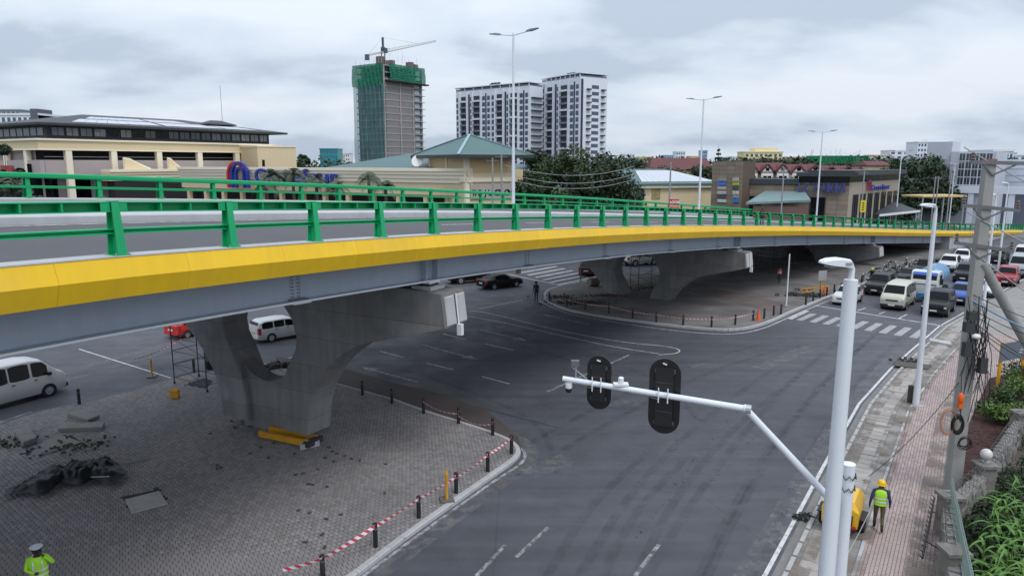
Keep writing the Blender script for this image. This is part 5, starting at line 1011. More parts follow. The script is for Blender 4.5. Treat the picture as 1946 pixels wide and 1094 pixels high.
def corn_mesh(seed):
    R = random.Random(seed); m = MB(); st_ = MB(); H = R.uniform(1.5, 2.1); st_.tube([(0, 0, 0), (.02, 0, H*.5), (0, .02, H)], [.022, .016, .008], 6)
    for k in range(11):
        z = H * (.18 + .075 * k); a = k * 2.6 + R.uniform(-.5, .5); L = R.uniform(.55, .9); w = R.uniform(.035, .05); up = R.uniform(.7, 1.15); pts = []
        for j in range(7): s = j / 6; d = L * s; pts.append((Vector((math.cos(a)*d*.85, math.sin(a)*d*.85, z + up*d*.75 - 1.15*L*s*s*.75)), w * (1 - s**2) + .002))
        side = Vector((-math.sin(a), math.cos(a), 0)); n = len(m.v); vs = []
        for p, ww in pts: vs += [p - side*ww + Vector((0, 0, ww*.5)), p, p + side*ww + Vector((0, 0, ww*.5))]
        m.add(vs, [(j*3+q, j*3+q+1, j*3+q+4, j*3+q+3) for j in range(6) for q in (0, 1)])
    return m.mesh('leaves', CORN, True), st_.mesh('stalk', CORN, True)
cms = [corn_mesh(i) for i in range(5)]; ci = 0
for x, y in ((1878, 985), (1905, 960), (1935, 975), (1890, 1020), (1925, 1010), (1860, 1045), (1885, 1065), (1915, 1050), (1945, 1030), (1870, 1090), (1900, 1094), (1932, 1085), (1955, 1060), (1895, 935), (1925, 930), (1950, 945), (1962, 1000), (1975, 1090), (1850, 1110), (1885, 1125), (1940, 1120)):
    g = G(x, y + 70); t = thing('corn_plant', f'green corn plant in the plot behind the stone wall, {ORD[ci]} counted from the wall end', 'corn plant', g, random.uniform(0, 6), 'corn plants in the plot'); t.scale = (1, 1, random.uniform(.8, 1.1)); a, c = cms[ci % 5]; ci += 1; inst('leaves', a, t); inst('stalk', c, t)
gc = []
for _ in range(150):
    p = G(random.uniform(1835, 1990), random.uniform(850, 1180))
    if p.x - 14.2 > (p.y - 21.5) * 1.0 + .6 or p.y < 21: gc.append((p.x, p.y, .3, .5, .5, random.uniform(.25, .6)))
gv = stuff(leaf_cloud('weeds', LEAF_D, None, gc, 16000, .065)); gv['label'] = 'low dark weeds and creepers covering the plot behind the wall'; gv['category'] = 'weeds'

# woodland that closes the view along the horizon
wc = []; R8 = random.Random(8)
for _ in range(230):
    x = R8.uniform(1150, 2000) if R8.random() < .75 else R8.uniform(-40, 680); Y = R8.uniform(230, 420); p_ = at(x, R8.uniform(299, 309), Y); r_ = R8.uniform(3, 6.5); wc.append((p_.x, p_.y, p_.z - r_ * .8, r_ * 1.4, r_, r_))
wd_ = stuff(leaf_cloud('distant_trees', M('leaf_far', (.05, .068, .045), .7, .3, .1, island=.3, spec=.1), None, wc, 26000, .9)); wd_['label'] = 'hazy band of distant trees along the horizon'; wd_['category'] = 'trees'
# ================================================================== VEHICLES
KINDS = {
 # stations: x from nose, zbottom, zbelt, ztop, half width at belt, half width at top
 'van': dict(L=4.84, wb=(.95, 3.95), r=.33, st=[(0, .36, .82, .92, .84, .78), (.06, .28, .95, 1.08, .90, .84), (.22, .25, 1.06, 1.22, .93, .86), (.42, .25, 1.12, 1.32, .94, .86), (1.12, .25, 1.15, 2.0, .94, .76), (1.7, .25, 1.15, 2.1, .94, .76), (3.2, .25, 1.15, 2.12, .94, .76), (4.55, .28, 1.15, 2.06, .94, .75), (4.8, .35, 1.1, 1.85, .91, .75), (4.84, .45, 1.05, 1.2, .88, .8)], screen=(.42, 1.12), rear=(4.58, 4.8), side=[(.92, 1.68), (1.8, 2.75), (2.83, 3.75), (3.83, 4.5)], hood=1.0),
 'suv': dict(L=4.75, wb=(.92, 3.68), r=.39, st=[(0, .50, .82, .92, .78, .7), (.1, .36, .98, 1.06, .88, .8), (.5, .32, 1.06, 1.14, .93, .84), (1.42, .32, 1.12, 1.22, .94, .84), (2.05, .32, 1.14, 1.78, .94, .70), (2.6, .32, 1.14, 1.86, .94, .70), (3.9, .32, 1.14, 1.84, .94, .70), (4.45, .34, 1.13, 1.76, .93, .69), (4.7, .4, 1.1, 1.2, .90, .8), (4.75, .5, 1.0, 1.05, .86, .8)], screen=(1.42, 2.05), rear=(4.45, 4.7), side=[(1.75, 2.62), (2.7, 3.52), (3.6, 4.35)], hood=1.1),
 'hatch': dict(L=3.75, wb=(.70, 3.1), r=.29, st=[(0, .35, .6, .66, .70, .62), (.1, .24, .74, .82, .78, .7), (.4, .2, .86, .95, .83, .74), (.92, .2, .92, 1.04, .84, .75), (1.65, .2, .94, 1.46, .84, .64), (2.2, .2, .95, 1.52, .84, .64), (3.1, .2, .97, 1.46, .84, .62), (3.6, .24, .96, 1.1, .82, .68), (3.75, .34, .9, .95, .78, .7)], screen=(.92, 1.65), rear=(3.12, 3.58), side=[(1.3, 2.15), (2.22, 3.0), (3.05, 3.3)], hood=.8),
 'sedan': dict(L=4.5, wb=(.82, 3.52), r=.31, st=[(0, .38, .6, .66, .74, .66), (.1, .26, .74, .8, .82, .74), (.5, .2, .86, .93, .86, .78), (1.3, .2, .92, 1.0, .87, .77), (2.05, .2, .94, 1.4, .87, .62), (2.5, .2, .95, 1.44, .87, .62), (3.15, .2, .96, 1.38, .87, .61), (3.8, .22, .97, 1.05, .86, .74), (4.4, .28, .95, 1.0, .82, .74), (4.5, .4, .85, .9, .78, .7)], screen=(1.3, 2.05), rear=(3.17, 3.8), side=[(1.7, 2.5), (2.58, 3.3)], hood=1.2),
 'wagon': dict(L=4.2, wb=(.78, 3.3), r=.3, st=[(0, .36, .6, .68, .72, .64), (.1, .25, .76, .84, .8, .72), (.5, .2, .88, .97, .84, .76), (1.1, .2, .93, 1.05, .85, .76), (1.75, .2, .95, 1.46, .85, .68), (2.3, .2, .95, 1.52, .85, .68), (3.7, .2, .95, 1.5, .85, .68), (4.08, .24, .94, 1.36, .83, .68), (4.2, .35, .9, .98, .8, .72)], screen=(1.1, 1.75), rear=(4.0, 4.14), side=[(1.45, 2.25), (2.32, 3.05), (3.12, 3.9)], hood=1.0),
}
CARMESH = {}
def car_mats(col, name): return M('car_' + name, col, .4, .05, .6, coat=.3 if max(col) > .05 else .08, spec=.5 if max(col) > .05 else .3, dirt=.06, dcol=(.12, .11, .10))
def car_parts(kind):
    """list of (name, mesh builder, material key) in local coords: x forward from centre, y left, z up"""
    if kind in CARMESH: return CARMESH[kind]
    K = KINDS[kind]; L = K['L']; st = K['st']; xs = [s[0] for s in st]
    fi = lambda i: (lambda x: float(np.interp(x, xs, [s[i] for s in st])))
    zb, zs_, zt, ws, wt = fi(1), fi(2), fi(3), fi(4), fi(5)
    X = lambda x: L/2 - x
    b = MB(); xx = sorted(set(xs + list(np.linspace(0, L, 26))))
    rings = []
    for x in xx:
        a, c, d, w, t = zb(x), zs_(x), zt(x), ws(x), wt(x); h = [(w*.9, a), (w*.985, a + .12), (w, a + (c-a)*.6), (w*.985, c), (t + .03, d - .07), (t - .03, d - .02), (t*.55, d)]
        rings.append([(X(x), y, z) for y, z in h] + [(X(x), -y, z) for y, z in h[::-1]])
    b.loft(rings); out = [('body', b, 'body')]
    def side(x, u, sg, off=.008):
        y0, y1 = ws(x)*.985, wt(x) + .03; z0, z1 = zs_(x), zt(x) - .07; return Vector((X(x), sg*(y0 + (y1-y0)*u + off), z0 + (z1-z0)*u))
    for sg in (1, -1):
        for i, (a, c) in enumerate(K['side']):
            m = MB(); r = .04; n = 5; lo, up = [], []
            for k in range(n):
                x = a + (c-a)*k/(n-1); top = .93; bot = .05
                if k in (0, n-1): top, bot = .88, .10
                # keep the pane under sloping roof lines
                lo.append(side(x, bot, sg)); up.append(side(x, top, sg))
            m.add(lo + up, [(k, k+1, n+k+1, n+k) for k in range(n-1)]); out.append(('side_window', m, 'glass'))
        m = MB(); m.box(X(K['side'][0][0]) - .08, X(K['side'][0][0]) + .08, min(sg*(ws(1.5)), sg*(ws(1.5)+.2)), max(sg*(ws(1.5)), sg*(ws(1.5)+.2)), zs_(1.5) + .02, zs_(1.5) + .17); out.append(('mirror', m, 'trim'))
        for i, (a, c) in enumerate(K['side'][:2]): m = MB(); m.box(X(c) + .06, X(c) + .22, min(sg*ws(c)*.99, sg*(ws(c)+.02)), max(sg*ws(c)*.99, sg*(ws(c)+.02)), zs_(c) - .12, zs_(c) - .08); out.append(('door_handle', m, 'trim'))
    def top(x, v, off=.012): return Vector((X(x), v*(wt(x) - .05), zt(x) + off))
    for nm, (a, c) in (('windscreen', K['screen']), ('rear_window', K['rear'])):
        m = MB(); n = 4; s_ = 1 if nm == 'windscreen' else -1
        rows = []
        for k in range(n):
            x = a + (c-a)*(.08 + .86*k/(n-1)); rows.append([top(x, v) + Vector((s_*.012, 0, 0)) for v in (-.97, -.4, .4, .97)])
        m.add([p for r in rows for p in r], [(k*4+q, k*4+q+1, k*4+q+5, k*4+q+4) for k in range(n-1) for q in range(3)]); out.append((nm, m, 'glass'))
    hz = zs_(.15); w = ws(.12)
    for sg in (1, -1):
        m = MB(); m.obox((X(.10) + .0, sg*(w - .17), hz - .16), (.2, .3, .15), -sg*.25); out.append(('headlight', m, 'lamp'))
        m = MB(); xr = L - .1; m.obox((X(xr), sg*(ws(xr) - .08), zs_(xr) - .1 if kind != 'van' else .95), (.2, .2, .3 if kind != 'wagon' else .45), 0); out.append(('tail_light', m, 'red'))
    m = MB(); m.obox((X(.06), 0, hz - .17), (.14, w*1.0, .12)); out.append(('grille', m, 'trim'))
    m = MB(); m.obox((X(.05), 0, zb(.1) + .14), (.22, w*1.9, .2)); out.append(('front_bumper', m, 'bump'))
    m = MB(); m.obox((X(L - .05), 0, zb(L-.1) + .16), (.2, ws(L-.1)*1.9, .2)); out.append(('rear_bumper', m, 'bump'))
    m = MB(); m.obox((X(-.07), 0, zb(.1) + .2), (.02, .5, .11)); out.append(('number_plate', m, 'plate')); m = MB(); m.obox((X(L + .06), 0, zb(.1) + .42), (.02, .5, .11)); out.append(('number_plate', m, 'plate'))
    for wx in K['wb']:
        for sg in (1, -1):
            r = K['r']; wy = ws(wx); m = MB()
            m.loft([[(X(wx) + r*1.13*math.cos(6.283*k/20), sg*(wy + dy_), r + r*1.13*math.sin(6.283*k/20)) for k in range(20)] for dy_ in (-.25, .006)]); out.append(('wheel_arch', m, 'trim'))
            m = MB(); m.loft([[(X(wx) + q*r*math.cos(6.283*k/20), sg*(wy - .2 + dy_), r + q*r*math.sin(6.283*k/20)) for k in range(20)] for dy_, q in ((0, .92), (.03, 1), (.19, 1), (.225, .93), (.23, .68), (.2, .66))]); out.append(('tyre', m, 'tyre'))
            m = MB(); m.loft([[(X(wx) + q*r*math.cos(6.283*k/20), sg*(wy - .2 + dy_), r + q*r*math.sin(6.283*k/20)) for k in range(20)] for dy_, q in ((.2, .66), (.215, .6), (.205, .3), (.225, .12))]); 
            out.append(('rim', m, 'rim'))
    CARMESH[kind] = out; return out
SHARED = {}
def car(name, label, kind, col, cname, pos, heading, group='vehicles', cat='car', bump='trim', plate=None, scale=1.0):
    t = thing(name, label, cat, pos, math.atan2(heading[1], heading[0]), group); mk = dict(body=car_mats(col, cname), glass=GLASS, trim=BLACKP, lamp=LAMPG, red=RED, bump=BLACKP if bump == 'trim' else car_mats(col, cname), plate=plate or WHITEP, tyre=RUBBER, rim=STEEL)
    for nm, m, k in car_parts(kind):
        key = (kind, id(m), mk[k].name)
        if key not in SHARED: SHARED[key] = m.mesh(nm, mk[k], 32 if k in ('body', 'tyre', 'rim') else False)
        if nm == 'rim': inst(nm, SHARED[key], last)
        else: last = inst('wheel' if nm == 'tyre' else nm, SHARED[key], t)
    t.scale = (scale,) * 3; return t
CW, CBK, CDG, CBL, CRD_, CSV, CCR = (.62, .63, .64), (.006, .006, .007), (.016, .017, .020), (.02, .09, .38), (.30, .015, .02), (.32, .34, .36), (.52, .50, .42)
QH = (-.64, -.77)                                        # queue heading
YPL = M('yellow_plate', (.6, .45, .02), .5)
def Q(x, y): return G(x, y)
def centre(x, y, hd, kind, front=True):                  # pixel of the nose on the ground -> centre
    p = G(x, y); h = Vector((hd[0], hd[1], 0)).normalized(); c = p - h * KINDS[kind]['L']/2 * (1 if front else -1); c.z = tz(c.y) + .005; return c
car('parked_car', 'small white hatchback at the stop line nearest the island', 'hatch', CW, 'white', centre(1598, 581, QH, 'hatch'), QH, 'queue at the lights', bump='body')
car('minibus', 'cream white minibus heading the queue behind the zebra crossing', 'van', CCR, 'cream', centre(1693, 590, QH, 'van'), QH, 'queue at the lights', 'van')
car('parked_car', 'black off-roader at the stop line between footway and minibus', 'suv', CBK, 'black', centre(1772, 603, QH, 'suv'), QH, 'queue at the lights')
car('parked_car', 'dark off-roader behind the small white hatchback', 'suv', CDG, 'dark_grey', centre(1660, 562, QH, 'suv'), QH, 'queue at the lights')
car('parked_car', 'bright blue car behind the black off-roader', 'hatch', CBL, 'blue', centre(1822, 580, QH, 'hatch'), QH, 'queue at the lights', scale=1.12)
car('parked_car', 'grey-black off-roader further back behind the tanker', 'suv', CDG, 'dark_grey', centre(1828, 538, QH, 'suv'), QH, 'queue at the lights')
car('parked_car', 'dark car beside the tanker cab, under the flyover shade', 'sedan', CDG, 'dark_grey', centre(1718, 540, QH, 'sedan'), QH, 'queue at the lights')
car('parked_car', 'dark tall off-roader behind the tanker cab', 'suv', CBK, 'black', centre(1750, 527, QH, 'suv'), QH, 'queue at the lights')
car('parked_car', 'white off-roader far back in the queue by the abutment', 'suv', CW, 'white', centre(1796, 518, QH, 'suv'), QH, 'queue at the lights')
car('parked_car', 'white saloon farthest back beside the abutment', 'suv', CW, 'white', centre(1822, 505, QH, 'suv'), QH, 'queue at the lights')
car('parked_car', 'white car behind the utility pole near the footway', 'sedan', CW, 'white', centre(1868, 566, QH, 'sedan'), QH, 'queue at the lights')
car('parked_car', 'silver car between the pole and the white off-roaders', 'sedan', CSV, 'silver', centre(1862, 530, QH, 'sedan'), QH, 'queue at the lights')
car('parked_car', 'dark red off-roader at the right edge by the footway', 'suv', CRD_, 'dark_red', centre(1908, 545, QH, 'suv'), QH, 'queue at the lights')
car('minibus', 'grey matatu minibus behind the dark red off-roader', 'van', CSV, 'silver', centre(1935, 528, QH, 'van'), QH, 'queue at the lights', 'van', scale=1.15)
car('parked_car', 'dark van far back at the right, before the retaining wall', 'van', CDG, 'dark_grey', centre(1893, 502, QH, 'van'), QH, 'queue at the lights', 'van')
car('parked_car', 'white van at the far back of the queue at the right edge', 'van', CW, 'white', centre(1940, 500, QH, 'van'), QH, 'queue at the lights', 'van')
# left side traffic
hv = Vector((.47, .88, 0)); p = G(84, 756); c = p + Vector((-hv.y, hv.x, 0)) * .94 - hv * (KINDS['van']['L']/2 - 1.25); c.z = .005
car('minibus', 'white minibus passing on the far side of the near island, cut by the left edge', 'van', CW, 'white', c, hv, 'passing traffic', 'van')
hv2 = Vector((.72, .69, 0)); p = G(517, 650); c = p + Vector((-hv2.y, hv2.x, 0)) * .85 + hv2 * (KINDS['wagon']['L']/2 - .9); c.z = .005
car('estate_car', 'white estate car seen through the opening of the near pier', 'wagon', CW, 'white', c, hv2, 'passing traffic', bump='body', plate=YPL)
car('red_car', 'bright red car half hidden under the girder beside the scaffold', 'hatch', (.55, .03, .02), 'bright_red', G(372, 634), (.5, .86), 'passing traffic', bump='body')
car('parked_car', 'black saloon driving away under the girder, left of the far island', 'sedan', CBK, 'black', G(950, 546), (.80, .60), 'passing traffic', bump='body')
car('parked_car', 'dark hatchback with red tail lights beside the far zebra crossing', 'hatch', (.05, .012, .014), 'maroon', G(1118, 521), (.25, .97), 'passing traffic', bump='body')
car('parked_car', 'black car left of the black saloon, mostly behind the girder', 'suv', CBK, 'black', G(890, 536), (.85, .5), 'passing traffic')
car('parked_car', 'white off-roader seen through the opening of the second pier', 'suv', CW, 'white', G(1216, 503), (.9, .4), 'passing traffic')
for i, (x, y, kd, cc, nm, lab) in enumerate(((1893, 428, 'suv', CW, 'white', 'tiny white car on the far road beyond the flyover'), (1935, 412, 'suv', CDG, 'dark_grey', 'dark car on the far road at the right edge'), (1825, 408, 'van', CW, 'white', 'white van parked by the roadside stall'), (1940, 425, 'sedan', CSV, 'silver', 'silver car on the far road nearest the right edge'))):
    car('distant_car', lab, kd, cc, nm, G(x, y), (-.7, -.7), 'cars on the far road')
# ---- blue tanker truck
tk_p = centre(1752, 575, QH, 'van'); tk = thing('tanker_truck', 'blue and white water tanker truck in the queue beside the minibus', 'truck', tk_p, math.atan2(QH[1], QH[0]), 'queue at the lights'); TKB = car_mats((.04, .24, .50), 'tanker_blue'); TKW = car_mats((.55, .58, .56), 'tanker_white')
b = MB(); b.loft([[(2.4 - x, y, z) for y, z in ((-w, .7), (w, .7), (w, 1.6), (w-.08, zt), (-w+.08, zt), (-w, 1.6))] for x, w, zt in ((0, 1.05, 1.7), (.1, 1.12, 2.0), (.35, 1.14, 2.62), (.6, 1.14, 2.72), (1.7, 1.14, 2.72), (1.75, 1.12, 2.6))]); b.build('cab', TKW, tk, 30)
MB().add([(2.42, -.95, 1.62), (2.42, .95, 1.62), (2.12, .9, 2.55), (2.12, -.9, 2.55)], [(0,1,2,3)]).build('windscreen', GLASS, tk); MB().add([(2.2, -.95, 2.42), (2.2, .95, 2.42), (2.06, .92, 2.66), (2.06, -.92, 2.66)], [(0,1,2,3)]).build('sun_visor', M('visor_blue', (.05, .12, .5), .4), tk)
for sg in (1, -1): MB().add([(2.0, sg*1.15, 1.65), (.95, sg*1.15, 1.65), (.95, sg*1.1, 2.45), (1.95, sg*1.1, 2.45)], [(0,1,2,3)]).build('side_window', GLASS, tk); MB().obox((2.42, sg*.8, .95), (.06, .3, .2)).build('headlight', LAMPG, tk); MB().obox((2.2, sg*1.3, 1.95), (.12, .2, .5)).build('mirror', BLACKP, tk)
MB().obox((2.4, 0, .65), (.25, 2.2, .4)).build('bumper', TKB, tk); MB().box(-4.2, 1.6, -.45, .45, .6, .9).build('chassis', BLACKP, tk)
b = MB(); b.loft([[(x, 1.0*r*math.cos(6.283*k/20), 1.95 + .9*r*math.sin(6.283*k/20)) for k in range(20)] for x, r in ((.35, .3), (.3, .9), (.2, 1), (-4.0, 1), (-4.15, .9), (-4.2, .3))]); b.build('tank', TKB, tk, 40)
for x in (-.6, -1.9, -3.2): MB().loft([[(x + d, 1.03*math.cos(6.283*k/20), 1.95 + .93*math.sin(6.283*k/20)) for k in range(20)] for d in (-.04, .04)]).build('tank_band', TKW, tk)
MB().lathe([(.25, 2.8), (.25, 2.98), (.05, 3.0)], 12, (-1.3, 0, 0)).build('manhole', TKW, tk)
for wx in (1.5, -1.9, -3.1):
    for sg in (1, -1):
        MB().loft([[(wx + .5*q*math.cos(6.283*k/20), sg*(.85 + d), .5 + .5*q*math.sin(6.283*k/20)) for k in range(20)] for d, q in ((-.15, .95), (-.1, 1), (.12, 1), (.17, .92), (.1, .6), (.1, .1))]).build('tyre', RUBBER, tk)
# ---- motorcycles waiting in the shade of the flyover
def moto_parts():
    P = []
    for x in (.62, -.62):
        m = MB(); pts = [(x + .29*math.cos(6.283*k/16), 0, .31 + .29*math.sin(6.283*k/16)) for k in range(17)]; m.tube(pts, .05, 6, caps=False); P.append(('tyre', m, RUBBER)); m = MB(); m.loft([[(x + q*math.cos(6.283*k/12), d, .31 + q*math.sin(6.283*k/12)) for k in range(12)] for d, q in ((-.03, .24), (.03, .24))]); P.append(('rim', m, STEEL))
    m = MB(); m.tube([(.62, 0, .31), (.42, 0, .8), (.34, 0, 1.0)], .035, 6); m.bar((-.62, 0, .31), (.1, 0, .42), .06); m.bar((.4, 0, .8), (-.3, 0, .72), .06); P.append(('frame', m, BLACKP))
    m = MB(); m.sphere((.16, 0, .84), .2, 10, 6, sc=(1.35, .75, .75)); P.append(('fuel_tank', m, None)); m = MB(); m.obox((-.35, 0, .82), (.75, .26, .1)); P.append(('seat', m, BLACKP)); m = MB(); m.tube([(.3, -.36, 1.06), (.36, 0, 1.0), (.3, .36, 1.06)], .018, 6); P.append(('handlebar', m, STEEL)); m = MB(); m.obox((.0, 0, .45), (.4, .26, .3)); P.append(('engine', m, STEEL)); m = MB(); m.sphere((.46, 0, .9), .09, 8, 6); P.append(('headlight', m, LAMPG))
    return P
MP = [(n, m.mesh(n, k or BLACKP, True), k) for n, m, k in moto_parts()]
tanks = [MP[4][1].copy() for _ in range(3)]
for me, c, n in zip(tanks, ((.35, .02, .02), (.02, .05, .3), (.02, .02, .025)), 'abc'): me.materials.clear(); me.materials.append(M('tank_' + n, c, .3, coat=.4))
mi = 0
for i, (x, y) in enumerate(((1650, 545), (1662, 537), (1672, 531), (1684, 528), (1694, 522), (1706, 519), (1716, 514), (1728, 512), (1738, 508), (1700, 512), (1680, 518), (1664, 524), (1748, 504), (1722, 504), (1690, 510), (1640, 536))):
    t = thing('motorcycle', f'dark motorcycle waiting in the shade beside the far island, {ORD[i]} of the pack', 'motorcycle', G(x, y), math.atan2(QH[1], QH[0]) + random.uniform(-.35, .35), 'motorcycles beside the far island')
    for n, me, k in MP: inst(n, tanks[i % 3] if n == 'fuel_tank' else me, t)
# ================================================================== PEOPLE
def person(name, label, pos, rz, J, cols, height=1.74, extras=()):
    """one continuous skinned body; J: joint overrides in metres for a 1.74 m figure facing +x, y to the left"""
    j = dict(pelvis=(0,0,.95), spine=(.01,0,1.15), chest=(.02,0,1.33), neck=(.0,0,1.48), head=(.03,0,1.60), crown=(.03,0,1.70),
             lsh=(0,.19,1.40), lel=(-.02,.25,1.13), lwr=(.06,.27,.89), lha=(.09,.27,.80), rsh=(0,-.19,1.40), rel=(-.02,-.25,1.13), rwr=(.06,-.27,.89), rha=(.09,-.27,.80),
             lhip=(0,.10,.92), lkn=(.02,.11,.50), lan=(-.02,.11,.09), lto=(.15,.13,.035), rhip=(0,-.10,.92), rkn=(.02,-.11,.50), ran=(-.02,-.11,.09), rto=(.15,-.13,.035)); j.update(J)
    rad = dict(pelvis=(.15,.12), spine=(.14,.11), chest=(.165,.12), neck=(.062,.062), head=(.085,.10), crown=(.06,.07), lsh=(.075,.075), lel=(.05,.05), lwr=(.036,.036), lha=(.042,.025), lhip=(.095,.095), lkn=(.062,.062), lan=(.045,.045), lto=(.045,.03))
    for k in list(rad):
        if k[0] == 'l' : rad['r' + k[1:]] = rad[k]
    E_ = [('pelvis','spine'),('spine','chest'),('chest','neck'),('neck','head'),('head','crown'),('chest','lsh'),('lsh','lel'),('lel','lwr'),('lwr','lha'),('chest','rsh'),('rsh','rel'),('rel','rwr'),('rwr','rha'),('pelvis','lhip'),('lhip','lkn'),('lkn','lan'),('lan','lto'),('pelvis','rhip'),('rhip','rkn'),('rkn','ran'),('ran','rto')]
    names = list(j); V = [Vector(j[k]) for k in names]; R = [rad[k] for k in names]; E2 = [(names.index(a), names.index(c)) for a, c in E_]; lab_ = list(names)
    for s in 'lr':                                         # fingers and thumb
        h, w = Vector(j[s+'ha']), Vector(j[s+'wr']); d = (h - w).normalized(); sd = d.cross(Vector((0, 1, 0))).normalized() if abs(d.y) < .9 else Vector((1, 0, 0))
        for k, (o_, ln) in enumerate(((-.03, .065), (-.01, .08), (.01, .078), (.028, .06))):
            V.append(h + sd*o_ + d*.03); R.append((.011, .011)); lab_.append(s+'ha'); E2.append((names.index(s+'ha'), len(V)-1)); V.append(h + sd*o_*1.2 + d*ln); R.append((.009, .009)); lab_.append(s+'ha'); E2.append((len(V)-2, len(V)-1))
        V.append(h - sd*.055 - d*.01); R.append((.012, .012)); lab_.append(s+'ha'); E2.append((names.index(s+'ha'), len(V)-1)); 
    me = bpy.data.meshes.new('t'); me.from_pydata([tuple(v) for v in V], E2, []); o = bpy.data.objects.new('t', me); COL.objects.link(o)
    sk = o.modifiers.new('s', 'SKIN'); 
    if not me.skin_vertices: bpy.context.view_layer.objects.active = o
    sv = me.skin_vertices[0].data
    for i, r in enumerate(R): sv[i].radius = r
    sv[0].use_root = True; sk.use_smooth_shade = True; sb = o.modifiers.new('b', 'SUBSURF'); sb.levels = sb.render_levels = 1
    dg = bpy.context.evaluated_depsgraph_get(); bm_ = bpy.data.meshes.new_from_object(o.evaluated_get(dg)); bpy.data.objects.remove(o); bm_.name = 'body'
    mats = [SKIN, cols['top'], cols['legs'], cols['shoes']]
    bm_.materials.clear(); [bm_.materials.append(m) for m in mats]
    reg = dict(neck=0, head=0, crown=0, lha=0, rha=0, lan=3, ran=3, lto=3, rto=3, pelvis=2, lhip=2, rhip=2, lkn=2, rkn=2)
    PV = np.array([tuple(v) for v in V]); segs = np.array(E2)
    for pl in bm_.polygons:
        c = np.array(pl.center); a, d = PV[segs[:, 0]], PV[segs[:, 1]]; t = np.clip(((c - a)*(d - a)).sum(1) / ((d - a)**2).sum(1), 0, 1); q = a + (d - a)*t[:, None]; k = ((q - c)**2).sum(1).argmin(); nm = lab_[segs[k][0]] if t[k] < .5 else lab_[segs[k][1]]
        pl.material_index = reg.get(nm, 1); pl.use_smooth = True
    t = thing(name, label, 'person', pos, rz); bo = bpy.data.objects.new('body', bm_); COL.objects.link(bo); bo.parent = t
    s = height / 1.74; t.scale = (s, s, s)
    hd = Vector(j['head']) + Vector((0, 0, .02))
    m = MB(); m.sphere(hd + Vector((0, 0, 0)), .1, 14, 10, sc=(1.0, .82, 1.22)); m.sphere(hd + Vector((.1, 0, -.02)), .018, 8, 6, sc=(1.1, .8, 1.5))
    for sg in (1, -1): m.sphere(hd + Vector((-.005, sg*.085, -.01)), .025, 8, 6, sc=(.7, .4, 1.2))
    m.build('face', SKIN, t, True); m = MB()
    for sg in (1, -1): m.sphere(hd + Vector((.088, sg*.033, .012)), .012, 8, 6)
    m.add([hd + Vector(p) for p in ((.092, -.03, -.062), (.092, .03, -.062), (.09, .025, -.075), (.09, -.025, -.075))], [(0,1,2,3)]); m.build('eyes_and_mouth', M('face_dark', (.012, .008, .007), .5), t)
    return t, j
def torso_shell(t, j, mat, z0=.93, z1=1.46, grow=.03, name='vest', tape=True):
    m = MB(); rings = []; prof = [(.0, .185, .15), (.25, .178, .14), (.5, .20, .15), (.75, .215, .15), (.92, .19, .125), (1.0, .11, .09)]
    pe, ch = Vector(j['pelvis']), Vector(j['chest'])
    for u, wy, wx in prof:
        z = z0 + (z1 - z0)*u; k = (z - pe.z) / (ch.z - pe.z); c = pe.lerp(ch, k); rings.append([(c.x + (wx + grow*.3)*math.cos(6.283*q/20), c.y + (wy + grow*.3)*math.sin(6.283*q/20), z) for q in range(20)])
    m.loft(rings, caps=False); m.build(name, mat, t, True)
    if tape:
        for u in (.2, .42):
            z = z0 + (z1 - z0)*u; k = (z - pe.z)/(ch.z - pe.z); c = pe.lerp(ch, k); wy, wx = .20 + grow*.3, .162 + grow*.3
            MB().loft([[(c.x + wx*math.cos(6.283*q/20), c.y + wy*math.sin(6.283*q/20), z + dz) for q in range(20)] for dz in (0, .05)], caps=False).build('reflective_band', cols_tape, t)
cols_tape = REFL
BOOT = M('boot_leather', (.03, .018, .012), .7)
# worker with yellow helmet walking away on the pink footway
wp = G(1667, 1012); wp.z = .09
JW = dict(lel=(-.10,.27,1.15), lwr=(-.06,.30,.92), lha=(-.03,.30,.83), rel=(-.08,-.27,1.15), rwr=(.04,-.29,.93), rha=(.08,-.29,.85), lkn=(.12,.10,.51), lan=(.10,.10,.10), lto=(.26,.11,.04), rkn=(-.05,-.10,.50), ran=(-.26,-.10,.14), rto=(-.12,-.12,.04))
wk, jw = person('person', 'worker in lime safety vest and yellow helmet walking away along the pink footway', wp, math.radians(66), JW, dict(top=M('blue_shirt', (.02, .03, .085), .8), legs=KHAKI, shoes=BOOT), 1.74)
torso_shell(wk, jw, HIVIS)
h = Vector(jw['head']); m = MB(); m.lathe([(.001, .17), (.06, .165), (.105, .13), (.128, .07), (.132, .02), (.15, .012), (.15, 0)], 18, (h.x, h.y, h.z - .0)); m.build('helmet', M('helmet_yellow', (.75, .45, .01), .35, coat=.3), wk, True)
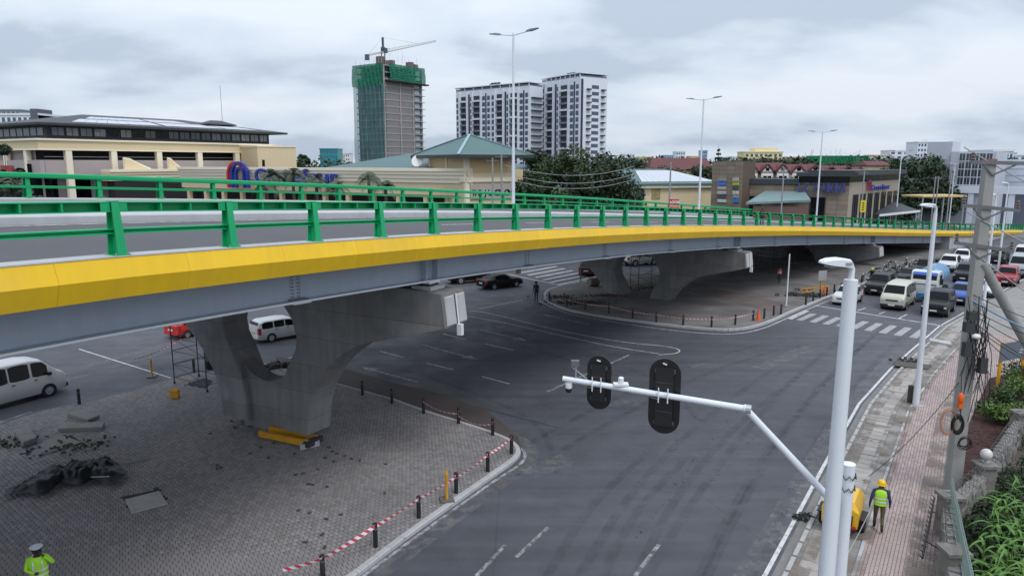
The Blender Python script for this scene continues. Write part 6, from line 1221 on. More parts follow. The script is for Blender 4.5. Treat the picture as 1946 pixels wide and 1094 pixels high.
# traffic officer, cropped by the bottom edge
op = G(84, 1160); op.z = .13; 
JO = dict(lel=(.08,.34,1.20), lwr=(.17,.20,1.42), lha=(.12,.12,1.50), rel=(.05,-.28,1.15), rwr=(.24,-.10,1.10), rha=(.30,-.03,1.12), head=(.05,0,1.59))
of, jo = person('person', 'traffic officer in lime jacket and white-topped cap holding a phone to the ear', op, math.radians(-60), JO, dict(top=HIVIS, legs=NAVY, shoes=BOOT), 1.8)
torso_shell(of, jo, HIVIS, .82, 1.47, .05, 'jacket', True)
h = Vector(jo['head']); m = MB(); m.lathe([(.10, .05), (.108, .06), (.11, .10), (.15, .135), (.15, .155), (.10, .17), (.001, .175)], 20, (h.x, h.y, h.z)); m.build('cap', M('cap_white', (.62, .66, .72), .5), of, 50); m = MB(); m.lathe([(.107, .045), (.114, .05), (.114, .095), (.11, .10)], 20, (h.x, h.y, h.z)); m.build('cap_band', BLACKP, of); MB().obox((h.x + .12, h.y, h.z + .05), (.1, .15, .015)).build('cap_peak', BLACKP, of)
MB().obox((.10, .10, 1.57), (.03, .02, .14)).build('phone', BLACKP, of)
for sg in (1, -1): MB().tube([(.14, sg*.10, 1.05), (.18, sg*.10, 1.3), (.08, sg*.1, 1.46), (-.08, sg*.1, 1.46)], .022, 6).build('reflective_strap', REFL, of)
# others, further off
cp_, j_ = person('person', 'officer in dark uniform standing at the tip of the far island', G(1019, 573), math.radians(-120), {}, dict(top=NAVY, legs=M('dark_trousers', (.012, .012, .014), .8), shoes=BLACKP), 1.78); m = MB(); m.lathe([(.11, .06), (.135, .12), (.1, .16), (.001, .165)], 14, (.03, 0, 1.6)); m.build('cap', NAVY, cp_)
rp2, j_ = person('person', 'person in red and white jacket standing under the flyover', G(1480, 538, .13), math.radians(-70), {}, dict(top=M('red_jacket', (.35, .05, .06), .8), legs=NAVY, shoes=BLACKP), 1.75); torso_shell(rp2, j_, M('red_vest', (.42, .09, .10), .8, .4, 4), .95, 1.45, .02, 'vest', True)
bp2 = D(27.0, 9.2, .0); br, j_ = person('person', 'person with red sash walking on the flyover beside the median', D(20.2, 2.2, -.2), math.radians(-60), dict(lkn=(.1,.1,.5), lan=(.1,.1,.09), lto=(.24,.11,.03)), dict(top=M('dark_coat', (.02, .016, .018), .8), legs=NAVY, shoes=BLACKP), 1.7); m = MB(); m.bar((.15, -.15, 1.38), (.15, .14, 1.0), .07, .02, up=(1, 0, 0)); m.build('sash', M('sash_red', (.6, .08, .06), .7), br)
rd, j_ = person('person', 'motorcycle rider in lime helmet beside the dark off-roader', G(1655, 540), math.atan2(QH[1], QH[0]), dict(pelvis=(-.2,0,.88), spine=(-.16,0,1.06), chest=(-.08,0,1.25), neck=(-.04,0,1.4), head=(0,0,1.52), crown=(0,0,1.62), lsh=(-.06,.19,1.32), rsh=(-.06,-.19,1.32), lel=(.08,.28,1.14), rel=(.08,-.28,1.14), lwr=(.27,.34,1.1), rwr=(.27,-.34,1.1), lha=(.34,.34,1.08), rha=(.34,-.34,1.08), lhip=(-.18,.12,.86), rhip=(-.18,-.12,.86), lkn=(.2,.2,.75), rkn=(.2,-.2,.75), lan=(.1,.22,.32), ran=(.1,-.22,.32), lto=(.25,.22,.26), rto=(.25,-.22,.26)), dict(top=NAVY, legs=NAVY, shoes=BLACKP), 1.74); MB().sphere((0, 0, 1.55), .15, 12, 8).build('helmet', M('helmet_lime', (.55, .6, .04), .35), rd, True)
# ================================================================== STREET FURNITURE
BOL = MB(); BOL.lathe([(.075, 0), (.075, .74), (.07, .78), (.055, .80), (.001, .80)], 14); bol_me = BOL.mesh('post', M('bollard_black', (.013, .013, .015), .45, .3, 3, dirt=.3, dcol=(.06, .055, .05)), 40)
bb = MB(); bb.lathe([(.0775, .60), (.0775, .64)], 14); bb_me = bb.mesh('ring', M('bollard_ring', (.12, .12, .12), .5))
def bollard(x, y, label, group, lift): t = thing('bollard', label, 'bollard', G(x, y, lift), 0, group); inst('post', bol_me, t); inst('ring', bb_me, t); return t
i = 0
near_b = [(614, 1102), (714, 1038), (796, 983), (867, 936), (927, 895), (972, 861), (936.5, 826), (871.5, 804), (805, 785), (745, 766), (689, 750)]
nb_lab = ['at the bottom edge', 'second up from the bottom edge', 'third up from the bottom edge', 'beside the yellow delineator post', 'just before the rounded island tip', 'at the rounded island tip', 'first past the island tip on the far side', 'second past the tip on the far side', 'third past the tip on the far side', 'fourth past the tip on the far side', 'nearest the pier on the far side']
for (x, y), l in zip(near_b, nb_lab): bollard(x, y, f'black bollard on the near paved island, {l}', 'bollards of the near island', .13)
bollard(151, 767, 'black bollard on the near island kerb in front of the white minibus', 'bollards of the near island', .13); bollard(369, 707, 'black bollard behind the scaffold tower', 'bollards of the near island', .13)
far_b = [(1077, 585), (1044, 575), (1112, 591), (1157, 598), (1202, 607), (1247, 615), (1298, 621), (1352, 624), (1397, 620), (1431, 612), (1452, 608), (1470, 602), (1484, 600), (1531, 583), (1545, 575), (1558, 569), (1571, 565), (1585, 559), (1598, 556), (1620, 546), (1637, 541)]
far_b.sort()
for k, (x, y) in enumerate(far_b): bollard(x, y - 3, f'black bollard along the far island kerb, {ORD[k]} from the left', 'bollards of the far island', .13)
# barrier tape between posts
def tape_mat():
    m = bpy.data.materials.new('barrier_tape'); m.use_nodes = True; t = m.node_tree; N = t.nodes; L = t.links.new; p = N['Principled BSDF']; p.inputs['Roughness'].default_value = .4; uv = N.new('ShaderNodeUVMap'); s = N.new('ShaderNodeSeparateXYZ'); L(uv.outputs[0], s.inputs[0])
    ad = N.new('ShaderNodeMath'); ad.operation = 'MULTIPLY_ADD'; L(s.outputs[1], ad.inputs[0]); ad.inputs[1].default_value = .5; L(s.outputs[0], ad.inputs[2]); fr = N.new('ShaderNodeMath'); fr.operation = 'FRACT'; L(ad.outputs[0], fr.inputs[0]); g = N.new('ShaderNodeMath'); g.operation = 'GREATER_THAN'; g.inputs[1].default_value = .5; L(fr.outputs[0], g.inputs[0])
    x = N.new('ShaderNodeMix'); x.data_type = 'RGBA'; L(g.outputs[0], x.inputs['Factor']); x.inputs['A'].default_value = (.68, .68, .68, 1); x.inputs['B'].default_value = (.55, .04, .07, 1); L(x.outputs['Result'], p.inputs['Base Color']); return m
TAPE = tape_mat()
def tape(pts, label, sag=.06, w=.075, per=.28, group='barrier tapes'):
    m = MB(); uvs = []; P = []; n = 14
    for a, b in zip(pts[:-1], pts[1:]):
        for k in range(n + (1 if b is pts[-1] else 0)): s = k / n; P.append(Vector(a).lerp(Vector(b), s) - Vector((0, 0, sag * 4 * s * (1 - s))))
    d = 0; vs = []; U = []
    for i, p in enumerate(P):
        if i: d += (P[i] - P[i-1]).length
        tw = .35 * math.sin(d * 1.7); t = (P[min(i+1, len(P)-1)] - P[max(i-1, 0)]).normalized(); sd = t.cross(Vector((0, 0, 1))).normalized(); u = Vector((0, 0, 1)) * math.cos(tw) + sd * math.sin(tw)
        vs += [p - u*w/2, p + u*w/2]; U += [(d/per, 0), (d/per, 1)]
    m.add(vs, [(2*i, 2*i+2, 2*i+3, 2*i+1) for i in range(len(P)-1)]); me = m.mesh('barrier_tape', TAPE); uv = me.uv_layers.new(name='UVMap')
    for l in me.loops: uv.data[l.index].uv = U[l.vertex_index]
    o = bpy.data.objects.new('barrier_tape', me); COL.objects.link(o); return tag(o, label, 'tape', group)
B_ = lambda x, y, z=.72, lift=.13: G(x, y, lift) + Vector((.0, -.085, z))
tape([G(540, 1125, .13) + Vector((0, 0, .7)), B_(614, 1102), B_(714, 1038), B_(796, 983)], 'red and white barrier tape along the near island, lowest stretch', .03, .12)
tape([B_(796, 983), B_(850, 947, .66), B_(867, 936, .7)], 'red and white barrier tape tied to the yellow delineator', .03, .11); tape([B_(867, 936, .62), B_(927, 895), B_(972, 861)], 'red and white barrier tape up to the island tip', .05, .10)
tape([B_(805, 785, .6), B_(871.5, 804, .5)], 'slack red and white tape on the far side of the near island', .15, .06); tape([B_(871.5, 804, .4), B_(936.5, 826, .55)], 'slack tape between the far-side bollards nearest the tip', .2, .06)
tape([G(255, 695) + Vector((0, 0, .4)), G(345, 668) + Vector((0, 0, .8)), G(430, 640) + Vector((0, 0, .9))], 'thin red and white tape across the road behind the scaffold', .15, .06)
for k, (a, b) in enumerate((((1077, 582), (1157, 595)), ((1157, 595), (1247, 612)), ((1247, 612), (1352, 621)), ((1352, 621), (1431, 609)))): tape([B_(*a, .6), B_(*b, .6)], f'faint barrier tape along the far island kerb, {ORD[k]} stretch from the left', .12, .06)
# yellow delineator posts, barrels, cones
def delineator(x, y, label, lift, s=1.0):
    t = thing('delineator_post', label, 'delineator', G(x, y, lift), .3, 'yellow delineator posts'); m = MB(); m.box(-.24, .24, -.24, .24, 0, .07); m.build('base', M('grey_base', (.13, .12, .11), .9), t); m = MB(); m.lathe([(.06, .07), (.055, .2), (.055, .95), (.06, .97), (.06, 1.02), (.045, 1.05), (.045, 1.12), (.001, 1.13)], 12); m.build('tube', YEL, t, 40); t.scale = (s,) * 3
delineator(849, 950, 'yellow delineator post on a square base at the near island kerb', .13); delineator(289, 716, 'yellow delineator post standing in the road by the scaffold', 0)
tc_ = thing('water_canister', 'small yellow canister standing on the pavers by the scaffold', 'canister', G(333, 755, .13)); MB().loft([[(x*s, y*s*.7, z) for x, y in ((-.2, -.2), (.2, -.2), (.2, .2), (-.2, .2))] for s, z in ((.9, 0), (1, .04), (1, .38), (.7, .45), (.3, .48))]).build('can', YEL, tc_); MB().tube([(-.08, 0, .46), (-.08, 0, .56), (.08, 0, .56), (.08, 0, .46)], .02, 6).build('handle', YEL, tc_)
for x, y, lab in ((1441, 608, 'orange traffic cone by the near kerb of the far island'), (1567, 556, 'orange traffic cone beside the yellow sign post')):
    t = thing('traffic_cone', lab, 'cone', G(x, y, .13), 0, 'orange cones'); MB().box(-.22, .22, -.22, .22, 0, .04).build('base', ORANGE, t); MB().lathe([(.17, .04), (.03, .8), (.001, .81)], 14).build('cone', ORANGE, t, True)
st_ = thing('sign_post', 'blank grey sign on a yellow post with yellow trestle on the far island', 'sign', G(1559, 560, .13), .4); MB().box(-.05, .05, -.05, .05, 0, 2.0).build('post', YEL, st_); MB().box(-.5, .5, -.09, -.05, 1.35, 2.25).build('board', M('sign_back', (.32, .32, .33), .6), st_)
for z in (.35, .62): MB().bar((-1.9, .4, z), (1.2, .1, z + .1), .08).build('trestle_rail', YEL, st_)
MB().bar((-1.5, .3, 0), (-1.5, .35, .7), .07).build('trestle_leg', YEL, st_); MB().bar((.9, .1, 0), (.9, .12, .75), .07).build('trestle_leg', YEL, st_)
t = thing('slim_pole', 'thin grey pole standing on the far island', 'pole', G(1494, 581, .13)); MB().tube([(0, 0, 0), (0, 0, 4.4)], [.07, .055], 8).build('shaft', POLEW, t); MB().box(-.22, .22, -.22, .22, 0, .05).build('base_plate', STEEL, t)
# scaffold towers
SCF = M('scaffold_steel', (.045, .045, .05), .55, .2, 3)
def scaffold(label, pos, rz, w, d, h, lifts, plank=False):
    t = thing('scaffold_tower', label, 'scaffold', pos, rz, 'scaffold towers')
    for x in (0, w):
        for y in (0, d): MB().tube([(x, y, .1), (x, y, h)], .03, 8).build('standard', SCF, t); MB().lathe([(.06, 0), (.06, .1)], 8, (x, y, 0)).build('castor', BLACKP, t)
    for k in range(lifts + 1):
        z = .35 + (h - .4) * k / lifts
        for y in (0, d): MB().tube([(0, y, z), (w, y, z)], .02, 6).build('ledger', SCF, t)
        for x in (0, w): MB().tube([(x, 0, z), (x, d, z)], .02, 6).build('transom', SCF, t)
        if k < lifts: z2 = .35 + (h - .4) * (k + 1) / lifts; MB().tube([(0 if k % 2 else w, 0, z), (w if k % 2 else 0, 0, z2)], .018, 6).build('brace', SCF, t)
    return t
a, b = G(332, 728, .13), G(394, 744, .13); d_ = b - a; scaffold('dark scaffold tower beside the left leg of the near pier', a, math.atan2(d_.y, d_.x), d_.length, 1.5, 3.4, 4)
scaffold('scaffold tower seen through the opening of the second pier', G(1213, 553, .13), .4, 2.4, 1.4, 4.2, 4); scaffold('dense dark scaffold between the second and third piers', G(1462, 520, .13), .5, 3.0, 4.0, 3.6, 7); scaffold('scaffold beside the arch of the third pier', G(1508, 512, .13), .5, 3.2, 3.0, 3.2, 6)
t = thing('water_drum', 'dark plastic drum behind the left pier leg', 'drum', G(402, 700, .13)); MB().lathe([(.28, 0), (.3, .05), (.3, .45), (.32, .48), (.3, .52), (.3, .9), (.26, .95), (.001, .95)], 16).build('barrel', BLACKP, t, 40)
# yellow steel formwork beams at the pier foot
fb = thing('formwork_beams', 'pair of yellow steel channels lying at the foot of the near pier', 'steel beams', G(492, 832, .13)); e1 = G(585, 852, .13) - G(492, 832, .13); dv = Vector((e1.x, e1.y, 0)); nv = Vector((-dv.y, dv.x, 0)).normalized()
for k in (0, 1):
    o_ = nv * (.62 * k); z = .22
    MB().bar(o_ + Vector((0, 0, .2)), o_ + dv + Vector((0, 0, .2)), .03, .24).bar(o_ + Vector((0, 0, .32)) + nv*.05, o_ + dv + Vector((0, 0, .32)) + nv*.05, .13, .02).bar(o_ + Vector((0, 0, .08)) + nv*.05, o_ + dv + Vector((0, 0, .08)) + nv*.05, .13, .02).build('channel', YEL, fb)
MB().bar(dv + Vector((0, 0, .2)) - nv*.1, dv + nv*.8 + Vector((0, 0, .2)), .3, .24).build('end_plate', M('dark_plate', (.03, .03, .035), .6), fb)
def slab(label, corners, h, z0=.13, mat=CONC_L, name='concrete_slab', bev=.03, tilt=0, cat='slab'):
    P = px(*corners); c = sum(P, Vector()) / len(P); b = MB(); top = [(p - c) * (1 - bev) for p in P]; n = len(P)
    b.loft([[(p.x - c.x, p.y - c.y, 0) for p in P], [(p.x - c.x, p.y - c.y, h - .03) for p in P], [(p.x, p.y, h) for p in top]]); o = b.build(name, mat, None, loc=(c.x, c.y, z0)); return tag(o, label, cat, 'concrete slabs on the island')
LSLAB = M('slab_concrete', (.22, .21, .2), .9, .2, 1.5, .3, 20, dirt=.5, dcol=(.12, .11, .1))
slab('short concrete kerb block lying at the foot of the formwork beams', ((570, 850), (607, 842), (608, 852), (571, 861)), .22)
slab('pale concrete slab lying flat, upper of the two loose slabs', ((129, 797), (150, 790), (190, 800), (168, 809)), .18, mat=LSLAB); slab('long concrete kerb unit lying below the pale slab', ((112, 826), (118, 815), (200, 813), (196, 823)), .18, mat=LSLAB)
slab('tilted concrete block resting on the buried chamber cover', ((28, 832), (55, 822), (72, 846), (46, 856)), .22, mat=LSLAB, z0=.16); slab('large square chamber cover set among broken pavers', ((58, 868), (76, 873), (157, 846), (120, 833), (86, 842)), .06, mat=LSLAB, z0=.11)
cv = thing('chamber_cover', 'pale twin-plank chamber cover set in the pavers near the tarpaulin', 'cover', G(278, 956, .12))
P = [p - G(278, 956) for p in px((238, 950), (302, 934), (318, 958), (251, 976))]
for k in (0, 1):
    q = [P[0].lerp(P[3], .5*k + .01), P[1].lerp(P[2], .5*k + .01), P[1].lerp(P[2], .5*k + .49), P[0].lerp(P[3], .5*k + .49)]; MB().prism([(v.x, v.y) for v in q], 0, .045).build('plank', M('pale_plank', (.36, .35, .34), .85, .12, 3, dirt=.25, dcol=(.2, .19, .18)), cv)
m = MB()
for k in range(6):
    for s in (.12, .88): c = P[0].lerp(P[3], .1 + .16*k).lerp(P[1].lerp(P[2], .1 + .16*k), s); m.lathe([(.02, .045), (.02, .048)], 6, (c.x, c.y, 0))
m.build('lifting_holes', BLACKP, cv)
slab('thin grey batten lying on the pavers right of the tarpaulin', ((243, 884), (286, 876), (287, 879), (244, 887)), .05, mat=LSLAB, name='batten')
# pit by the scaffold: flat plate, the shade of its depth put into the colour
slab('open dark service pit with concrete rim beside the scaffold', ((352, 736), (386, 724), (404, 729), (390, 741)), .02, mat=DARKI, z0=.10, name='service_pit', cat='pit')
# tarpaulin heap: crumpled sheet over lumps
def tarp():
    A, B, C_, Dd = G(8, 958), G(248, 918), G(225, 888), G(30, 902); nx, ny = 60, 22; b = MB(); vs = []; R = random.Random(3)
    bumps = [(R.random(), R.uniform(.2, .8), R.uniform(.10, .22), R.uniform(.10, .34)) for _ in range(22)]
    from mathutils import noise as mn
    for j in range(ny+1):
        for i in range(nx+1):
            u, v = i/nx, j/ny; e = .12*math.sin(u*9) + .1*math.sin(u*23 + 1) + .08*mn.noise(Vector((u*9, v*5, 1))); wd = .22 + .78 * min(1, max(0, (u - .08) / .3)) ** .8 * (1 - .35 * max(0, (u - .85) / .15)); v2 = .5 * min(1, .3 + u*1.6) + (v - .5)*(1 + 2.2*e) * wd; p = A.lerp(B, u).lerp(Dd.lerp(C_, u), v2)
            z = max(bh * math.exp(-((u - bu)**2 + ((v - bv)*.4)**2) / (2*s*s*.25)) for bu, bv, s, bh in bumps); ed = min(1, 4*v, 4*(1-v), 8*u, 8*(1-u)); z = z * ed + .05 * ed * abs(mn.noise(Vector((u*22, v*9, 0)))) * 2.0 + .10*ed*abs(mn.noise(Vector((u*34, v*14, 3)))) + .16*ed*abs(mn.noise(Vector((u*13, v*6, 7)))); vs.append((p.x, p.y, .135 + z * (.35 + .65*min(1, u*2.2))))
    b.add(vs, [(j*(nx+1)+i, j*(nx+1)+i+1, (j+1)*(nx+1)+i+1, (j+1)*(nx+1)+i) for j in range(ny) for i in range(nx)]); return b
tp = thing('tarpaulin_heap', 'crumpled black tarpaulin heap lying on the near island', 'tarpaulin', (0, 0, 0)); tarp().build('sheet', M('black_tarpaulin', (.009, .010, .011), .55, .4, 2.0, .5, 9, spec=.3), tp, 60)
m = MB(); 
for k in range(5): a = G(160 + 3*k, 898 + 2*k, .35); m.tube([a, G(200 + 2*k, 893 + 3*k, .42)], .025, 6)
m.build('metal_sheets', M('pale_metal', (.3, .32, .36), .4, metal=.3), tp); MB().tube(smooth_path(px((140, 940), (170, 950), (190, 958), (185, 966), (175, 962), (182, 952)), 2), .015, 5).build('rope', BLACKP, tp)
tp.children[-1].location.z = .15
# rubble, loose pavers
RB = MB(); RB.obox((0, 0, .02), (.14, .08, .05)); rb_me = RB.mesh('loose_paver', M('loose_paver_grey', (.06, .058, .058), .9, .2, 3)); k = 0
for x, y in [(440, 800), (446, 812), (474, 810), (400, 824), (520, 842), (496, 850), (475, 862), (510, 870), (560, 862), (625, 850), (632, 858), (640, 862), (655, 866), (668, 872), (618, 870), (634, 877), (684, 875), (733, 882), (604, 892), (576, 900), (562, 902), (586, 920), (594, 921), (622, 925), (731, 937), (567, 970), (588, 975), (620, 986), (648, 978), (612, 1016), (580, 1030), (617, 1040), (412, 890), (420, 888), (414, 884)]:
    k += 1; o = inst('loose_paver', rb_me, None, G(x, y, .13), random.uniform(0, 3)); o.rotation_euler = (random.uniform(-.1, .1), random.uniform(-.1, .1), random.uniform(0, 3)); tag(o, 'dark loose paver lying on the near island pavement', 'paver', 'loose pavers on the near island')
def rubble(label, cx_, cy_, n, sx, sy, mat, seed, s=(.05, .16), lift=.13):
    R = random.Random(seed); m = MB(); c = G(cx_, cy_, lift)
    for _ in range(n): m.obox((R.gauss(0, sx), R.gauss(0, sy), R.uniform(.02, .12)), (R.uniform(*s), R.uniform(*s), R.uniform(*s)*.7), M=Matrix.Rotation(R.uniform(0, 6), 3, 'Z') @ Matrix.Rotation(R.uniform(-.6, .6), 3, 'X'))
    o = stuff(m.build('rubble', mat, None, loc=c)); o['label'] = label; o['category'] = 'rubble'
RUB = M('rubble_dark', (.06, .055, .05), .95, .4, 3); RUBR = M('rubble_red', (.13, .07, .06), .95, .3, 3)
rubble('dark rubble and stacked pavers on the far island tip', 1100, 576, 160, 1.3, .5, RUB, 1); rubble('dark building debris beside the far island tip bollards', 1065, 565, 70, .8, .6, RUB, 2); rubble('low stacks of reddish pavers before the second pier', 1155, 562, 90, 1.1, .4, RUBR, 3); rubble('heap of dark sacks near the yellow trestle', 1523, 562, 60, 1.0, .35, RUB, 4, (.1, .4)); rubble('dark debris behind the yellow trestle', 1532, 552, 30, .7, .3, RUB, 5); rubble('broken pavers around the chamber cover', 140, 850, 60, .8, .5, RUB, 6, (.05, .12)); rubble('debris seen through the second pier opening', 1250, 548, 80, 1.4, .6, RUB, 7); rubble('broken edge of a kerb by the far-left corner', 15, 842, 40, .6, .4, RUB, 8, (.05, .14)); rubble('brushwood heap seen through the near pier opening', 535, 697, 70, .7, .25, M('brushwood', (.05, .04, .035), .9), 9, (.03, .4))
t = thing('cable_drum', 'tan drum lying on its side near the far zebra crossing', 'drum', G(1128, 543, .13), .5); m = MB(); m.loft([[(x, .42*q*math.cos(6.283*k/18), .42 + .42*q*math.sin(6.283*k/18)) for k in range(18)] for x, q in ((-.55, .9), (-.5, 1), (.5, 1), (.55, .9), (.55, .1))]); m.build('barrel', M('tan_drum', (.2, .16, .12), .7), t, 40)
t = thing('slim_pole', 'short tan post by the far zebra crossing', 'post', G(1103, 537)); MB().tube([(0, 0, 0), (0, 0, 1.4)], .07, 8).build('shaft', M('tan_drum', (.2, .16, .12)), t); MB().box(-.15, .15, -.15, .15, 0, .04).build('base_plate', STEEL, t)
# ================================================================== STREET LAMPS, SIGNAL MAST, UTILITY POLE
def single_lamp(label, pos, h, r0, r1, rz, sc=1.0, base=True):
    t = thing('street_lamp', label, 'street lamp', pos, rz, 'lamps along the footway')
    m = MB(); m.tube([(0, 0, 0), (0, 0, h - .25)], [r0, r1], 12); m.build('pole', POLEW, t, 40); m = MB(); m.tube([(0, 0, h - .3), (0, 0, h - .02), (-.04, 0, h + .06), (-.12, 0, h + .1)], [.065*sc, .065*sc, .06*sc, .05*sc], 10); m.build('spigot', POLEW, t, 40)
    if base: MB().box(-.3, .3, -.3, .3, 0, .04).build('base_plate', STEEL, t)
    rings = []
    for x, w, z0, z1 in ((-.02, .08, .02, .12), (-.12, .14, .02, .2), (-.35, .17, .06, .235), (-.6, .16, .09, .225), (-.74, .11, .12, .19), (-.78, .06, .13, .16)): rings.append([(x*sc, -w*sc, h + z0), (x*sc, w*sc, h + z0), (x*sc, w*sc*.96, h + z1 - .03), (x*sc, w*sc*.6, h + z1), (x*sc, -w*sc*.6, h + z1), (x*sc, -w*sc*.96, h + z1 - .03)])
    m = MB(); m.loft(rings); m.build('lamp_head', POLEW, t, 30)
    MB().box(-.6*sc, -.3*sc, -.11*sc, .11*sc, h + .035, h + .06).build('lens', M('lens_grey', (.3, .31, .33), .3), t); m = MB()
    for k in range(5): m.box((-.28 + k*.035)*sc, (-.262 + k*.035)*sc, -.172*sc, -.16*sc, h + .08, h + .14)
    m.build('cooling_fins', STEEL, t)
    return t
pl = at(1621, 487, 15.0); single_lamp('nearest tall white street lamp beside the signal mast', (pl.x, 15.0, .06), pl.z - .06 - .25, .20, .145, math.radians(12), 1.0)
g = G(1740, 772); top = at(1786, 390, g.y); single_lamp('white street lamp standing by the drain covers, second along the footway', (g.x, g.y, .06), top.z - .2, .15, .09, math.radians(10), 1.1)
for k, (x, y, yt) in enumerate(((1868, 588, 373), (1896, 520, 350))): g = G(x, y); top = at(x + 14, yt, g.y); single_lamp(f'white street lamp behind the utility pole, {ORD[k]} beyond it', (g.x, g.y, 0), top.z, .13, .08, math.radians(10), 1.1)
# signal mast with arm
sg_ = Vector((7.85, 15.6, .06)); tp_ = at(1612, 882, 15.6); sm = thing('signal_mast', 'white traffic signal mast with cranked arm reaching over the road', 'traffic signal', sg_); H_ = tp_.z - .06
MB().tube([(0, 0, 0), (0, 0, H_)], [.17, .15], 14).build('pole', POLEW, sm, 40); MB().lathe([(.155, H_), (.155, H_ + .02), (.001, H_ + .03)], 14).build('pole_cap', WHITEP, sm)
el = at(1417, 776, 15.75) - sg_; ti = at(1070, 719, 17.3) - sg_; ro = at(1570, 940, 15.5) - sg_
MB().tube([ro + (ro - el).normalized() * .25, ro, el], [.085, .085, .075], 12).build('raking_arm', POLEW, sm, 40); MB().tube([el, ti], [.078, .07], 12).build('arm', POLEW, sm, 40); m = MB(); m.sphere(el, .1, 12, 8); m.build('elbow', POLEW, sm, True)
dl = (ti - el).normalized(); m = MB(); m.tube([el - dl*.12, el + dl*.0], .105, 12); m.build('flange', STEEL, sm)
for z in (.45, 1.05): MB().tube([(.16*math.cos(6.283*k/14)*1.12, .16*math.sin(6.283*k/14)*1.12, H_ - z*.5 - (.1 if k % 2 else 0)) for k in range(15)], .014, 5, caps=False).build('cable_tie', BLACKP, sm)
nrm = Vector((-dl.y, dl.x, 0)).normalized()                # away from the camera
if nrm.y < 0: nrm = -nrm
def board(s, w, hup, hdn, off):
    c = el + (ti - el) * s + nrm * .2; b = MB(); a = Vector((dl.x, dl.y, 0)).normalized(); r = w/2; out = []
    for k in range(13): an = math.pi*k/12; out.append((r*math.cos(an), hup - r + r*math.sin(an)))
    for k in range(13): an = math.pi + math.pi*k/12; out.append((r*math.cos(an), -hdn + r + r*math.sin(an)))
    BK = M('backboard_black', (.010, .010, .012), .4, .2, 2)
    b.extr(out, lambda x, z, d: c + a*x + Vector((0, 0, z)) + nrm*d, 0, .03); b.build('backboard', BK, sm)
    b = MB(); b.extr([(-r*.55, -hdn + .22), (r*.55, -hdn + .22), (r*.55, hup - .22), (-r*.55, hup - .22)], lambda x, z, d: c + a*x + Vector((0, 0, z)) + nrm*d, -.07, -.002); b.build('signal_box', M('signal_box_black', (.014, .014, .016), .45, .2, 2), sm)
    n = 4 if hup + hdn > 1.7 else 3
    for k in range(1, n): z = -hdn + .22 + (hup + hdn - .44) * k/n; MB().bar(c + a*(-r*.55) + Vector((0, 0, z)) - nrm*.073, c + a*(r*.55) + Vector((0, 0, z)) - nrm*.073, .012, .018).build('housing_seam', M('seam_grey', (.05, .05, .055), .5), sm)
    for z in (-hdn + .3, hup - .3):
        for sx_ in (-1, 1): MB().obox(c + a*(sx_*r*.6) + Vector((0, 0, z)) - nrm*.03, (.05, .05, .1)).build('hinge', M('seam_grey', (.05, .05, .055), .5), sm)
    q0 = c - nrm*.2; MB().tube([q0 + a*.0 + Vector((0, 0, .06)), q0 + a*.1 + Vector((0, 0, -.12)), q0 + a*.25 + Vector((0, 0, -.1)), q0 + a*.42 + Vector((0, 0, -.04))], .012, 5).build('signal_cable', M('grey_cable', (.3, .3, .31), .6), sm)
    for k in range(n):
        z = -hdn + .38 + (hup + hdn - .76) * k/(n-1); cc = c + Vector((0, 0, z)) + nrm*.03; b = MB(); b.tube([cc, cc + nrm*.22], .15, 14); b.build('lens_hood', BLACKP, sm)
    for x in (-.12, .1): b = MB(); b.bar(c + a*x + Vector((0, 0, -.16)) - nrm*.31, c + a*x + Vector((0, 0, .2)) - nrm*.31, .05, .02); b.bar(c + a*x - nrm*.32, c + a*x + nrm*.0, .04); b.build('clamp', WHITEP, sm)
    b = MB(); b.bar(c + Vector((0, 0, hup - .14)) - nrm*.02 - a*.03, c + Vector((0, 0, hup - .1)) - nrm*.06 + a*.05, .03); b.build('lifting_eye', WHITEP, sm)
board(.43, .76, .85, 1.05, 0); board(.80, .62, .68, .72, 0)
c = el + (ti - el) * .965 - Vector((0, 0, .08)); m = MB(); m.lathe([(.09, -.02), (.09, -.12), (.085, -.14)], 12, c); m.build('camera_housing', WHITEP, sm); m = MB(); m.lathe([(.08, -.14), (.08, -.2), (.055, -.25), (.001, -.27)], 12, c); m.build('camera_dome', BLACKP, sm, True)
c = el + (ti - el) * .925 + Vector((0, 0, .06)); m = MB(); m.tube([c, c + Vector((0, 0, .34))], .018, 6); m.tube([c + Vector((-.1, 0, .3)), c + Vector((.3, 0, -.03))], .012, 6); m.build('bracket', STEEL, sm); MB().obox(c + Vector((-.02, 0, .4)), (.2, .12, .13)).build('sensor_camera', M('camera_grey', (.12, .12, .13), .5), sm)
c = el + (ti - el) * .665 + Vector((0, 0, .1)); MB().obox(c, (.36, .2, .05)).build('radar_plate', WHITEP, sm); m = MB(); m.lathe([(.07, .03), (.07, .16), (.05, .18), (.001, .18)], 12, c); m.build('radar_unit', WHITEP, sm)
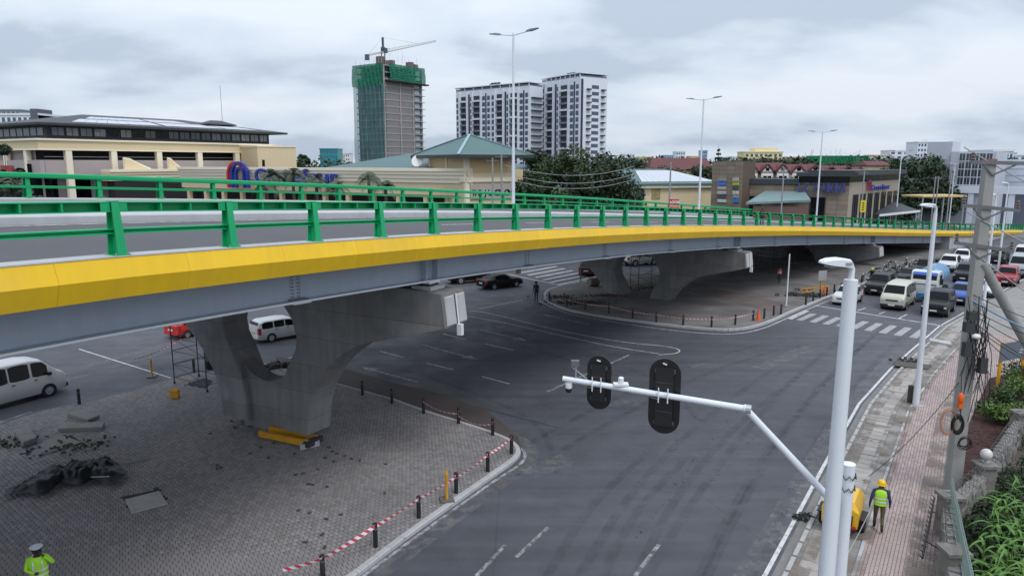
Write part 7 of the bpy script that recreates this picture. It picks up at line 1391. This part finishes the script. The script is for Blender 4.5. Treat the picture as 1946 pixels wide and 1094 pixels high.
# concrete utility pole with three cross-arms, brace pole and gear
UC = M('pole_concrete', (.30, .30, .29), .9, .15, 1.5, .2, 20, streak=.2, dirt=.3, dcol=(.15, .14, .13)); u0 = Vector((16.15, 24.4, .06)); ut = thing('utility_pole', 'tall concrete utility pole with three cross-arms and tangled cables on the footway', 'utility pole', u0)
m = MB(); m.loft([[(x*w, y*w*.8, z) for x, y in ((-1, -1), (1, -1), (1, 1), (-1, 1))] for w, z in ((.23, 0), (.20, 5), (.155, 12.0))]); m.build('shaft', UC, ut); MB().box(-.17, .17, -.14, .14, 12.0, 12.08).build('pole_cap', M('brick_red', (.3, .12, .09), .9), ut)
ARM = M('weathered_steel', (.16, .165, .17), .6, .2, 2, metal=.3)
def pix(x, y): return at(x, y, 24.25) - u0
for xa, ya, xb, yb, jx, jy in ((1845, 308, 1960, 311, 1886, 333), (1828, 390, 1937, 400, 1868, 417), (1814, 461, 1925, 477, 1859, 491)):
    a, b = pix(xa, ya), pix(xb, yb); MB().bar(a, b, .09, .12).build('cross_arm', ARM, ut); v = pix(jx, jy)
    for s in (.18, .8): MB().bar(a.lerp(b, s), v, .05, .05).build('arm_brace', ARM, ut)
    for s in (.03, .97):
        p = a.lerp(b, s); MB().lathe([(.03, 0), (.07, .04), (.04, .09), (.07, .13), (.04, .18), (.06, .22), (.02, .28)], 10, p + Vector((0, 0, .06))).build('insulator', M('insulator_brown', (.12, .08, .06), .3), ut)
for x, y, w, h in ((1838, 597, .28, .3), (1832, 618, .3, .34), (1828, 660, .22, .5), (1858, 690, .25, .55)): p = pix(x, y); MB().obox(p + Vector((0, -.25, 0)), (w, .22, h)).build('junction_box', M('box_dark', (.04, .042, .045), .6, .3, 4), ut)
p = pix(1838, 635); m = MB(); m.sphere(p + Vector((.12, -.3, 0)), .12, 10, 8, sc=(1.3, 1, .8)); m.build('street_camera', WHITEP, ut, True)
p = pix(1816, 752); MB().bar(p + Vector((-.1, -.25, .1)), p + Vector((.35, -.2, .1)), .04).build('bracket', STEEL, ut); m = MB(); m.sphere(p + Vector((0, -.3, 0)), .15, 10, 8, sc=(.7, .7, 1.5)); m.obox(p + Vector((.0, -.3, -.25)), (.13, .13, .2)); m.build('cable_closure', ORANGE, ut, True)
def coil(c, r, n, mat, tr=.012, sq=1.3, name='cable_coil'):
    m = MB(); R = random.Random(n)
    for k in range(n): rr = r * R.uniform(.8, 1.1); o_ = Vector((R.uniform(-.04, .04), R.uniform(-.05, .0), R.uniform(-.06, .06))); m.tube([c + o_ + Vector((rr*math.cos(6.283*q/20), 0, sq*rr*math.sin(6.283*q/20))) for q in range(21)], tr, 5, caps=False)
    m.build(name, mat, ut)
coil(pix(1810, 800) + Vector((0, -.3, 0)), .2, 16, BLACKP, .016, 1.6); coil(pix(1822, 835) + Vector((0, -.3, 0)), .22, 5, BLACKP, .014, .9); coil(pix(1792, 796) + Vector((0, -.3, 0)), .28, 3, M('orange_cable', (.4, .16, .06), .6), .011, 1.8)
R_ = random.Random(5); m = MB()
for k in range(26):
    x = R_.uniform(1825, 1872); y = R_.uniform(560, 640); a = pix(x, y) + Vector((0, -.25, 0)); b = pix(R_.uniform(1800, 1860)+ 12, R_.uniform(690, 800)) + Vector((0, -.28, 0)); mid = a.lerp(b, .5) + Vector((R_.uniform(-.25, .25), 0, 0)); m.tube(smooth_path3([a, mid, b]) if False else [a, a.lerp(mid, .6) , mid, mid.lerp(b, .6), b], .013, 5)
m.build('loose_cables', BLACKP, ut)
bp_ = thing('brace_pole', 'round concrete brace pole leaning on the utility pole from the right', 'pole', (22.2, 24.7, .06)); MB().tube([(0, 0, 0), (16.25 - 22.2, 24.35 - 24.7, 8.55)], [.22, .16], 14).build('shaft', UC, bp_, 40)
# overhead cables
def wire(a, b, sag, label, r=.014, mat=BLACKP, group='overhead cables'):
    a, b = Vector(a), Vector(b); n = 18; pts = [a.lerp(b, k/n) - Vector((0, 0, sag*4*(k/n)*(1-k/n))) for k in range(n+1)]; c = pts[0].copy(); o = MB().tube([p - c for p in pts], r, 5).build('overhead_cable', mat, None, loc=c); return tag(o, label, 'cable', group)
W_ = lambda x, y: at(x, y, 24.25)
wire(W_(1832, 280), W_(1960, 352), .02, 'pale guy wire sloping down past the top cross-arm', .02, M('pale_wire', (.35, .35, .36), .5)); wire(W_(1836, 402), W_(1965, 470), .02, 'pale guy wire sloping past the middle cross-arm', .02, MATS['pale_wire']); wire(W_(1812, 450), W_(1990, 585), .02, 'pale guy wire crossing in front of the brace pole', .02, MATS['pale_wire'])
wire(W_(1850, 572), (19.5, 22.5, 5.9), .25, 'thick pale blue cable bundle drooping to the right', .03, M('blue_cable', (.16, .28, .42), .6))
for k, (y, z, s) in enumerate(((560, 6.4, .3), (590, 6.0, .4), (600, 5.5, .5), (615, 5.0, .6), (625, 4.6, .5), (630, 4.1, .7))): wire(W_(1850 + k*2, y), (20 + k*.2, 22.0 + k*.3, z), s, f'dark telephone cable fanning right from the utility pole, {ORD[k]} from the top')
for k in range(5): wire(W_(1848 + k*3, 600 + k*8), G(1900 + k*6, 560 + k*4) + Vector((3, 10, 6 - k*.4)), .6, f'thin cable running from the utility pole up the road, {ORD[k]} of the bundle', .012)
wire(W_(1842, 700), G(1650, 905, .1), .35, 'thin cable trailing from the pole down to the kerb', .012)
for k, (ya, yb) in enumerate(((318, 322), (333, 337), (343, 347))): wire(at(960, ya - 4, 85), at(1205, yb - 6, 95), 1.2, f'pale power line crossing the tree clump, {ORD[k]} from the top', .03, MATS['pale_wire'])
# thin poles behind the flyover
for k, (x, yt, yb, Y) in enumerate(((936, 300, 390, 80), (953, 293, 390, 82), (1275, 308, 400, 85), (1490, 318, 410, 95), (1643, 325, 420, 98), (1778, 335, 420, 118), (1784, 335, 420, 120), (1810, 312, 420, 125))):
    tpz = at(x, yt, Y); t = thing('thin_pole', f'thin grey service pole beyond the flyover, {ORD[k]} from the left', 'pole', (tpz.x, Y, tz(Y)), 0, 'poles beyond the flyover'); MB().tube([(0, 0, 0), (0, 0, tpz.z - tz(Y))], [.13, .09], 8).build('shaft', M('pole_grey', (.28, .28, .30), .7), t); MB().bar((-.7, 0, tpz.z - tz(Y) - .3), (.7, 0, tpz.z - tz(Y) - .3), .1).build('cross_arm', ARM, t)
t = thing('banner', 'small yellow banner hanging on a thin pole before the retail wing', 'banner', at(1640, 392, 97)); MB().box(-.36, .36, -.03, .03, -.8, .8).build('cloth', M('banner_yellow', (.7, .55, .02), .6), t); m = MB(); 
for k in range(4): m.box(-.12, .12, -.036, -.032, -.55 + k*.3, -.38 + k*.3)
m.build('print', NAVY, t)
t = thing('shop_sign', 'small red sign reading LOOK below the beige retail hall', 'sign', at(1281, 384, 84), 0); MB().box(-.6, .6, 0, .1, -.32, .32).build('board', REDS, t); text_mesh('lettering', 'LOOK', WHITEP, .42, .02, t, (-.52, -.03, -.15), (math.pi/2, 0, 0), .02)
t = thing('shop_sign', 'red sign board with white text under the LOOK sign', 'sign', at(1282, 397, 84), 0); MB().box(-.5, .5, 0, .1, -.25, .25).build('board', REDS, t); MB().box(-.3, .3, -.02, -.005, -.1, .1).build('text_band', WHITEP, t)
# ================================================================== RIGHT FOOTWAY: compressor, board, wall, fence
cpn_ = thing('road_compressor', 'small yellow tow-behind compressor parked on the footway behind the lamp pole', 'compressor', G(1600, 998, .08), math.radians(57)); cpn_.scale = (.86,) * 3; CY = M('compressor_yellow', (.72, .42, .02), .4, .08, 2, coat=.2)
m = MB(); m.loft([[(x, -.62, .45), (x, .62, .45), (x, .64, 1.05), (x, .45, zt), (x, -.45, zt), (x, -.64, 1.05)] for x, zt in ((-.95, 1.15), (-.8, 1.4), (.5, 1.45), (.9, 1.2))]); m.build('canopy', CY, cpn_, 30); MB().box(-1.0, 1.0, -.58, .58, .3, .46).build('chassis', M('compressor_black', (.02, .02, .022), .6), cpn_)
for sg in (1, -1): m = MB(); m.loft([[(-.1 + .3*q*math.cos(6.283*k/18), sg*(.7 + d), .3 + .3*q*math.sin(6.283*k/18)) for k in range(18)] for d, q in ((-.1, .95), (-.05, 1), (.08, 1), (.11, .9), (.06, .5), (.06, .1))]); m.build('wheel', RUBBER, cpn_); m = MB(); m.box(-.55, .35, sg*.72 - .14, sg*.72 + .14, .62, .66); m.build('mudguard', BLACKP, cpn_); MB().obox((-1.0, sg*.5, .5), (.06, .14, .1)).build('tail_light', RED, cpn_)
MB().bar((.9, 0, .38), (1.9, 0, .32), .1).build('tow_bar', BLACKP, cpn_); MB().box(-1.01, -.97, -.45, .45, .55, .95).build('grille', BLACKP, cpn_)
hz = thing('barrow_heap', 'dark heap of bitumen crumbs at the kerb beside the compressor', 'heap', G(1530, 985)); leaf_cloud('crumbs', M('bitumen_crumb', (.02, .02, .02), .9), hz, [(0, 0, .06, .45, .3, .12)], 500, .04)
g1, g2 = G(1893, 752), G(1937, 742); ib = thing('info_board', 'blue-grey information board on two yellow posts beside the mulch bed', 'board', g1); dv = g2 - g1
for p in (Vector((0, 0, 0)), dv): MB().box(p.x - .06, p.x + .06, p.y - .06, p.y + .06, 0, 2.9).build('post', YEL, ib)
m = MB(); a, b = -dv*.12, dv*1.5; n_ = Vector((dv.y, -dv.x, 0)).normalized()
m.add([a + n_*.08 + Vector((0, 0, z)) for z in (1.9,)] + [b + n_*.08 + Vector((0, 0, 1.9)), b + n_*.08 + Vector((0, 0, 2.85)), a + n_*.08 + Vector((0, 0, 2.85))] + [a + n_*.11 + Vector((0, 0, 1.9)), b + n_*.11 + Vector((0, 0, 1.9)), b + n_*.11 + Vector((0, 0, 2.85)), a + n_*.11 + Vector((0, 0, 2.85))], [(0,1,2,3), (4,5,6,7), (0,1,5,4), (1,2,6,5), (2,3,7,6), (3,0,4,7)]); m.build('board', M('board_blue_grey', (.12, .14, .18), .5), ib)
m = MB()
for k in range(3): q = dv*(.72 + .06*k); m.obox(q + n_*.115 + Vector((0, 0, 2.2 + .16*k)), (.35, .35, .09), math.atan2(dv.y, dv.x), M=Matrix(((dv.normalized().x*1, n_.x*.01, 0), (dv.normalized().y, n_.y*.01, 0), (0, 0, 1))))
m.build('faded_print', M('faded_white', (.4, .41, .42), .6), ib)
# rough stone boundary wall with pillars, globe light, railings and razor wire
WS = M('rubble_stone', (.20, .19, .18), .95, .25, 2, .6, 12, island=.3, dirt=.5, dcol=(.10, .095, .085)); bw_ = thing('boundary_wall', 'rough grey stone boundary wall with pillars along the planted plot', 'wall', (0, 0, 0))
wl_ = resample(WALLL, .42); R_ = random.Random(11); pcs = 0
core = MB(); n = len(WALLL); off = .16
for a, b in zip(WALLL[:-1], WALLL[1:]): core.bar(a + Vector((0, 0, .5)), b + Vector((0, 0, .5)), .26, 1.0)
core.build('wall_core', M('mortar_grey', (.15, .145, .14), .95, .2, 3, .4, 20), bw_)
smes = []
for k in range(6):
    m = MB(); r = [R_.uniform(.85, 1.1) for _ in range(8)]; m.add([(sx_*.2*r[i], sy_*.19*r[i], (0 if i < 4 else .2)*r[i]) for i, (sx_, sy_) in enumerate(((-1,-1),(1,-1),(1,1),(-1,1),(-.9,-.9),(.9,-.9),(.9,.9),(-.9,.9)))], [(3,2,1,0),(4,5,6,7),(0,1,5,4),(1,2,6,5),(2,3,7,6),(3,0,4,7)]); smes.append(m.mesh('stone', WS))
for a, b in zip(wl_[:-1], wl_[1:]):
    t_ = b - a; 
    if a.y > 33: break
    for z in (.05, .26, .47, .68, .89):
        if pcs > 290: break
        o = inst('stone', smes[R_.randrange(6)], bw_, (a.x + R_.uniform(-.03, .03), a.y + R_.uniform(-.03, .03), z), math.atan2(t_.y, t_.x) + R_.uniform(-.12, .12)); pcs += 1
for p in WALLL[1:5]:
    MB().loft([[(p.x + x*w, p.y + y*w, z) for x, y in ((-1,-1),(1,-1),(1,1),(-1,1))] for w, z in ((.27, 0), (.26, 1.35), (.33, 1.36), (.33, 1.46), (.2, 1.5))]).build('pillar', M('pillar_render', (.19, .18, .165), .9, .3, 3, .4, 15, dirt=.7), bw_)
p = WALLL[3]; gl = thing('globe_light', 'round white globe light on top of a wall pillar', 'lamp', (p.x, p.y, 1.5)); MB().lathe([(.12, 0), (.12, .03), (.05, .06), (.05, .12)], 12).build('base', STEEL, gl); MB().sphere((0, 0, .3), .2, 16, 12).build('globe', M('globe_glass', (.55, .55, .53), .3), gl, True)
fr_ = thing('wall_railing', 'pale green steel railing standing on the near end of the wall', 'railing', WALLL[0]); a, b = Vector((0, 0, 1.0)), WALLL[2] - WALLL[0] + Vector((0, 0, 1.0)); PG = M('pale_green_steel', (.25, .33, .31), .6, .2, 3)
for z in (.12, .85): MB().bar(a + Vector((0, 0, z)), b + Vector((0, 0, z)), .04).build('rail', PG, fr_)
nb = int((b - a).length / .14)
for k in range(nb + 1): q = a.lerp(b, k/nb); MB().bar(q, q + Vector((0, 0, 1.0)), .025).build('baluster', PG, fr_)
sp = thing('spiked_bar', 'dark spiked security bar along the footway edge of the wall', 'security bar', (0, 0, 0)); a, b = G(1753, 1060, .5), G(1776, 945, .5); MB().tube([a, b], .03, 6).build('bar', BLACKP, sp)
for k in range(14): q = a.lerp(b, k/13); MB().bar(q, q + Vector((-.1, 0, .1)), .025).build('spike', BLACKP, sp)
for s in (.25, .75): q = a.lerp(b, s); MB().bar(q, q + Vector((.5, 0, -.3)), .03).build('stay', BLACKP, sp)
rw = thing('razor_wire', 'loose grey razor wire coiled along the top of the wall', 'razor wire', (0, 0, 0)); m = MB(); pp = resample([p + Vector((0, 0, 0)) for p in WALLL[1:5]], .035); m.tube([Vector((p.x, p.y, 1.3)) + Vector((.2*math.cos(k*.55), .2*math.sin(k*.55)*.5, .24*math.sin(k*.55))) for k, p in enumerate(pp)], .012, 4); m.build('coil', M('dull_wire', (.10, .10, .10), .6), rw)
# debris and channels along the footway
slab('dark plank lying across the drain covers by the second lamp', ((1700, 690), (1770, 698), (1762, 706), (1698, 699)), .06, .12, M('wet_plank', (.08, .07, .06), .8), 'plank', cat='plank')
rubble('broken concrete beside the second lamp foot', 1725, 686, 40, .4, .3, RUB, 12, (.04, .2), .1); slab('pale broken kerb unit on the footway', ((1766, 648), (1806, 656), (1808, 661), (1766, 653)), .14, .1, CONC_L, 'kerb_unit')
t = thing('steel_stub', 'rusty steel stub post beside the second footway lamp', 'post', G(1728, 768)); MB().box(-.09, .09, -.09, .09, 0, 1.0).build('shaft', M('rust_steel', (.06, .05, .045), .8), t); MB().box(-.2, .2, -.2, .2, 0, .05).build('base_plate', STEEL, t)
wire(G(1612, 1050, .7), G(1660, 955, .9), .05, 'pale hose trailing from the worker', .012, MATS['pale_wire'])
